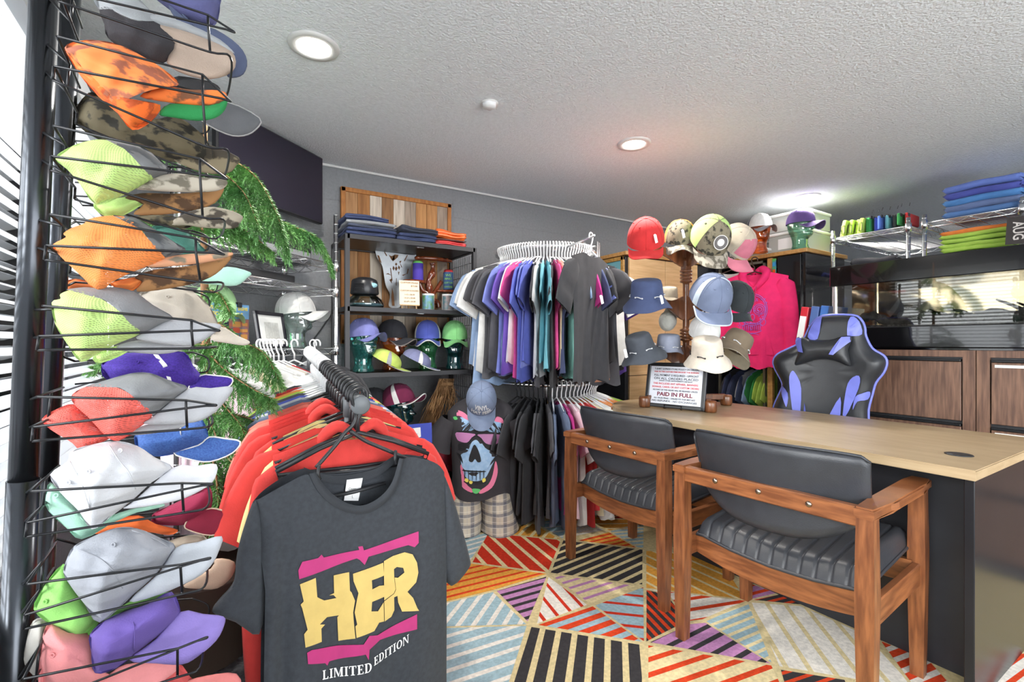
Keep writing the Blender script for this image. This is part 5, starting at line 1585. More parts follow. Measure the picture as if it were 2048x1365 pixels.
for px, py, z, lb in ((1311, 478, 2.60, 'red cap'), (1366, 468, 2.60, 'orange-backed cap'), (1323, 600, 2.58, 'navy bucket hat'), (1251, 708, 2.62, 'charcoal bucket hat'), (1492, 614, 3.66, 'pink hoodie'), (1203, 600, 2.50, 'large black shirt')):
    q = plane_px(P(px, py, z), (-FX, -FY, 0))
    bm = bmesh.new()
    pr = [(px - 4, py - 8), (px - 1, py - 10), (px + 2, py - 8), (px + 5, py + 7), (px, py + 9)]
    A = [bm.verts.new(q(*p)) for p in pr]; B = [bm.verts.new(q(*p, -.001)) for p in pr]
    bm.faces.new(A); bm.faces.new(B)
    for k in range(5): bm.faces.new((A[k - 1], A[k], B[k], B[k - 1]))
    tag(finish('price_tag', bm, TAG), 'white price tag hanging from the ' + lb, 'tag')
# ================================================================ framed policy notice on the desk
FL, FR_ = on_floor(1289, 814, DH), on_floor(1409, 826, DH)
fd = (FR_ - FL).normalized()
fw = (FR_ - FL).length
fa = math.atan2(fd.y, fd.x)
t = thing('framed_notice', 'black framed store policy notice standing on the desk', 'sign', (FL + FR_) / 2 + Vector((0, 0, .002)), rot=(math.radians(-11), 0, fa))
fh = .262
bm = bmesh.new()
for x in (-fw / 2 + .011, fw / 2 - .011): bx(bm, (x, 0, fh / 2 + .004), (.022, .018, fh), bev=.004)
for z in (.015, fh - .007): bx(bm, (0, 0, z), (fw, .018, .022), bev=.004)
finish('frame', bm, mat('notice frame', (44, 45, 48), .3), t)
bm = bmesh.new(); bx(bm, (0, .002, fh / 2 + .004), (fw - .03, .006, fh - .03)); finish('paper', bm, mat('notice paper', (222, 226, 236), .4), t)
bm = bmesh.new()
for x in (-.05, .05): tube(bm, [Vector((x, -.011, .022)), Vector((x, -.014, .0)), Vector((x * .9, .06, .0)), Vector((x * .5, .05, .12))], .0025, 6)
tube(bm, [Vector((-.05, -.012, .02)), Vector((.05, -.012, .02))], .0025, 6)
finish('wire_easel', bm, BLACK_METAL, t)
NB, NR, ND = mat('notice black', (70, 76, 86), .6), mat('notice red', (206, 60, 70), .6), mat('notice maroon', (120, 40, 60), .6)
lines = [('T-SHIRT EXPRESS STORE POLICY ON ORDERS', .0135, .228, 0), ('DUE TO THE CUSTOM ITEMS MADE BY THIS BUSINESS', .0105, .212, 1), ('FULL PAYMENT IS REQUIRED - UPFRONT', .0165, .191, 0), ('ON ALL ORDERS PLACED', .0185, .172, 0), ('UNLESS OTHER ARRANGEMENTS ARE MADE', .008, .159, 0), ('THIS INCLUDES ANY APPAREL, BANNERS', .0155, .142, 1), ('SIGNAGE, CARDS, OR ANY CUSTOM ORDERS', .0148, .123, 1), ('NO PART OF THE ORDER WILL BE RELEASED UNLESS', .012, .105, 0), ('PAID IN FULL', .031, .081, 2), ('ALL SALES FINAL - UNLESS ITS OUR MISTAKE', .012, .058, 0), ('NO REFUNDS - NO EXCHANGES', .0145, .042, 0)]
for k, m in enumerate((NB, NR, ND)):
    bm = bmesh.new()
    for s, sz, z, c in lines:
        if c == k:
            wd = len(s) * sz * .62
            text_bm(bm, s, sz, Matrix.Translation((0, -.0022, z)) @ MF, depth=.0003, sx=min(1.25, (fw - .05) / wd) if k < 2 else 1.15, bold=.0003 if sz < .02 else .0009)
    finish('lettering', bm, m, t)
# ================================================================ tall oak-fronted cabinet, side picture
t = thing('cupboard', 'tall black cupboard with pale oak doors behind the hat tree', 'cabinet', (3.29, 2.93, 0))
ox, oy = 3.29, 2.93
bm = bmesh.new(); box2(bm, (2.71 - ox, 2.71 - oy, .0), (3.87 - ox, 3.17 - oy, 1.80), bev=.003); finish('carcass', bm, DARK, t)
bm = bmesh.new(); box2(bm, (2.69 - ox, 2.68 - oy, 1.80), (3.88 - ox, 3.17 - oy, 1.83), bev=.003); finish('top_board', bm, wood('oak edge', (196, 150, 92), (172, 126, 70), 5, (2, 9, 9), .45), t)
CUPO = wood('oak door', (216, 180, 132), (198, 160, 112), 4, (1.2, 8, 12), .5)
for i, (xa, xb) in enumerate(((2.74, 3.145), (3.15, 3.555))):
    for za, zb in ((.10, .86), (.865, 1.43), (1.435, 1.79)):
        bm = bmesh.new(); box2(bm, (xa - ox, 2.69 - oy, za), (xb - ox, 2.709 - oy, zb), bev=.002); finish('door', bm, CUPO, t)
t = thing('framed_picture', 'gold framed picture with a teal mat against the cupboard side', 'picture frame', (2.685, 2.92, 1.30))
bm = bmesh.new()
for y in (-.21, .21): bx(bm, (0, y, .24), (.02, .03, .50), bev=.003)
for z in (.005, .475): bx(bm, (0, 0, z), (.02, .45, .03), bev=.003)
finish('frame', bm, wood('gilt', (190, 146, 76), (150, 108, 50)), t)
bm = bmesh.new(); bx(bm, (.002, 0, .24), (.006, .40, .46)); finish('mat_board', bm, mat('teal mat', (110, 166, 178), .6), t)
bm = bmesh.new(); bx(bm, (-.002, 0, .24), (.004, .24, .30)); bx(bm, (-.0025, 0, .24), (.003, .26, .32), mi=1); finish('picture', bm, [mat('picture tones', (206, 206, 200), .6, c2=(150, 160, 170), nscale=14), mat('mat line', (96, 80, 130), .6)], t)
# ================================================================ tall black wardrobe with open front
t = thing('wardrobe', 'tall glossy black wardrobe with an oak top beside the pink hoodie', 'cabinet', (4.06, 2.28, 0))
ox, oy = 4.06, 2.28
bm = bmesh.new()
box2(bm, (3.76 - ox, 1.9 - oy, 0), (4.36 - ox, 1.925 - oy, 1.80)); box2(bm, (3.76 - ox, 2.635 - oy, 0), (4.36 - ox, 2.66 - oy, 1.80)); box2(bm, (4.34 - ox, 1.925 - oy, 0), (4.36 - ox, 2.635 - oy, 1.80)); box2(bm, (3.76 - ox, 1.925 - oy, .0), (4.34 - ox, 2.635 - oy, .10))
finish('carcass', bm, mat('gloss black panel', (20, 20, 24), .16, coat=.5), t)
bm = bmesh.new(); box2(bm, (3.74 - ox, 1.88 - oy, 1.80), (4.37 - ox, 2.67 - oy, 1.83), bev=.003); finish('top_board', bm, wood('oak edge', (196, 150, 92), (172, 126, 70)), t)
bm = bmesh.new(); box2(bm, (3.74 - ox, 1.925 - oy, .02), (3.76 - ox, 2.10 - oy, 1.79), bev=.002); finish('door', bm, mat('gloss black panel', (20, 20, 24)), t)
bm = bmesh.new(); box2(bm, (3.73 - ox, 2.105 - oy, 1.0), (3.735 - ox, 2.135 - oy, 1.78)); fr = finish('coloured_strip', bm, mat('stained strip', (40, 60, 190), .2, c2=(90, 180, 60), nscale=16), t)
bm = bmesh.new()
for k in range(14): bx(bm, (3.728 - ox, 2.12 - oy, 1.02 + k * .055), (.004, .02, .03), mi=k % 5)
finish('strip_panes', bm, [mat('pane %d' % i, c, .15) for i, c in enumerate(((50, 70, 210), (90, 190, 60), (220, 90, 40), (60, 150, 200), (200, 170, 50)))], fr)
bm = bmesh.new(); box2(bm, (3.74 - ox, 2.14 - oy, .02), (3.77 - ox, 2.18 - oy, 1.79)); finish('wood_jamb', bm, wood('oak edge', (196, 150, 92), (172, 126, 70)), t)
bm = bmesh.new()
for y in (2.20, 2.60): box2(bm, (3.745 - ox, y - oy, .03), (3.765 - ox, y + .02 - oy, 1.78))
box2(bm, (3.745 - ox, 2.2 - oy, 1.76), (3.765 - ox, 2.62 - oy, 1.78))
finish('door_frame', bm, mat('bronze frame', (120, 118, 108), .35, .6), t)
bm = bmesh.new(); tube(bm, [(4.05 - ox, 1.93 - oy, 1.70), (4.05 - ox, 2.63 - oy, 1.70)], .012, 10); tube(bm, [(4.05 - ox, 1.93 - oy, .98), (4.05 - ox, 2.63 - oy, .98)], .012, 10); finish('rail', bm, CHROME, t)
seq = ['lime', 'lime', 'lime', 'green', 'green', 'light blue', 'grey', 'navy', 'navy', 'navy', 'black', 'navy']
labs = run_labels(seq, 'T-shirt', 'inside the wardrobe')
for i, c in enumerate(seq): hang(GM['tee%d' % (i % 4)], cloth(c), Vector((4.0, 2.21 + i * .034, .985)), .1 * math.sin(i * 3), labs[i], group='shirts on the lower rail of the wardrobe', sc=.95)
seq = ['white', 'pale grey', 'white', 'black', 'olive', 'red', 'white']
labs = run_labels(seq, 'T-shirt', 'on the top wardrobe rail')
for i, c in enumerate(seq): hang(GM['tee%d' % (i % 4)], cloth(c), Vector((4.0, 2.2 + i * .06, 1.70)), .1 * math.sin(i * 3), labs[i], group='shirts on the upper rail of the wardrobe', sc=.95)
HP = on_x(1509, 508, 3.66)
HROT = math.radians(108)
PINK = mat('hoodie pink cloth', (244, 44, 116), .85, noise=.1, nscale=20, bump=.25, bscale=350)
me = garment_proto('hoodie', kind='hoodie', W=.24, L=.86, T=.05, seed=33, sl=.2, fold=.012, hood=2.0)
t = hang(me, PINK, HP - Vector((0, 0, .05)), HROT, 'hot pink hoodie with a purple skull print hanging on the wardrobe front', 'hoodie', 'hoodie')
hdr = t
bm = bmesh.new()
def hf(x, z): return .052 + .006 * math.sin(30 * x)
def ringp(cx, cz, a, b, r, n=28): tube(bm, [Vector((cx + a * math.cos(k * 2 * PI / n), hf(0, 0) + .012 - abs(a * math.cos(k * 2 * PI / n)) * .03, cz + b * math.sin(k * 2 * PI / n))) for k in range(n)], r, 5, closed=True)
for s in (1, .9): ringp(0, -.40, .105 * s, .125 * s, .0028)
for sx in (-1, 1):
    for q in (.042, .03, .016): ringp(sx * .05, -.40, q, q, .0025, 18)
    ringp(sx * .075, -.50, .02, .025, .0022, 14)
ringp(0, -.46, .016, .024, .003, 12)
ringp(0, -.545, .075, .04, .0026); ringp(0, -.32, .03, .02, .0022, 14); ringp(0, -.62, .06, .03, .002)
for k in range(-4, 5): tube(bm, [Vector((k * .014, .063, -.525)), Vector((k * .014, .063, -.565))], .0025, 5)
rnd = random.Random(4)
for k in range(60):
    a, r = rnd.uniform(0, 6.28), rnd.uniform(.3, 1.25)
    bmesh.ops.create_uvsphere(bm, u_segments=6, v_segments=4, radius=.0045, matrix=Matrix.Translation((.1 * r * math.cos(a), .06, -.45 + .16 * r * math.sin(a))))
finish('skull_print', bm, mat('print violet', (176, 110, 214), .6), hdr)
bm = bmesh.new()
for s in (-1, 1): tube(bm, spline([Vector((s * .03, .055, -.20)), Vector((s * .02, .07, -.27)), Vector((s * .012, .07, -.36))], 4), .004, 6)
finish('drawstring', bm, fabric('hoodie cord', (206, 40, 100)), hdr)
bm = bmesh.new()
grid(bm, lambda u, v: Vector(((2 * u - 1) * lerp(.15, .11, v), .058 + .012 * math.sin(PI * u), lerp(-.755, -.60, v))), 10, 6)
finish('pocket', bm, PINK, hdr, True)
hanger(HP - Vector((0, 0, .05)), HROT, 'dark brown hanger carrying the pink hoodie', mat('dark brown hanger', (62, 40, 32), .4), sc=1.15)
hang(GM['tee1'], WHF, on_x(1462, 520, 3.70), HROT + .2, 'white shirt hanging half hidden behind the pink hoodie and the bucket hats', sc=1.05)
hanger(on_x(1462, 520, 3.70), HROT + .2, 'dark brown hanger beside the faded pink cap', mat('dark brown hanger', (62, 40, 32), .4), sc=1.1)
# glass heads and boxes on the wardrobe
q = P(1519, 505, 3.80); q.z = 1.831
head('amber orange glass head under a navy cap on the wardrobe', glass('orange glass', (246, 106, 30), .12, body=.14), q, V + .1, .92, 'glass display heads')
cap('cap', 'navy and white cap on the amber head atop the wardrobe', crown=WHF, back=fabric('cap navy', (52, 58, 86)), brim=GREYF, loc=q + Vector((0, 0, .20)), rot=(0, .05, V + .15), sc=.95)
q = P(1601, 493, 3.70); q.z = 1.831
head('sea green glass head under a purple cap on the wardrobe corner', GL_LGREEN, q, V + .45, .95, 'glass display heads')
cap('cap', 'dark purple cap on the sea green head atop the wardrobe', crown=fabric('cap plum', (82, 58, 122)), edge=fabric('cap plum edge', (120, 96, 160)), loc=q + Vector((0, 0, .205)), rot=(0, .02, V + .5), sc=1.0)
def tub(label, c, s, liquid, lab=False):
    t = thing('storage_box', label, 'box', c, group='translucent boxes on the wardrobe')
    x, y, z = s
    bm = bmesh.new()
    prism(bm, [(-x / 2, -y / 2), (x / 2, -y / 2), (x / 2, y / 2), (-x / 2, y / 2)], z - .02, bev=.008)
    finish('tub', bm, mat('milky plastic', (206, 212, 208), .3, alpha=.62), t)
    bm = bmesh.new(); bx(bm, (0, 0, z - .012), (x + .02, y + .02, .022), bev=.006); finish('lid', bm, mat('lid white', (222, 224, 222), .35), t)
    bm = bmesh.new(); bx(bm, (0, 0, z * .42), (x - .03, y - .03, z * .6), bev=.01); finish('contents', bm, mat('box fill %s' % (liquid,), liquid, .8, c2=(200, 206, 190), nscale=14), t)
    if lab:
        bm = bmesh.new(); bx(bm, (-x / 2 - .001, 0, z * .45), (.002, y * .5, z * .5)); finish('paper_label', bm, mat('label white', (232, 232, 232), .5), t)
tub('lower translucent storage box behind the amber head, with a label', (3.98, 2.44, 1.831), (.30, .26, .15), (196, 198, 196), True)
tub('upper translucent storage box with green contents behind the amber head', (3.98, 2.44, 1.983), (.30, .26, .13), (150, 176, 120))
tub('lower labelled translucent storage box behind the sea green head', (4.02, 2.08, 1.831), (.34, .30, .17), (200, 200, 198), True)
tub('upper translucent storage box with red and green contents by the ceiling light', (4.02, 2.08, 2.003), (.34, .30, .15), (190, 130, 96))
tub('flat translucent box tucked below the labelled box', (3.88, 2.27, 1.831), (.16, .10, .06), (210, 210, 206))
# ================================================================ chrome shelves beyond the fireplace
U1 = ((3.93, 1.33), (3.93, 1.79), (5.0, 1.79), (5.0, 1.33))
U2 = ((3.93, .80), (3.93, 1.245), (5.0, 1.245), (5.0, .80))
wire_shelf_unit('chrome wire shelving beyond the fireplace, next to the wardrobe', U1, (1.90, 1.66, 1.2, .3), 1.955, 'chrome shelving beyond the fireplace')
wire_shelf_unit('chrome wire shelving beyond the fireplace, at the right edge', U2, (1.90, 1.66, 1.2, .3), 1.955, 'chrome shelving beyond the fireplace')
for i, (c, w) in enumerate((('lime', .03), ('lime', .03), ('lime', .03), ('lime', .03), ('green', .03), ('royal blue', .02), ('blue', .02), ('turquoise', .02), ('charcoal', .02), ('green', .018), ('red', .018))):
    bm = bmesh.new(); yy = 1.76 - i * .038
    bx(bm, (0, 0, .065), (.20, w, .13 - .005 * i), rot=(.18 if i < 4 else .0, 0, 0), bev=.006)
    o = finish('folder', bm, cloth(c), None, False, (4.12 + .02 * (i % 3), yy, 1.912))
    tag(o, f'{c} cloth sample standing in the row beyond the fireplace' + (' at its lime end' if i < 4 else ''), 'swatch', 'cloth swatches in a row on the chrome shelf')
    if i > 3:
        bm = bmesh.new(); bx(bm, (-.08, 0, .14 - .005 * i), (.03, w + .008, .022), bev=.003); tube(bm, [Vector((-.08, -w * .6, .15)), Vector((-.08, -w * .9, .172))], .0015, 5); finish('binder_clip', bm, BLACK_PL, o)
    else:
        bm = bmesh.new(); tube(bm, [Vector((-.103, -.01, .03)), Vector((-.103, -.01, .09)), Vector((-.103, .012, .09)), Vector((-.103, .012, .03))], .002, 5, closed=True); finish('wire_clip', bm, BLACK_PL, o)
zz = 1.908
for i, (c, lb) in enumerate((('blue', 'bottom steel blue'), ('slate', 'second, slate blue'), ('blue', 'third, mid blue'), ('royal blue', 'fourth, deep blue'), ('light blue', 'topmost, brighter blue'))):
    col = [(66, 108, 170), (84, 104, 150), (60, 120, 190), (60, 70, 160), (86, 112, 196)][i]
    folded('folded_shirt', lb + ' shirt in the stack near the ceiling', 'clothes', fabric('tee blue %d' % i, col), (4.12, .985, zz), (.34, .36, .04), .03 * (i % 2), 70 + i, 'blue folded shirts on the chrome shelf', sag=.1); zz += .041
zz = 1.668
for i in range(6):
    c = fabric('tee lime', (166, 206, 70)) if i < 5 else fabric('tee orange', (240, 120, 40))
    folded('folded_shirt', 'orange folded shirt on top of the lime stack' if i == 5 else 'lime folded shirt in the stack below the orange one', 'clothes', c, (4.14, 1.02, zz), (.34, .34, .028), .03 * (i % 2), 80 + i, 'lime and orange folded shirts', sag=.1); zz += .028
folded('folded_jacket', 'black folded jacket on the lower chrome shelf by the wardrobe', 'clothes', fabric('jacket black', (40, 40, 46)), (4.15, 1.60, 1.668), (.34, .28, .07), .3, 90)
folded('folded_shirt', 'royal blue folded shirt behind the black jacket', 'clothes', cloth('royal blue'), (4.50, 1.62, 1.668), (.3, .28, .05), 0, 91)
folded('folded_shirt', 'orange red folded shirt beside the black jacket', 'clothes', cloth('coral'), (4.15, 1.38, 1.668), (.2, .1, .03), 0, 92)
sp = plane_px(P(2035, 462, 2.72), (-1, 0, 0))
t = thing('month_sign', 'dark plate lettered AUG hanging at the right edge by the chrome post', 'sign', sp(2032, 462))
o = Vector(t.location)
bm = bmesh.new(); prism(bm, [((sp(*p) - o).y, (sp(*p) - o).z) for p in ((2014, 436), (2075, 428), (2070, 486), (2010, 490))], .006, Matrix(((0, 0, 1, 0), (1, 0, 0, 0), (0, 1, 0, 0), (0, 0, 0, 1))), bev=.001); finish('plate', bm, mat('plate dark', (44, 38, 38), .4), t)
bm = bmesh.new(); text_bm(bm, 'AUG', .062, Matrix.Translation((-.003, (sp(2036, 462) - o).y, (sp(2036, 462) - o).z)) @ Matrix(((0, 0, -1, 0), (0, -1, 0, 0), (-1, 0, 0, 0), (0, 0, 0, 1))), sx=.8, bold=.001); finish('lettering', bm, mat('plate letters', (206, 200, 196), .5), t)
bm = bmesh.new(); tube(bm, [sp(2022, 440) - o, sp(2024, 418) - o + Vector((.6, 0, 0))], .002, 5); finish('cord', bm, BLACK_PL, t)
# ring binders leaning on the cabinet end
for i, (y, c, lb) in enumerate(((1.755, (196, 44, 56), 'white-spined red ring binder, leftmost by the fireplace'), (1.69, (78, 104, 160), 'slate blue ring binder between the red and the brighter blue one'), (1.63, (66, 112, 186), 'blue ring binder next to the fireplace end'))):
    t = thing('ring_binder', lb, 'binder', (FXF + .05, y, 1.082), rot=(math.radians(9), 0, 0), group='ring binders beside the fireplace')
    m = mat('binder %d' % i, c, .35)
    bm = bmesh.new(); bx(bm, (.13, 0, .14), (.26, .048, .285), bev=.003); finish('cover', bm, m, t)
    bm = bmesh.new(); bx(bm, (-.002, 0, .12), (.003, .04, .2 if i == 0 else .07)); finish('spine_label', bm, mat('label white', (232, 232, 232)), t)
# ================================================================ gaming chair behind the desk
gn = Vector((math.cos(math.radians(192)), math.sin(math.radians(192)), 0))
G0 = P(1660, 760, 2.74)
gp = plane_px(G0, gn)
t = thing('gaming_chair', 'black and periwinkle racing-style swivel chair behind the desk', 'chair', (G0.x + .22, G0.y + .04, 0))
o = Vector(t.location)
K3 = lambda p: (1500 + p[0] / 3.591, 620 + p[1] / 3.591)
def gplace(a, b, h): return gp(*K3((a, b)), h) - o
GOUT = [(525, 45), (740, 40), (800, 75), (825, 130), (832, 190), (880, 280), (960, 330), (983, 380), (960, 450), (905, 520), (880, 600), (850, 720), (840, 860), (700, 905), (400, 905), (190, 880), (165, 780), (175, 690), (215, 600), (235, 530), (185, 430), (170, 370), (200, 320), (280, 280), (360, 240), (400, 190), (440, 110)]
GS = [(q.x, q.y) for q in spline([(*p, 0) for p in GOUT], 3, True)]
def gextra(p): return .03 * min(1, abs(p[0] - 570) / 330) ** 2 - .006 * math.exp(-((abs(p[0] - 570) - 165) / 9) ** 2)
GLE = mat('chair black leather', (40, 42, 46), .38, noise=.15, nscale=18, bump=.1, bscale=300)
GPU = mat('chair periwinkle', (108, 116, 200), .42, noise=.06, nscale=20)
bm = bmesh.new(); puff(bm, GS, gplace, .045, 70, .05, smooth=1, extra=gextra, rings=(1, .985, .96, .92, .86, .78, .68, .56, .44, .32, .2, .1)); bk = finish('backrest', bm, GLE, t, True)
bm = bmesh.new(); tube(bm, [gplace(x, y, .004) for x, y in GS], .0075, 6, closed=True); finish('piping', bm, GPU, bk)
def surf(p):
    d = seg_dist(p, GS); k = 1 - min(1, d / 70)
    return .045 * math.sqrt(max(0, 1 - k * k)) + gextra(p) * min(1, d / 70)
for poly in ([(528, 52), (505, 210), (432, 195), (470, 92)], [(733, 52), (795, 85), (816, 176), (748, 190), (716, 180)], [(325, 440), (352, 452), (392, 560), (377, 800), (345, 800), (310, 520)], [(803, 470), (800, 560), (690, 780), (703, 600), (735, 500)], [(236, 535), (300, 592), (292, 690), (270, 640), (243, 580)], [(872, 585), (857, 640), (792, 652), (757, 712), (775, 622), (820, 597)], [(667, 620), (655, 800), (570, 800)], [(412, 660), (430, 800), (405, 800)]):
    bm = bmesh.new()
    vs = [bm.verts.new((x, y, 0)) for x, y in ((q.x, q.y) for q in spline([(*p, 0) for p in poly], 3, True))]
    bm.faces.new(vs); bm.normal_update(); bmesh.ops.triangulate(bm, faces=bm.faces)
    for _ in range(3): bmesh.ops.subdivide_edges(bm, edges=[e for e in bm.edges if e.calc_length() > 24], cuts=1)
    for v in bm.verts: v.co = gplace(v.co.x, v.co.y, surf((v.co.x, v.co.y)) + .011)
    finish('colour_inset', bm, GPU, bk, True)
PIL = [(370, 198), (410, 197), (460, 216), (600, 216), (690, 190), (745, 188), (757, 215), (728, 290), (747, 400), (650, 368), (570, 352), (490, 358), (380, 392), (350, 385), (376, 300), (360, 235)]
bm = bmesh.new(); puff(bm, PIL, lambda a, b, h: gplace(a, b, h + .075), .05, 80, .02); pl = finish('neck_pillow', bm, GLE, t, True)
PS = [(q.x, q.y) for q in spline([(*p, 0) for p in PIL], 3, True)]
for poly in ([(372, 202), (408, 202), (430, 306), (384, 298), (364, 240)], [(690, 196), (750, 194), (752, 228), (640, 322), (608, 318)]):
    bm = bmesh.new(); bm.faces.new([bm.verts.new((*p, 0)) for p in poly]); bm.normal_update(); bmesh.ops.triangulate(bm, faces=bm.faces)
    for _ in range(4): bmesh.ops.subdivide_edges(bm, edges=[e for e in bm.edges if e.calc_length() > 20], cuts=1)
    for v in bm.verts:
        d = seg_dist(v.co.xy, PS); k = 1 - min(1, d / 80)
        v.co = gplace(v.co.x, v.co.y, .075 + .05 * math.sqrt(max(0, 1 - k * k)) + .012)
    finish('pillow_end', bm, GPU, pl, True)
bm = bmesh.new()
bx(bm, (-.05, 0, .48), (.50, .50, .11), bev=.04, seg=3); finish('seat', bm, GLE, t, True)
bm = bmesh.new(); tube(bm, [(0, 0, .08), (0, 0, .43)], .03, 14); finish('gas_column', bm, BLACK_METAL, t)
for k in range(5):
    a = k * 2 * PI / 5
    bm = bmesh.new(); tube(bm, [Vector((0, 0, .10)), Vector((.30 * math.cos(a), .30 * math.sin(a), .07))], [.028, .016], 8); lg = finish('base_leg', bm, BLACK_PL, t)
    bm = bmesh.new(); bmesh.ops.create_uvsphere(bm, u_segments=12, v_segments=8, radius=.029, matrix=Matrix.Translation((.30 * math.cos(a), .30 * math.sin(a), .031))); finish('castor', bm, BLACK_PL, lg, True)
for s in (-1, 1):
    bm = bmesh.new(); tube(bm, spline([Vector((-.0, s * .27, .46)), Vector((-.02, s * .32, .55)), Vector((-.04, s * .33, .62))], 4), .02, 8); bx(bm, (-.08, s * .33, .63), (.26, .09, .03), bev=.01); finish('armrest', bm, BLACK_PL, t)
# ================================================================ rolling garment rail with the grey printed T-shirt in front
RN0, RF0 = Vector((.304, 1.2226, .97)), Vector((.383, 2.467, 1.06))
RD = (RF0 - RN0).normalized()
def rp(s): return RN0.lerp(RF0, s)
RANG = math.atan2(RD.y, RD.x) - PI / 2
t = thing('garment_rail', 'rolling garment rail with a round dark end cap and chrome posts', 'clothes rail', (RN0.x, RN0.y, 0))
o = Vector(t.location)
RAILM = mat('rail grey steel', (92, 96, 100), .3, .6)
bm = bmesh.new(); tube(bm, [rp(-.012) - o, rp(1.02) - o], .016, 14); finish('rail', bm, RAILM, t)
Mr = frame_of((0, 0, 0), RD.orthogonal(), RD).to_3x3()
for s in (-.02, 1.02):
    bm = bmesh.new()
    lathe(bm, [(0, -.014), (.020, -.014), (.0232, -.011), (.0232, .018), (.018, .02), (0, .02)], 28, rp(s) - o, M=Mr)
    finish('end_cap', bm, mat('cap plastic', (96, 100, 104), .42), t)
for s in (.10, .93):
    p = rp(s) - o
    bm = bmesh.new(); tube(bm, [Vector((p.x, p.y, .10)), p], .0125, 12); q = finish('post', bm, CHROME, t)
    bm = bmesh.new(); tube(bm, [p + Vector((0, 0, -.06)), p + Vector((0, 0, .0))], .017, 12); tube(bm, [p + Vector((0, 0, -.10)), p + Vector((0, 0, -.05))], .014, 12); bx(bm, p + Vector((0, 0, -.115)), (.045, .04, .045), bev=.006); bx(bm, p + Vector((-.03, 0, -.115)), (.03, .02, .03), bev=.005); finish('clamp', bm, mat('clamp plastic', (84, 88, 92), .45), q)
    bm = bmesh.new(); tube(bm, [Vector((p.x - .24, p.y, .09)), Vector((p.x + .24, p.y, .09))], .0125, 10); f = finish('foot_bar', bm, CHROME, t)
    for d in (-.22, .22):
        bm = bmesh.new(); lathe(bm, [(0, -.011), (.03, -.011), (.033, 0), (.03, .011), (0, .011)], 20, (p.x + d, p.y, .0335), M=Matrix.Rotation(PI / 2, 3, 'X')); tube(bm, [(p.x + d, p.y, .04), (p.x + d, p.y, .09)], .008, 8); finish('castor', bm, BLACK_PL, f)
bm = bmesh.new(); a, b = rp(.10) - o, rp(.93) - o; tube(bm, [Vector((a.x, a.y, .12)), Vector((b.x, b.y, .12))], .0125, 10); finish('base_bar', bm, CHROME, t)
MATS['fabric bright red'] = fabric('bright red', CC['bright red'])
for i in range(3): garment_proto('big%d' % i, kind='tee', W=.215, L=.86, T=.020, seed=50 + i, sl=.21, fold=.012)
for i in range(2): garment_proto('sweat%d' % i, kind='hoodie', W=.215, L=.90, T=.026, seed=60 + i, fold=.012)
SEQ = [('bright red', 'sweat0', .05), ('yellow', 'big1', .085), ('bright red', 'big2', .12), ('yellow', 'big0', .16), ('yellow', 'big1', .195), ('bright red', 'sweat1', .235), ('bright red', 'big2', .275), ('bright red', 'sweat0', .315), ('bright red', 'big1', .355), ('coral', 'big0', .395), ('coral', 'big2', .43),
       ('slate', 'big1', .47), ('pale grey', 'big0', .505), ('royal blue', 'big2', .54), ('charcoal', 'big1', .575), ('lime', 'big0', .61), ('orange', 'big2', .645), ('red', 'big1', .69), ('charcoal', 'big0', .73), ('white', 'big1', .80), ('white', 'big2', .87)]
labs = run_labels([c for c, _, _ in SEQ], 'garment', 'on the rail')
for i, (c, key, s) in enumerate(SEQ):
    nm, ct = ('hoodie', 'hoodie') if key[:2] == 'sw' else ('t_shirt', 'T-shirt')
    p = rp(s) + Vector((0, 0, .02))
    rz = RANG + .04 * math.sin(i * 2.1) + .02
    lb = labs[i].replace('garment', ct)
    if c == 'bright red': lb += [' (frontmost red)', '', ' (second red)', '', '', ' (third red)', ' (fourth red back)', ' (fifth red back)', ' (rearmost red)'][i] if i < 9 else ''
    hang(GM[key], cloth(c), p - Vector((0, 0, .01)), rz, lb.replace(' (', ', ').replace(')', ''), nm, ct, 'garments on the rolling rail').scale = (.74 if c == 'yellow' else .88, 1, 1)
    dark = i < 12
    hanger(p, rz, 'black plastic hanger on the front half of the rolling rail' if dark else 'white plastic hanger on the far half of the rolling rail', BLACK_PL if dark else None, 'black hangers on the rolling rail' if dark else 'white hangers on the rolling rail', 1.15)
for k in range(14):           # bare white hangers crowded at the far end
    s = .62 + k * .027
    hanger(rp(s) + Vector((0, 0, .02)), RANG + .05 * math.sin(k), 'white plastic hanger on the far half of the rolling rail', None, 'white hangers on the rolling rail', 1.15)
for s in (.0, .022):
    hanger(rp(s) + Vector((0, 0, .018)), RANG + .03, 'black plastic hanger on the front half of the rolling rail', BLACK_PL, 'black hangers on the rolling rail', 1.15)
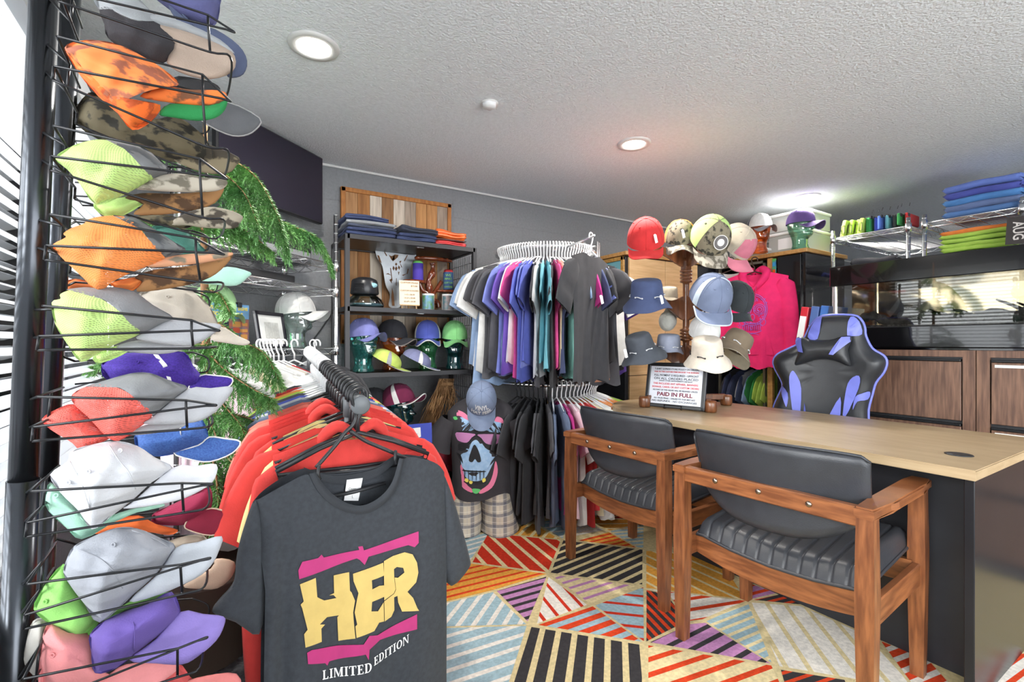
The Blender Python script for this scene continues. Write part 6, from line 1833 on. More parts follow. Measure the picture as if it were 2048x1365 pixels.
# ---- the grey shirt itself
HN = Vector((.06, -1, 0)).normalized()
hp = plane_px((.30, 1.195, .8), HN)
t = thing('t_shirt', 'dark grey HER LIMITED EDITION T-shirt hanging at the front of the rail', 'T-shirt', (.30, 1.195, .93), group=None)
o = Vector(t.location)
def hh(x, y):
    u = min(1, max(0, (x - 512) / 384)); v = min(1.2, max(0, (y - 950) / 450))
    e = max(0, 1 - abs(2 * u - 1) ** 4)
    return .035 * e ** .5 + v * (.010 * math.sin(u * 9 + .4) * (abs(2 * u - 1) ** 1.2) + .0045 * math.sin(u * 23 + 2 * v) + .012 * math.exp(-((u - .07) / .05) ** 2) - .012 * math.exp(-((u - .13) / .03) ** 2)) + .004 * math.sin(4 * v + 7 * u)
def poly_at(pl, u):
    L = [0]
    for a, b in zip(pl, pl[1:]): L.append(L[-1] + math.hypot(b[0] - a[0], b[1] - a[1]))
    s = u * L[-1]
    for i in range(len(pl) - 1):
        if s <= L[i + 1] + 1e-9:
            k = (s - L[i]) / (L[i + 1] - L[i])
            return (lerp(pl[i][0], pl[i + 1][0], k), lerp(pl[i][1], pl[i + 1][1], k))
    return pl[-1]
def smooth(pl, n=4): return [(q.x, q.y) for q in spline([(*p, 0) for p in pl], n)]
FTOP = smooth([(506, 1006), (525, 988), (565, 962), (610, 942), (628, 975), (664, 1007), (712, 1021), (754, 1004), (784, 968), (798, 914), (840, 915), (868, 926), (882, 942)])
BTOP = smooth([(506, 1006), (525, 988), (565, 962), (610, 942), (640, 950), (675, 952), (714, 948), (760, 936), (798, 914), (840, 915), (868, 926), (882, 942)])
LEDGE, REDGE = [(506, 1006), (527, 1110), (525, 1250), (522, 1500)], [(882, 942), (886, 1080), (890, 1250), (892, 1500)]
GREYT = mat('charcoal heather', (54, 58, 64), .9, noise=.22, nscale=90, bump=.2, bscale=420, sheen=.08)
def shirt_pt(top, u, v, back=False):
    a = poly_at(top, u)
    l, r = poly_at(LEDGE, v), poly_at(REDGE, v)
    b0, b1 = poly_at(top, 0), poly_at(top, 1)
    bl = (lerp(l[0], r[0], (a[0] - b0[0]) / (b1[0] - b0[0])), lerp(a[1], 1500, v))
    w = min(1, v * 1.0)
    q = (lerp(a[0], bl[0], min(1, v * 3)), bl[1])
    h = hh(*q) if not back else -.5 * hh(*q) - .004
    return hp(q[0], q[1], h) - o
bm = bmesh.new()
grid(bm, lambda u, v: shirt_pt(FTOP, u, v), 64, 40)
grid(bm, lambda u, v: shirt_pt(BTOP, u, v, True), 40, 20)
bmesh.ops.remove_doubles(bm, verts=bm.verts, dist=.0004)
finish('body', bm, GREYT, t, True)
for nm, ol in (('sleeve', [(512, 1000), (490, 1050), (474, 1110), (468, 1165), (446, 1195), (424, 1224), (470, 1243), (518, 1268), (530, 1180), (530, 1070)]), ('sleeve', [(876, 938), (898, 975), (918, 1040), (938, 1115), (936, 1136), (901, 1172), (882, 1130), (878, 1040)])):
    bm = bmesh.new(); puff(bm, ol, lambda a, b, h: hp(a, b, h + .0) - o, .026, 26, .03); finish(nm, bm, GREYT, t, True)
FIN = smooth([(622, 937), (642, 966), (676, 994), (713, 1004), (749, 988), (774, 958), (788, 912)])
FOUT = smooth([(610, 940), (628, 975), (664, 1007), (712, 1021), (754, 1004), (784, 968), (799, 912)])
bm = bmesh.new()
def colr(u, v):
    a, b = poly_at(FIN, u), poly_at(FOUT, u)
    q = (lerp(a[0], b[0], v), lerp(a[1], b[1], v))
    return hp(q[0], q[1], hh(*q) + .004 + .004 * math.sin(PI * v)) - o
grid(bm, colr, 36, 5)
BIN, BOUT = smooth([(610, 938), (645, 950), (680, 955), (714, 951), (760, 938), (799, 912)]), smooth([(618, 950), (648, 966), (682, 972), (716, 968), (762, 954), (794, 928)])
def colb(u, v):
    a, b = poly_at(BIN, u), poly_at(BOUT, u)
    q = (lerp(a[0], b[0], v), lerp(a[1], b[1], v))
    return hp(q[0], q[1], -.5 * hh(*q) + .002) - o
grid(bm, colb, 24, 3)
finish('collar', bm, mat('charcoal rib', (48, 51, 56), .9, bump=.2, bscale=500), t, True)
lab = [(697, 963), (729, 959), (720, 1005), (691, 1005)]
bm = bmesh.new(); bm.faces.new([bm.verts.new(hp(x, y, -.5 * hh(x, y) + .003) - o) for x, y in lab]); lo = finish('neck_label', bm, TAG, t)
def px_text(bm, s, size, at, ang=0, place=None, sx=1.0, bold=0.0, arc=0.0, depth=0.0):
    ca, sa_ = math.cos(ang), math.sin(ang)
    def M(v):
        x, y = v.x * sx, v.y
        y += -arc * x * x
        return place(at[0] + ca * x + sa_ * y, at[1] - (-sa_) * x * 0 + (sa_ * -x) * -1 * -1 - ca * y if False else at[1] - sa_ * x - ca * y)
    text_bm(bm, s, size, M, bold=bold, depth=depth)
bm = bmesh.new()
for s, sz, y in (('Classic', 7, 981), ('AUTHENTIC-W', 6.5, 988), ('L', 8, 997)): px_text(bm, s, sz, (708, y), .06, lambda a, b: hp(a, b, -.5 * hh(a, b) + .0042) - o, sx=.8)
finish('label_lettering', bm, mat('label ink', (70, 66, 60), .6), lo)
KH = lambda p: (420 + p[0] / 2.65, 850 + p[1] / 2.65)
PMAG, PGOLD = mat('print magenta', (178, 44, 112), .6, noise=.12, nscale=30), mat('print gold', (206, 178, 104), .6, noise=.1, nscale=30)
def print_poly(name, poly, m, lift, hole=None):
    bm = bmesh.new()
    bm.faces.new([bm.verts.new((*p, 0)) for p in poly])
    bm.normal_update()
    bmesh.ops.triangulate(bm, faces=bm.faces)
    for _ in range(4):
        es = [e for e in bm.edges if e.calc_length() > 40]
        if not es: break
        bmesh.ops.subdivide_edges(bm, edges=es, cuts=1)
        bmesh.ops.triangulate(bm, faces=bm.faces)
    for v in bm.verts:
        x, y = KH((v.co.x, v.co.y))
        v.co = hp(x, y, hh(x, y) + lift) - o
    return finish(name, bm, m, t)
print_poly('printed_bar', [(450, 740), (470, 695), (552, 676), (570, 658), (582, 674), (768, 638), (762, 622), (785, 618), (792, 640), (1073, 541), (1073, 600), (1052, 622), (1020, 612), (815, 672), (795, 715), (770, 690), (755, 682), (455, 786)], PMAG, .003)
print_poly('printed_bar', [(495, 1165), (520, 1150), (785, 1120), (815, 1075), (858, 1073), (1060, 963), (1060, 1040), (870, 1098), (815, 1145), (810, 1198), (795, 1170), (612, 1215), (602, 1236), (590, 1222), (500, 1222)], PMAG, .003)
print_poly('letter_H', [(458, 812), (540, 778), (548, 878), (562, 886), (585, 897), (650, 888), (635, 872), (612, 872), (638, 862), (635, 770), (716, 754), (720, 850), (728, 858), (745, 900), (735, 960), (738, 1010), (745, 1092), (660, 1110), (655, 988), (664, 978), (600, 985), (562, 1020), (590, 1022), (570, 1042), (572, 1110), (487, 1138), (480, 1070), (498, 1046), (470, 935), (462, 918), (478, 900)], PGOLD, .0034).name = 'printed_letter'
print_poly('printed_letter', [(735, 762), (890, 702), (894, 768), (858, 782), (830, 792), (832, 838), (868, 820), (893, 818), (896, 876), (830, 902), (826, 950), (860, 950), (890, 905), (892, 1003), (866, 1008), (840, 1050), (750, 1088), (745, 1030), (754, 1020), (742, 960), (755, 890), (762, 860), (738, 800)], PGOLD, .0038)
print_poly('printed_letter', [(893, 694), (940, 668), (1000, 648), (1040, 658), (1062, 700), (1068, 750), (1056, 800), (1012, 850), (1040, 880), (1060, 930), (1070, 945), (985, 952), (965, 905), (962, 872), (945, 880), (946, 945), (930, 980), (895, 1003), (893, 900), (945, 862), (955, 840), (948, 778), (965, 780), (998, 752), (992, 728), (960, 724), (945, 735), (946, 780), (953, 838), (943, 860), (893, 895)], PGOLD, .0042)
# serif capitals drawn from strokes
SERIF = {'L': [(0, 0, .62, .1), (.08, 0, .26, 1), (0, .93, .36, 1), (.55, 0, .64, .26)], 'I': [(.1, 0, .28, 1), (0, 0, .38, .07), (0, .93, .38, 1)], 'M': [(.06, 0, .14, 1), (.72, 0, .92, 1), (0, 0, .2, .07), (.62, 0, 1, .07), (0, .93, .22, 1), (.74, .93, 1, 1), 'd'], 'T': [(.26, 0, .46, 1), (0, .92, .72, 1), (.16, 0, .56, .07), (0, .74, .07, 1), (.65, .74, .72, 1)],
         'E': [(.08, 0, .27, 1), (0, 0, .62, .08), (0, .92, .6, 1), (.2, .46, .48, .54), (.55, 0, .63, .25), (.53, .76, .6, 1), (.42, .38, .48, .62)], 'D': [(.08, 0, .27, 1), (0, 0, .4, .08), (0, .92, .4, 1), 'b'], 'O': ['o'], 'N': [(.06, 0, .14, 1), (.66, 0, .74, 1), (0, 0, .2, .06), (0, .93, .24, 1), (.56, .93, .84, 1), 'n']}
SW = {'L': .66, 'I': .38, 'M': 1.0, 'T': .72, 'E': .65, 'D': .78, 'O': .8, 'N': .84}
def serif_word(bm, word, a, b, size, arc=0):
    tot = sum(SW[c] + .10 for c in word) - .10
    L = math.hypot(b[0] - a[0], b[1] - a[1])
    dx, dy = (b[0] - a[0]) / L, (b[1] - a[1]) / L
    k = L / tot
    x0 = 0
    def put(poly):
        vs = []
        for x, y in poly:
            s = (x0 + x) / tot
            px = a[0] + dx * (x0 + x) * k + dy * y * size * .0
            py = a[1] + dy * (x0 + x) * k - y * size + arc * 4 * s * (1 - s)
            vs.append(bm.verts.new(hp(px, py, hh(px, py) + .0036) - o))
        try: bm.faces.new(vs)
        except ValueError: pass
    for c in word:
        for st in SERIF[c]:
            if st == 'd': put([(.06, 1), (.24, 1), (.54, .2), (.46, .02)]); put([(.74, 1), (.80, 1), (.52, .02), (.46, .02)])
            elif st == 'n': put([(.06, 1), (.26, 1), (.74, .0), (.66, 0)])
            elif st in ('b', 'o'):
                n = 18
                full = st == 'o'
                for i in range(n):
                    def pt(i, r):
                        an = (2 * PI * i / n) if full else (-PI / 2 + PI * i / n)
                        cx, rx = (.40, .40) if full else (.34, .42)
                        return (cx + rx * math.cos(an) * (r if r == 1 else .55), .5 + .5 * math.sin(an) * (r if r == 1 else .84))
                    put([pt(i, 1), pt(i + 1, 1), pt(i + 1, 0), pt(i, 0)])
            else:
                x1, y1, x2, y2 = st
                put([(x1, y1), (x2, y1), (x2, y2), (x1, y2)])
        x0 += SW[c] + .10
bm = bmesh.new()
serif_word(bm, 'LIMITED', KH((576, 1306)), KH((826, 1255)), 18, 2)
serif_word(bm, 'EDITION', KH((838, 1228)), KH((1018, 1108)), 16, 2)
finish('printed_words', bm, mat('print white', (236, 236, 236), .7), t)
hg = thing('hanger', 'black plastic hanger inside the grey printed T-shirt', 'hanger', rp(-.006) + Vector((0, -.0, .0)))
oo = Vector(hg.location)
bm = bmesh.new()
hq = lambda x, y, h=0: hp(x, y, h) - oo
tube(bm, spline([hq(728, 785), hq(722, 778, .0), hq(700, 790, .01), hq(712, 830, .0), hq(706, 850, .0), hq(690, 866), hq(672, 890), hq(632, 936)], 4), .0048, 8)
tube(bm, spline([hq(700, 862), hq(730, 882), hq(760, 895), hq(800, 912), hq(850, 935)], 4), .0048, 8)
tube(bm, [hq(668, 995, -.006), hq(712, 985, -.006), hq(772, 968, -.006)], .0048, 8)
for x, y in ((636, 936), (788, 906)): tube(bm, spline([hq(x, y - 6, .012), hq(x - 4, y + 8, .02), hq(x, y + 20, .016)], 4), .004, 6)
finish('hanger_frame', bm, BLACK_PL, hg)
# blue sign standing behind the rail
sq = plane_px((.78, 2.45, .6), (-FX, -FY, 0))
t = thing('sign_board', 'blue board with large white sideways letters behind the rail', 'sign', sq(838, 930))
o2 = Vector(t.location)
bm = bmesh.new()
A = [bm.verts.new(sq(*p) - o2) for p in ((800, 852), (863, 846), (867, 1010), (800, 1010))]; B = [bm.verts.new(sq(*p, -.006) - o2) for p in ((800, 852), (863, 846), (867, 1010), (800, 1010))]
bm.faces.new(A); bm.faces.new(B)
for k in range(4): bm.faces.new((A[k - 1], A[k], B[k], B[k - 1]))
finish('board', bm, mat('board blue', (70, 84, 180), .45), t)
bm = bmesh.new()
for poly in ([(810, 859), (841, 855), (842, 874), (815, 884), (812, 882), (836, 868), (812, 868)], [(816, 888), (842, 885), (843, 897), (818, 900)], [(820, 904), (842, 902), (842, 918), (822, 922)]):
    bm.faces.new([bm.verts.new(sq(*p, .0015) - o2) for p in poly])
finish('lettering', bm, TAG, t)
# ================================================================ Norfolk pine
TP = P(411, 686, 1.72); TP.z = 0
t = thing('potted_pine', 'tall potted Norfolk pine with drooping green fronds behind the cap rack', 'plant', TP)
bark = mat('pine bark', (150, 110, 78), .9, noise=.3, nscale=30)
bm = bmesh.new(); tube(bm, [Vector((0, 0, .25)), Vector((.01, .0, .8)), Vector((-.005, .01, 1.4)), Vector((0, 0, 2.0))], [.02, .016, .012, .006], 10); finish('trunk', bm, bark, t)
bm = bmesh.new(); lathe(bm, [(0, 0.002), (.13, .002), (.17, .30), (.18, .31), (.165, .31), (.16, .28), (0, .28)], 28); finish('pot', bm, mat('pot brown', (92, 76, 66), .6), t)
GRN = mat('pine green', (112, 160, 88), .5, c2=(70, 122, 62), nscale=9, spec=.5)
rnd = random.Random(21)
def frond(pts, blen, n, down=.75, needle=.014):
    n = int(n * 1.7)
    V, Fc = [], []
    ax = spline([P(*p) for p in pts], 10)
    def needles(p, d, L, rad):
        d = d.normalized()
        k = max(3, int(L / .0055))
        a = d.orthogonal().normalized(); b = d.cross(a)
        for i in range(k):
            f = i / k
            c = p + d * L * f + Vector((0, 0, -.25 * L * f * f))
            for j in range(3):
                an = rnd.uniform(0, 6.28)
                q = (a * math.cos(an) + b * math.sin(an)) * rad * (1 - .5 * f) + d * rad * .9
                s = q.cross(d); s = s.normalized() * .0015 if s.length > 1e-6 else a * .0015
                n0 = len(V)
                V.extend([c - s, c + s, c + q * .6 + s * .8, c + q, c + q * .6 - s * .8])
                Fc.append((n0, n0 + 1, n0 + 2, n0 + 3, n0 + 4))
    m = len(ax) - 1
    for i in range(n):
        f = (i + .5) / n
        k = int(f * m)
        p = ax[k]
        d = (ax[min(m, k + 1)] - ax[max(0, k - 1)]).normalized()
        for sd in (-1, 1):
            side = d.cross(Vector((0, 0, 1))).normalized() * sd
            L = blen * (.45 + .55 * math.sin(PI * min(1, f * .9 + .12))) * rnd.uniform(.7, 1.15)
            dr = (side * rnd.uniform(.3, .7) + d * rnd.uniform(.25, .6) + Vector((0, 0, -down * rnd.uniform(.6, 1.3))))
            needles(p, dr, L, needle)
    for i in range(m): needles(ax[i], ax[i + 1] - ax[i], (ax[i + 1] - ax[i]).length, needle)
    me = bpy.data.meshes.new('frond')
    me.from_pydata([tuple(v - TP) for v in V], [], Fc)
    me.materials.append(GRN)
    ob = bpy.data.objects.new('frond', me)
    COL.objects.link(ob)
    ob.parent = t
    bm = bmesh.new(); tube(bm, [q - TP for q in ax], [.004 - .0028 * i / m for i in range(m + 1)], 5); finish('branch', bm, bark, ob)
for pts, bl_, n in (([(411, 318, 1.72), (462, 322, 1.68), (512, 355, 1.64), (552, 425, 1.62), (575, 500, 1.62)], .13, 46),
                    ([(411, 330, 1.72), (450, 350, 1.62), (490, 390, 1.58), (520, 460, 1.56)], .11, 36),
                    ([(411, 420, 1.72), (520, 430, 1.76), (590, 455, 1.84), (640, 482, 1.90), (668, 545, 1.93)], .08, 40),
                    ([(411, 450, 1.72), (450, 445, 1.72), (500, 468, 1.74), (545, 505, 1.76)], .09, 30),
                    ([(411, 460, 1.72), (340, 440, 1.72), (260, 440, 1.74), (180, 462, 1.76)], .08, 30),
                    ([(411, 580, 1.72), (440, 590, 1.66), (462, 630, 1.6)], .06, 14),
                    ([(411, 690, 1.72), (470, 684, 1.64), (525, 705, 1.58), (556, 758, 1.55)], .10, 34),
                    ([(411, 700, 1.72), (450, 740, 1.6), (500, 775, 1.54), (548, 800, 1.52)], .09, 32),
                    ([(411, 740, 1.72), (440, 800, 1.6), (480, 850, 1.54), (500, 900, 1.52)], .10, 32),
                    ([(411, 820, 1.72), (440, 890, 1.58), (470, 940, 1.5), (478, 990, 1.48)], .10, 30),
                    ([(411, 860, 1.72), (430, 940, 1.5), (436, 1000, 1.42), (440, 1040, 1.4)], .09, 28),
                    ([(411, 690, 1.72), (330, 690, 1.74), (240, 712, 1.78), (175, 738, 1.82)], .07, 28),
                    ([(411, 300, 1.72), (360, 290, 1.74), (300, 310, 1.78)], .08, 18),
                    ([(411, 640, 1.72), (450, 655, 1.6), (490, 690, 1.54)], .07, 18),
                    ([(411, 830, 1.72), (470, 830, 1.66), (520, 850, 1.62), (540, 890, 1.6)], .08, 24)):
    frond(pts, bl_, n)
# ================================================================ leaning wire cap rack in the foreground with its caps
def zc(x): return .79 + .15 * (x - 90) / 360
rk = thing('cap_rack', 'black two-post wire cap rack leaning in the left foreground', 'display rack', P(20, 1950, .86))
ro = Vector(rk.location); ro.z = 0; rk.location = ro
for x0, x1, z in ((88, 30, .86), (139, 72, 1.06)):
    def axis(y): return x0 + (x1 - x0) * y / 1365
    bot = HY + FPX * (CAMH - .03) / z
    bm = bmesh.new(); tube(bm, [P(axis(bot), bot, z) - ro, P(axis(960), 960, z) - ro], .0225, 22); tube(bm, [P(axis(962), 962, z) - ro, P(axis(-90), -90, z) - ro], .0205, 22); ps = finish('post', bm, mat('post black', (74, 77, 82), .26, .9), rk)
    bm = bmesh.new(); q = P(axis(bot), bot, z) - ro; lathe(bm, [(0, -.028), (.072, -.028), (.076, -.02), (.072, -.012), (.03, -.01), (.03, .02), (0, .02)], 30, (q.x, q.y, .03)); finish('base_disc', bm, BLACK_METAL, ps)
TIERS = [((120, -70), (118, -20), (466, 62), (416, 30), (420, 100)), ((114.5, 73), (108, 133), (458, 200), (405, 149), (412, 288)), ((107, 252), (103, 313), (451, 356), (400, 318), (405, 430)), ((100, 429), (92.5, 491.5), (445, 507), (391.6, 477), (400, 559)), ((86, 612), (78, 673), (435.5, 660), (383, 641), (386, 692)),
         ((74, 794), (67, 855), (429, 810), (372, 801), (374, 854)), ((63, 983), (55, 1046), (422, 968), (364, 967), (367, 1021)), ((55, 1169), (50, 1231), (417, 1117), (361, 1130), (364, 1184)), ((47, 1359), (40, 1425), (411, 1276), (355, 1298), (355, 1350))]
WIRE = mat('basket wire', (34, 35, 38), .35, .4)
def wz(x): return zc(x) - .055
DEEP = Vector((FX, FY, 0)) * .15 - Vector((RX, RY, 0)) * .10
for A, B, T, S, E in TIERS:
    bm = bmesh.new()
    def W(p): return P(p[0], p[1], wz(p[0])) - ro
    a, b, tip, s, e = W(A), W(B), W(T), W(S), W(E)
    sa_ = W((S[0], lerp(B[1], T[1], (S[0] - B[0]) / (T[0] - B[0]))))
    for off in (Vector(),):
        tube(bm, spline([a, a.lerp(tip, .5), s.lerp(a.lerp(tip, (S[0] - A[0]) / (T[0] - A[0])), .3), tip + Vector((0, 0, .003)), tip + Vector((0, 0, -.003)), b.lerp(tip, .86), b.lerp(tip, .5), b], 5) if False else [v + off for v in ([a, s] + spline([s.lerp(tip, .7), tip + (tip - s) * .03, tip + (tip - sa_) * .03 + Vector((0, 0, -.002)), sa_.lerp(tip, .7)], 4) + [sa_, b])], .0021, 6)
        tube(bm, [s + off, sa_ + off, e + off], .0021, 6)
    tube(bm, [a, a + DEEP], .0021, 6); tube(bm, [b, b + DEEP], .0021, 6); tube(bm, [a + DEEP * .5, b + DEEP * .5], .0021, 6)
    lo = e + (b - a) * .1
    l2 = b + (b - a) * .45
    loop = spline([l2, l2.lerp(lo, .6), lo, lo + (tip - sa_) * .8, lo + (tip - sa_) * .95 + DEEP * .5, lo + (tip - sa_) * .8 + DEEP, lo + DEEP, l2 + DEEP], 4)
    tube(bm, loop, .0021, 6); tube(bm, [e, lo], .0021, 6)
    tube(bm, [b, l2], .0021, 6); tube(bm, [b + DEEP, l2 + DEEP], .0021, 6)
    p1 = P(lerp(88, 30, A[1] / 1365), (A[1] + B[1]) / 2, .86) - ro
    tube(bm, [a + DEEP * .5, p1 + Vector((0, 0, .02))], .0025, 6); tube(bm, [b + DEEP * .5, p1 - Vector((0, 0, .03))], .0025, 6)
    finish('wire_basket', bm, WIRE, rk)
BZ = .30
for k, (A, B, T, S, E) in enumerate(TIERS):     # the baskets of the rear post, seen through the front ones
    bm = bmesh.new()
    z = lambda x: zc(x) + BZ
    def W2(x, y):
        q = P(x, y, zc(x) + BZ - .02)
        return q - ro
    yo = (T[1] - HY) * .80 + HY + 40
    a, s, tip = W2(150, yo - 18 * (1 if yo > HY else -1) * -1), W2(385, yo), W2(415, yo + 12)
    dz = Vector((0, 0, -.052))
    tube(bm, [a, s] + spline([s, tip, tip + dz * .6, s + dz], 4) + [a + dz], .0021, 6)
    tube(bm, [a.lerp(s, .8), a.lerp(s, .8) + dz * 1.6], .0021, 6); pass
    tube(bm, [a + dz * 1.6, s + dz * 1.6, s + dz * 1.6 + DEEP * .5, a + dz * 1.6 + DEEP * .5], .0021, 6, closed=True)
    p1 = P(lerp(139, 72, yo / 1365), yo, 1.06) - ro
    tube(bm, [a, p1], .0025, 6)
    finish('wire_basket', bm, WIRE, rk)
def mesh_mat(name, c):
    m = mat('mesh ' + name, c, .75)
    if m.get('net'): return m
    m['net'] = 1
    nt = m.node_tree
    pb = nt.nodes['Principled BSDF']
    out = nt.nodes['Material Output']
    tc = nt.nodes.new('ShaderNodeTexCoord')
    outs = []
    for vx in ((RX, RY, .35), (-.35 * RX, -.35 * RY, 1)):
        d = nt.nodes.new('ShaderNodeVectorMath'); d.operation = 'DOT_PRODUCT'; d.inputs[1].default_value = vx
        nt.links.new(tc.outputs['Object'], d.inputs[0])
        a = nt.nodes.new('ShaderNodeMath'); a.operation = 'MULTIPLY'; a.inputs[1].default_value = 330; nt.links.new(d.outputs['Value'], a.inputs[0])
        f = nt.nodes.new('ShaderNodeMath'); f.operation = 'FRACT'; nt.links.new(a.outputs[0], f.inputs[0])
        g = nt.nodes.new('ShaderNodeMath'); g.operation = 'GREATER_THAN'; g.inputs[1].default_value = .5; nt.links.new(f.outputs[0], g.inputs[0])
        outs.append(g)
    mu = nt.nodes.new('ShaderNodeMath'); mu.operation = 'MULTIPLY'
    nt.links.new(outs[0].outputs[0], mu.inputs[0]); nt.links.new(outs[1].outputs[0], mu.inputs[1])
    hf_ = nt.nodes.new('ShaderNodeMath'); hf_.operation = 'MULTIPLY'; hf_.inputs[1].default_value = .55; nt.links.new(mu.outputs[0], hf_.inputs[0])
    tr = nt.nodes.new('ShaderNodeBsdfTransparent')
    mx = nt.nodes.new('ShaderNodeMixShader')
    nt.links.new(hf_.outputs[0], mx.inputs['Fac']); nt.links.new(pb.outputs[0], mx.inputs[1]); nt.links.new(tr.outputs[0], mx.inputs[2])
    nt.links.new(mx.outputs[0], out.inputs['Surface'])
    return m
def hull(pts):
    pts = sorted(set(pts))
    def half(ps):
        h = []
        for p in ps:
            while len(h) > 1 and (h[-1][0] - h[-2][0]) * (p[1] - h[-2][1]) - (h[-1][1] - h[-2][1]) * (p[0] - h[-2][0]) <= 0: h.pop()
            h.append(p)
        return h[:-1]
    return half(pts) + half(pts[::-1])
def conv(c, pts):
    ox, oy, k = {1: (40, 0, 4.096), 2: (40, 240, 4.096), 3: (40, 420, 4.096), 4: (40, 640, 4.096), 5: (0, 860, 3.793), 6: (0, 1040, 3.793)}[c]
    return [(ox + x / k, oy + y / k) for x, y in pts]
def rcap(c, label, off, crown=None, brims=(), back=None, stripe=None, T=.05, z=None, buttons=(), name='cap', edge=None, seams=()):
    """soft cap lying in a wire basket: crown panels share one rounded surface, stiff brim plates"""
    allp = [p for part in (crown, back) if part for p in part[1]]
    allp = allp or [p for b in brims for p in b[1]]
    px = conv(c, allp)
    cx, cy = sum(p[0] for p in px) / len(px), sum(p[1] for p in px) / len(px)
    zf = z or (lambda x: zc(x) + off)
    C0 = P(cx, cy, zf(cx))
    t = thing(name, label, 'cap', C0, group='caps in the wire baskets')
    place = lambda a, b, h: P(a, b, zf(a) - h) - C0
    ref = hull(px)
    wrk = .0042
    wr = lambda p: wrk * math.sin(p[0] * .09 + p[1] * .05 + cx) + .0022 * math.sin(p[0] * .05 - p[1] * .16)
    def addp(nm, m, pts, par):
        bm = bmesh.new(); puff(bm, conv(c, pts), place, T, 75, T * .6, ref=ref, smooth=3, extra=wr, rings=(1, .97, .92, .85, .76, .66, .55, .43, .3, .15))
        return finish(nm, bm, m, par, True)
    cr = None
    if crown: cr = addp('crown', crown[0], crown[1], t)
    if back: addp('back_panel', back[0], back[1], t)
    for m, pts in brims:
        bm = bmesh.new(); puff(bm, conv(c, pts), lambda a, b, h: place(a, b, h + (.012 if crown or back else 0)), .007, 14, .004, smooth=3, extra=lambda p: .0)
        br = finish('brim', bm, m, t, True)
        if edge:
            pp = [(q.x, q.y) for q in spline([(*p, 0) for p in conv(c, pts)], 3, True)]
            bm = bmesh.new(); tube(bm, [place(a, b, .014) for a, b in pp], .002, 5, closed=True); finish('brim_edge', bm, edge, br)
    if stripe and cr:
        bm = bmesh.new()
        ps = conv(c, stripe[1])
        bm.faces.new([bm.verts.new((*p, 0)) for p in ps]); bm.normal_update(); bmesh.ops.triangulate(bm, faces=bm.faces)
        for v in bm.verts:
            d = seg_dist(v.co.xy, ref); k = 1 - min(1, d / 75)
            v.co = place(v.co.x, v.co.y, T * math.sqrt(max(0, 1 - k * k)) + .004)
        finish('side_stripe', bm, stripe[0], cr)
    for sm in seams:
        bm = bmesh.new()
        pp = [(q.x, q.y) for q in spline([(*p, 0) for p in conv(c, sm)], 5)]
        def sh(q):
            k = 1 - min(1, seg_dist(q, ref) / 75)
            return T * math.sqrt(max(0, 1 - k * k)) + wr(q) + .0012
        tube(bm, [place(q[0], q[1], sh(q)) for q in pp], .0009, 5)
        finish('seam', bm, crown[0] if crown else back[0], cr or t)
    for b in buttons:
        q = conv(c, [b])[0]
        d = seg_dist(q, ref); k = 1 - min(1, d / 75)
        bm = bmesh.new()
        n = Vector((-FX, -FY, .1))
        lathe(bm, [(.0022, 0), (.0022, .0012), (.0042, .0016), (.0042, 0)], 12, place(q[0], q[1], T * math.sqrt(max(0, 1 - k * k)) + .002 + wr(q)), M=frame_of((0, 0, 0), n.orthogonal(), n).to_3x3())
        finish('eyelet', bm, crown[0] if crown else back[0], cr or t)
    return t
F_ = fabric
LIMEM, ORM, CORM = mesh_mat('lime', (186, 216, 132)), mesh_mat('orange', (238, 142, 76)), mesh_mat('coral', (230, 104, 94))
GRC = F_('brim grey', (166, 168, 174)); GRD = F_('crown grey', (122, 124, 128)); CAMOP = camo('peach camo', (206, 150, 116), (130, 120, 104)); CAMOB = camo('brown camo', (150, 110, 70), (78, 56, 38)); CAMOD = camo('dark camo', (92, 84, 64), (36, 34, 28))
rcap(1, 'navy cap at the very top of the cap rack', .06, (F_('top navy', (72, 74, 124)), [(1000, -90), (1600, -90), (1640, 40), (1605, 200), (1500, 210), (1300, 130), (1120, 0)]), [(F_('top slate', (66, 76, 106)), [(1180, -40), (1350, 150), (1600, 240), (1790, 370), (1862, 500), (1830, 610), (1740, 640), (1690, 610), (1700, 480), (1520, 300), (1300, 190)])], T=.04)
rcap(1, 'black and grey cap with beige underbrim in the top basket', .02, (F_('top black', (46, 44, 48)), [(650, 80), (720, 58), (820, 120), (960, 170), (1160, 185), (1300, 310), (1290, 420), (1190, 510), (1100, 520), (900, 440), (720, 310), (690, 200)]), [(F_('underbrim beige', (156, 136, 120)), [(980, 180), (1300, 235), (1640, 360), (1760, 460), (1740, 590), (1560, 650), (1350, 610), (1200, 510), (1260, 330)]), (F_('top grey', (150, 154, 158)), [(960, 160), (1130, 120), (1400, 205), (1640, 325), (1760, 440), (1640, 375), (1300, 240)])], (F_('top grey', (150, 154, 158)), [(610, -60), (900, -60), (1050, 70), (1140, 165), (960, 165), (820, 115), (700, 60), (640, 75)]), T=.035)
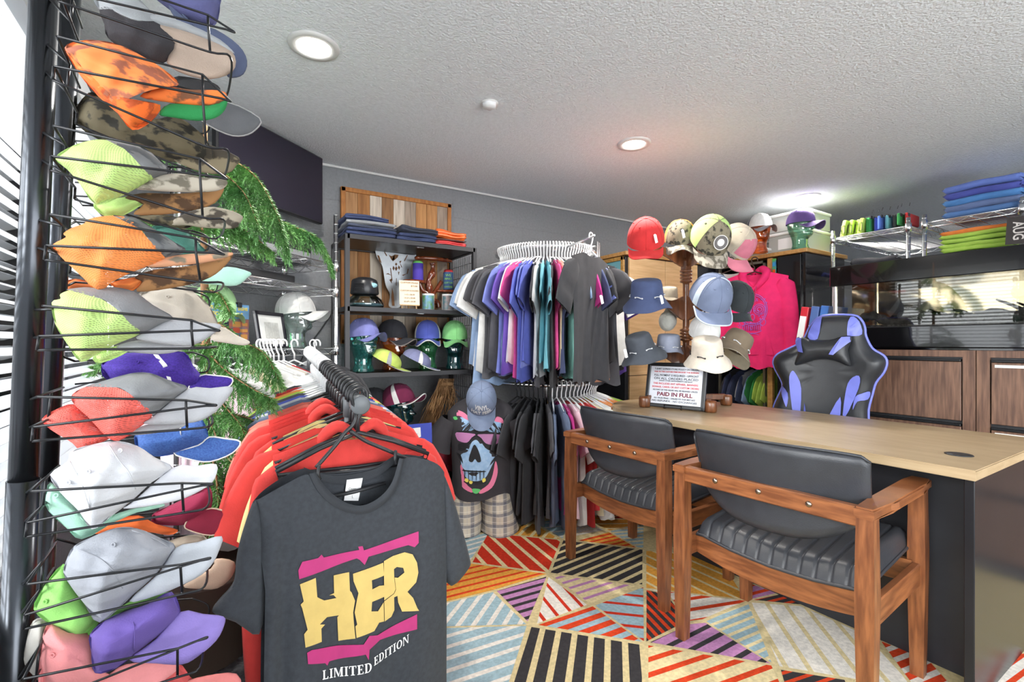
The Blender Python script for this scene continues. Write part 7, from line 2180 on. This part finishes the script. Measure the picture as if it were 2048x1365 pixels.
rcap(1, 'orange camouflage cap with green underbrim, second basket from the top', -.005, (OCAMO if False else camo('blaze camo', (240, 134, 72), (158, 92, 70)), [(365, 392), (480, 336), (640, 330), (820, 370), (1020, 470), (1180, 570), (1305, 690), (1180, 715), (1000, 760), (760, 850), (640, 720), (480, 560)]), [(F_('underbrim green', (26, 130, 60)), [(1140, 940), (1230, 850), (1500, 862), (1620, 850), (1700, 805), (1680, 900), (1600, 968), (1450, 992), (1260, 965)]), (OCAMO, [(980, 790), (1180, 712), (1400, 735), (1640, 742), (1696, 790), (1640, 850), (1500, 868), (1250, 845)])], (camo('blaze dark', (236, 110, 44), (176, 76, 36)), [(366, 405), (480, 560), (640, 720), (760, 852), (900, 832), (1150, 860), (1072, 1000), (920, 1066), (800, 930), (640, 790), (480, 600)]), T=.045)
rcap(2, 'lower lime mesh cap with brown camouflage brim in the third basket', .035, None, [(CAMOB, [(860, 640), (1000, 600), (1250, 605), (1470, 590), (1670, 540), (1600, 680), (1400, 745), (1200, 775), (930, 775), (1010, 690)])], (F_('pale lime twill', (176, 214, 112)), [(600, 690), (800, 640), (950, 620), (1050, 650), (850, 785), (690, 788)]), T=.03)
rcap(2, 'lime mesh camouflage cap, third basket from the top', -.005, (camo('slate camo', (112, 114, 116), (72, 76, 80)), [(700, 160), (800, 172), (960, 200), (1080, 270), (1210, 385), (1210, 440), (1095, 480), (1010, 400), (900, 280), (790, 190)]), [(CAMOG, [(960, 560), (1040, 510), (1130, 460), (1300, 438), (1500, 470), (1692, 495), (1670, 560), (1560, 590), (1300, 592), (1000, 575)])], (LIMEM, [(285, 310), (430, 212), (560, 172), (660, 160), (790, 190), (900, 280), (1010, 400), (1095, 480), (1010, 530), (900, 590), (800, 640), (620, 696), (480, 510), (380, 400)]))
rcap(3, 'lower orange mesh cap with brown camouflage brim in the fourth basket', .03, None, [(CAMOB, [(940, 550), (1100, 490), (1450, 450), (1745, 352), (1650, 490), (1500, 580), (1250, 640), (960, 672), (1000, 590)])], (F_('orange twill', (238, 120, 44)), [(740, 600), (920, 555), (1010, 570), (930, 662), (800, 640)]), T=.03)
rcap(3, 'orange mesh camouflage cap, fourth basket from the top', -.005, (camo('slate camo', (112, 114, 116), (72, 76, 80)), [(760, 48), (850, 50), (950, 66), (1120, 170), (1260, 260), (1362, 335), (1190, 390), (1060, 250), (960, 130)]), [(CAMOP, [(1040, 460), (1180, 392), (1400, 360), (1742, 350), (1650, 405), (1450, 442), (1150, 470)])], (ORM, [(270, 282), (375, 225), (355, 195), (420, 150), (525, 112), (560, 76), (700, 50), (850, 55), (960, 130), (1060, 250), (1190, 390), (1060, 455), (900, 520), (750, 595), (640, 682), (520, 560), (380, 430), (290, 335)]))
rcap(3, 'lower grey cap with lime mesh peeking out of the fifth basket', .03, None, [(GRC, [(790, 1120), (970, 1070), (1200, 1095), (1430, 1100), (1300, 1158), (1150, 1182), (900, 1166)])], (LIMEM, [(600, 1200), (800, 1110), (890, 1160), (660, 1258)]), T=.03)
rcap(3, 'grey cap with lime mesh back, fifth basket from the top', -.005, (GRD, [(380, 652), (520, 634), (640, 640), (780, 634), (940, 672), (1090, 780), (1262, 890), (1130, 960), (1005, 1022), (900, 930), (800, 820), (700, 745), (560, 678), (430, 655)]), [(GRC, [(960, 1060), (1010, 1012), (1250, 898), (1450, 920), (1642, 940), (1600, 1005), (1420, 1110), (1200, 1102)])], (LIMEM, [(258, 762), (330, 730), (330, 690), (430, 655), (560, 680), (700, 750), (810, 830), (900, 930), (988, 1010), (800, 1095), (640, 1175), (498, 1248), (380, 1090), (290, 940)]))
rcap(4, 'lower grey brimmed cap of the coral pair', .03, None, [(GRC, [(900, 945), (1030, 860), (1350, 850), (1300, 892), (1150, 924)])], (F_('coral twill', (206, 70, 60)), [(840, 960), (1000, 870), (1060, 880), (940, 940)]), T=.025)
rcap(4, 'grey cap with coral mesh back, sixth basket from the top', -.005, (GRD, [(530, 548), (720, 490), (900, 440), (1060, 435), (1230, 500), (1378, 560), (1230, 680), (1088, 785), (940, 640), (820, 560), (680, 528)]), [(GRC, [(1020, 855), (1100, 785), (1375, 568), (1560, 560), (1742, 550), (1690, 660), (1540, 800), (1350, 852)])], (CORM, [(440, 690), (430, 610), (560, 542), (700, 530), (830, 570), (940, 640), (1088, 780), (950, 900), (810, 992), (700, 950), (560, 800)]))
rcap(4, 'coral mesh cap back spilling out at the left of the sixth basket', .015, None, [], (CORM, [(178, 815), (300, 732), (440, 692), (560, 790), (700, 930), (730, 975), (640, 1020), (530, 1112), (430, 1012), (250, 900)]), T=.03)
rcap(5, 'mint cap beneath the white one in the seventh basket', .03, (F_('mint cap', (150, 206, 180)), [(380, 400), (460, 480), (600, 620), (700, 755), (880, 640), (860, 700), (620, 832), (500, 742), (370, 620), (335, 510)]), [(F_('mint cap', (150, 206, 180)), [(760, 720), (900, 630), (1200, 560), (1240, 585), (1050, 625), (860, 705)])], T=.04, buttons=[(430, 498)])
rcap(5, 'white twill cap, seventh basket from the top', -.005, (F_('cap white', (204, 206, 212)), [(380, 342), (510, 242), (540, 162), (700, 112), (880, 85), (1040, 122), (1180, 212), (1312, 290), (1150, 400), (1000, 540), (840, 660), (698, 757), (600, 620), (460, 480)]), [(F_('brim white', (212, 214, 222)), [(940, 600), (1020, 540), (1312, 288), (1480, 275), (1642, 262), (1630, 370), (1560, 440), (1400, 520), (1200, 570)])], buttons=[(672, 318), (520, 402), (915, 158)], seams=[[(830, 120), (900, 230), (980, 330), (1030, 450)], [(530, 240), (620, 420), (680, 600)]])
GREENC = F_('cap green', (132, 206, 92))
rcap(6, 'apple green cap beneath the grey one in the eighth basket', .03, (GREENC, [(255, 682), (330, 512), (480, 335), (560, 430), (640, 600), (752, 775), (590, 928), (420, 822)]), [(GREENC, [(740, 790), (980, 625), (1310, 545), (1100, 642), (900, 705)])], T=.04, buttons=[(345, 622)])
rcap(6, 'grey twill cap, eighth basket from the top', -.005, (F_('cap steel', (146, 150, 160)), [(480, 400), (510, 290), (560, 202), (700, 130), (880, 62), (1040, 66), (1220, 140), (1332, 210), (1200, 400), (1000, 580), (758, 782), (640, 640), (540, 510)]), [(F_('brim steel', (172, 178, 188)), [(980, 620), (1210, 400), (1336, 212), (1500, 170), (1682, 125), (1660, 240), (1600, 350), (1480, 450), (1200, 572)])], buttons=[(862, 190)], seams=[[(590, 225), (740, 285), (860, 390), (930, 520)], [(1000, 80), (1180, 150), (1290, 220)]])
rcap(6, 'pale beige cap crammed at the left of the lowest visible basket', .06, (F_('cap pale beige', (190, 186, 178)), [(205, 900), (250, 770), (350, 750), (400, 900), (380, 1100), (330, 1240), (220, 1150), (180, 1060)]), [], T=.04)
PINKC = F_('cap salmon', (232, 132, 134))
rcap(6, 'salmon pink cap beneath the purple one in the lowest visible basket', .03, (PINKC, [(300, 1060), (325, 880), (380, 785), (520, 860), (700, 870), (760, 1040), (800, 1160), (860, 1200), (740, 1320), (330, 1330)]), [(PINKC, [(740, 1280), (900, 1120), (1100, 1085), (1360, 1105), (1260, 1210), (1080, 1330), (800, 1330)])], T=.045, buttons=[(400, 1028)])
rcap(6, 'purple cap with lavender brim, lowest visible basket', -.005, (F_('cap violet', (92, 70, 158)), [(680, 872), (800, 762), (960, 692), (1120, 640), (1300, 545), (1372, 700), (1340, 772), (1180, 900), (1000, 1042), (880, 1130), (720, 1166), (690, 1000)]), [(F_('brim violet', (126, 106, 190)), [(980, 1065), (1180, 908), (1372, 700), (1540, 715), (1695, 735), (1702, 800), (1640, 920), (1500, 1040), (1380, 1100), (1180, 1092)])], seams=[[(985, 700), (1015, 800), (1020, 900), (1018, 1000)]])
rcap(6, 'red cap at the bottom edge beneath the salmon one', .10, (F_('cap red low', (206, 72, 72)), [(870, 1310), (1100, 1180), (1340, 1090), (1440, 1190), (1520, 1330), (900, 1340)]), [(F_('brim red low', (232, 120, 116)), [(1400, 1240), (1560, 1185), (1795, 1168), (1802, 1320), (1450, 1330)])], T=.03)
zb = lambda x: zc(x) + .27
rcap(1, 'dark patterned cap brim poking out behind the orange camouflage cap', 0, None, [(F_('brim charcoal', (84, 86, 90)), [(1480, 980), (1560, 900), (1700, 838), (1962, 968), (1930, 1062), (1830, 1112), (1690, 1098)])], (F_('crown dark', (50, 50, 52)), [(1240, 640), (1480, 650), (1620, 700), (1640, 780), (1560, 900), (1300, 900)]), z=zb, T=.03, edge=F_('grey edge light', (150, 150, 150)))
rcap(1, 'dark woodland camouflage cap behind the upper baskets', 0, (CAMOD, [(430, 960), (560, 760), (660, 800), (760, 900), (1060, 980), (1300, 960), (1540, 1160), (1560, 1340), (1200, 1320), (900, 1250), (600, 1120)]), [(camo('mid camo', (120, 110, 88), (60, 54, 44)), [(1230, 1290), (1320, 1150), (1560, 1190), (1792, 1290), (1770, 1360), (1700, 1420), (1500, 1415)])], z=zb, T=.05)
rcap(2, 'grey camouflage cap brim behind the orange mesh cap', 0, (CAMOD, [(960, 790), (1100, 770), (1300, 800), (1420, 860), (1300, 900), (1050, 850)]), [(camo('bark camo', (150, 142, 126), (64, 58, 50)), [(1240, 860), (1300, 790), (1520, 715), (1700, 735), (1824, 790), (1795, 850), (1740, 892), (1500, 884), (1380, 866)])], z=zb, T=.03)
rcap(3, 'bottle green and mint cap behind the fourth basket', 0, (F_('cap bottle green', (52, 112, 98)), [(1060, 155), (1240, 138), (1380, 190), (1470, 280), (1512, 345), (1350, 420), (1250, 400)]), [(F_('brim mint', (158, 210, 190)), [(1400, 585), (1560, 520), (1700, 466), (1888, 512), (1860, 560), (1770, 622), (1600, 615)])], z=zb, T=.04)
KHK = F_('cap khaki', (172, 162, 148))
rcap(3, 'khaki cap in the rear basket beside the bright green glass head', 0, (KHK, [(960, 700), (1100, 650), (1300, 622), (1450, 690), (1560, 800), (1622, 945), (1560, 1040), (1300, 1000), (1100, 850)]), [(F_('brim khaki', (196, 184, 168)), [(1560, 1060), (1640, 955), (1780, 1030), (1882, 1080), (1840, 1112), (1700, 1094)])], z=zb, T=.06, buttons=[(1210, 712)])
rcap(3, 'orange and pink cap tops crowded behind the second post', 0, (F_('cap orange deep', (236, 112, 50)), [(350, 600), (450, 565), (560, 590), (640, 640), (520, 680), (380, 664)]), [], z=lambda x: zc(x) + .30, T=.03)
PUR = mat('purple mesh cloth', (70, 44, 150), .8, c2=(52, 32, 124), nscale=260)
rcap(4, 'purple mesh sports cap with white stripe in the rear basket', 0, (PUR, [(665, 372), (720, 320), (870, 270), (1100, 275), (1340, 262), (1420, 380), (1485, 460), (1470, 530), (1380, 555), (1100, 560), (720, 500)]), [(PUR, [(1380, 560), (1480, 458), (1600, 458), (1738, 480), (1705, 552), (1560, 568)])], stripe=(WHF, [(1090, 282), (1132, 286), (1205, 370), (1242, 500), (1208, 490), (1168, 380)]), z=zb, T=.06, edge=WHF, buttons=[(965, 345)])
BLUEM = mat('blue mesh cloth', (70, 108, 176), .8, c2=(52, 84, 150), nscale=260)
rcap(4, 'blue mesh sports cap with white trim in the rear basket', 0, (BLUEM, [(945, 930), (1100, 915), (1390, 830), (1492, 818), (1545, 968), (1460, 1032), (1270, 1100), (1100, 1120), (960, 1060)]), [(BLUEM, [(1260, 1090), (1460, 1030), (1550, 962), (1680, 975), (1804, 1000), (1740, 1092), (1560, 1162), (1400, 1145)])], stripe=(WHF, [(1298, 868), (1320, 866), (1335, 985), (1312, 935)]), z=zb, T=.06, edge=WHF)
rcap(5, 'maroon sports cap with pale trim in the rear basket', 0, (F_('cap maroon', (150, 24, 60)), [(1160, 640), (1300, 570), (1450, 500), (1592, 438), (1604, 590), (1500, 680), (1380, 725), (1170, 715)]), [(F_('brim maroon', (140, 22, 48)), [(1400, 730), (1470, 640), (1602, 598), (1720, 625), (1808, 670), (1740, 760), (1600, 802), (1450, 768)])], z=zb, T=.05, edge=F_('trim cream', (226, 196, 170)))
rcap(5, 'orange cap with white trim beneath the maroon one', 0, (F_('cap orange sport', (238, 96, 30)), [(680, 780), (850, 690), (1050, 650), (1180, 715), (1350, 760), (1280, 800), (1100, 775), (900, 790)]), [], z=lambda x: zc(x) + .25, T=.03)
rcap(6, 'tan cap brim poking out beside the red hoodies', 0, (F_('cap tan', (176, 160, 140)), [(1230, 190), (1400, 125), (1545, 120), (1560, 200), (1350, 240)]), [(F_('brim tan', (212, 178, 150)), [(1390, 500), (1600, 370), (1640, 296), (1778, 320), (1762, 430), (1650, 522), (1500, 526)])], z=zb, T=.03)
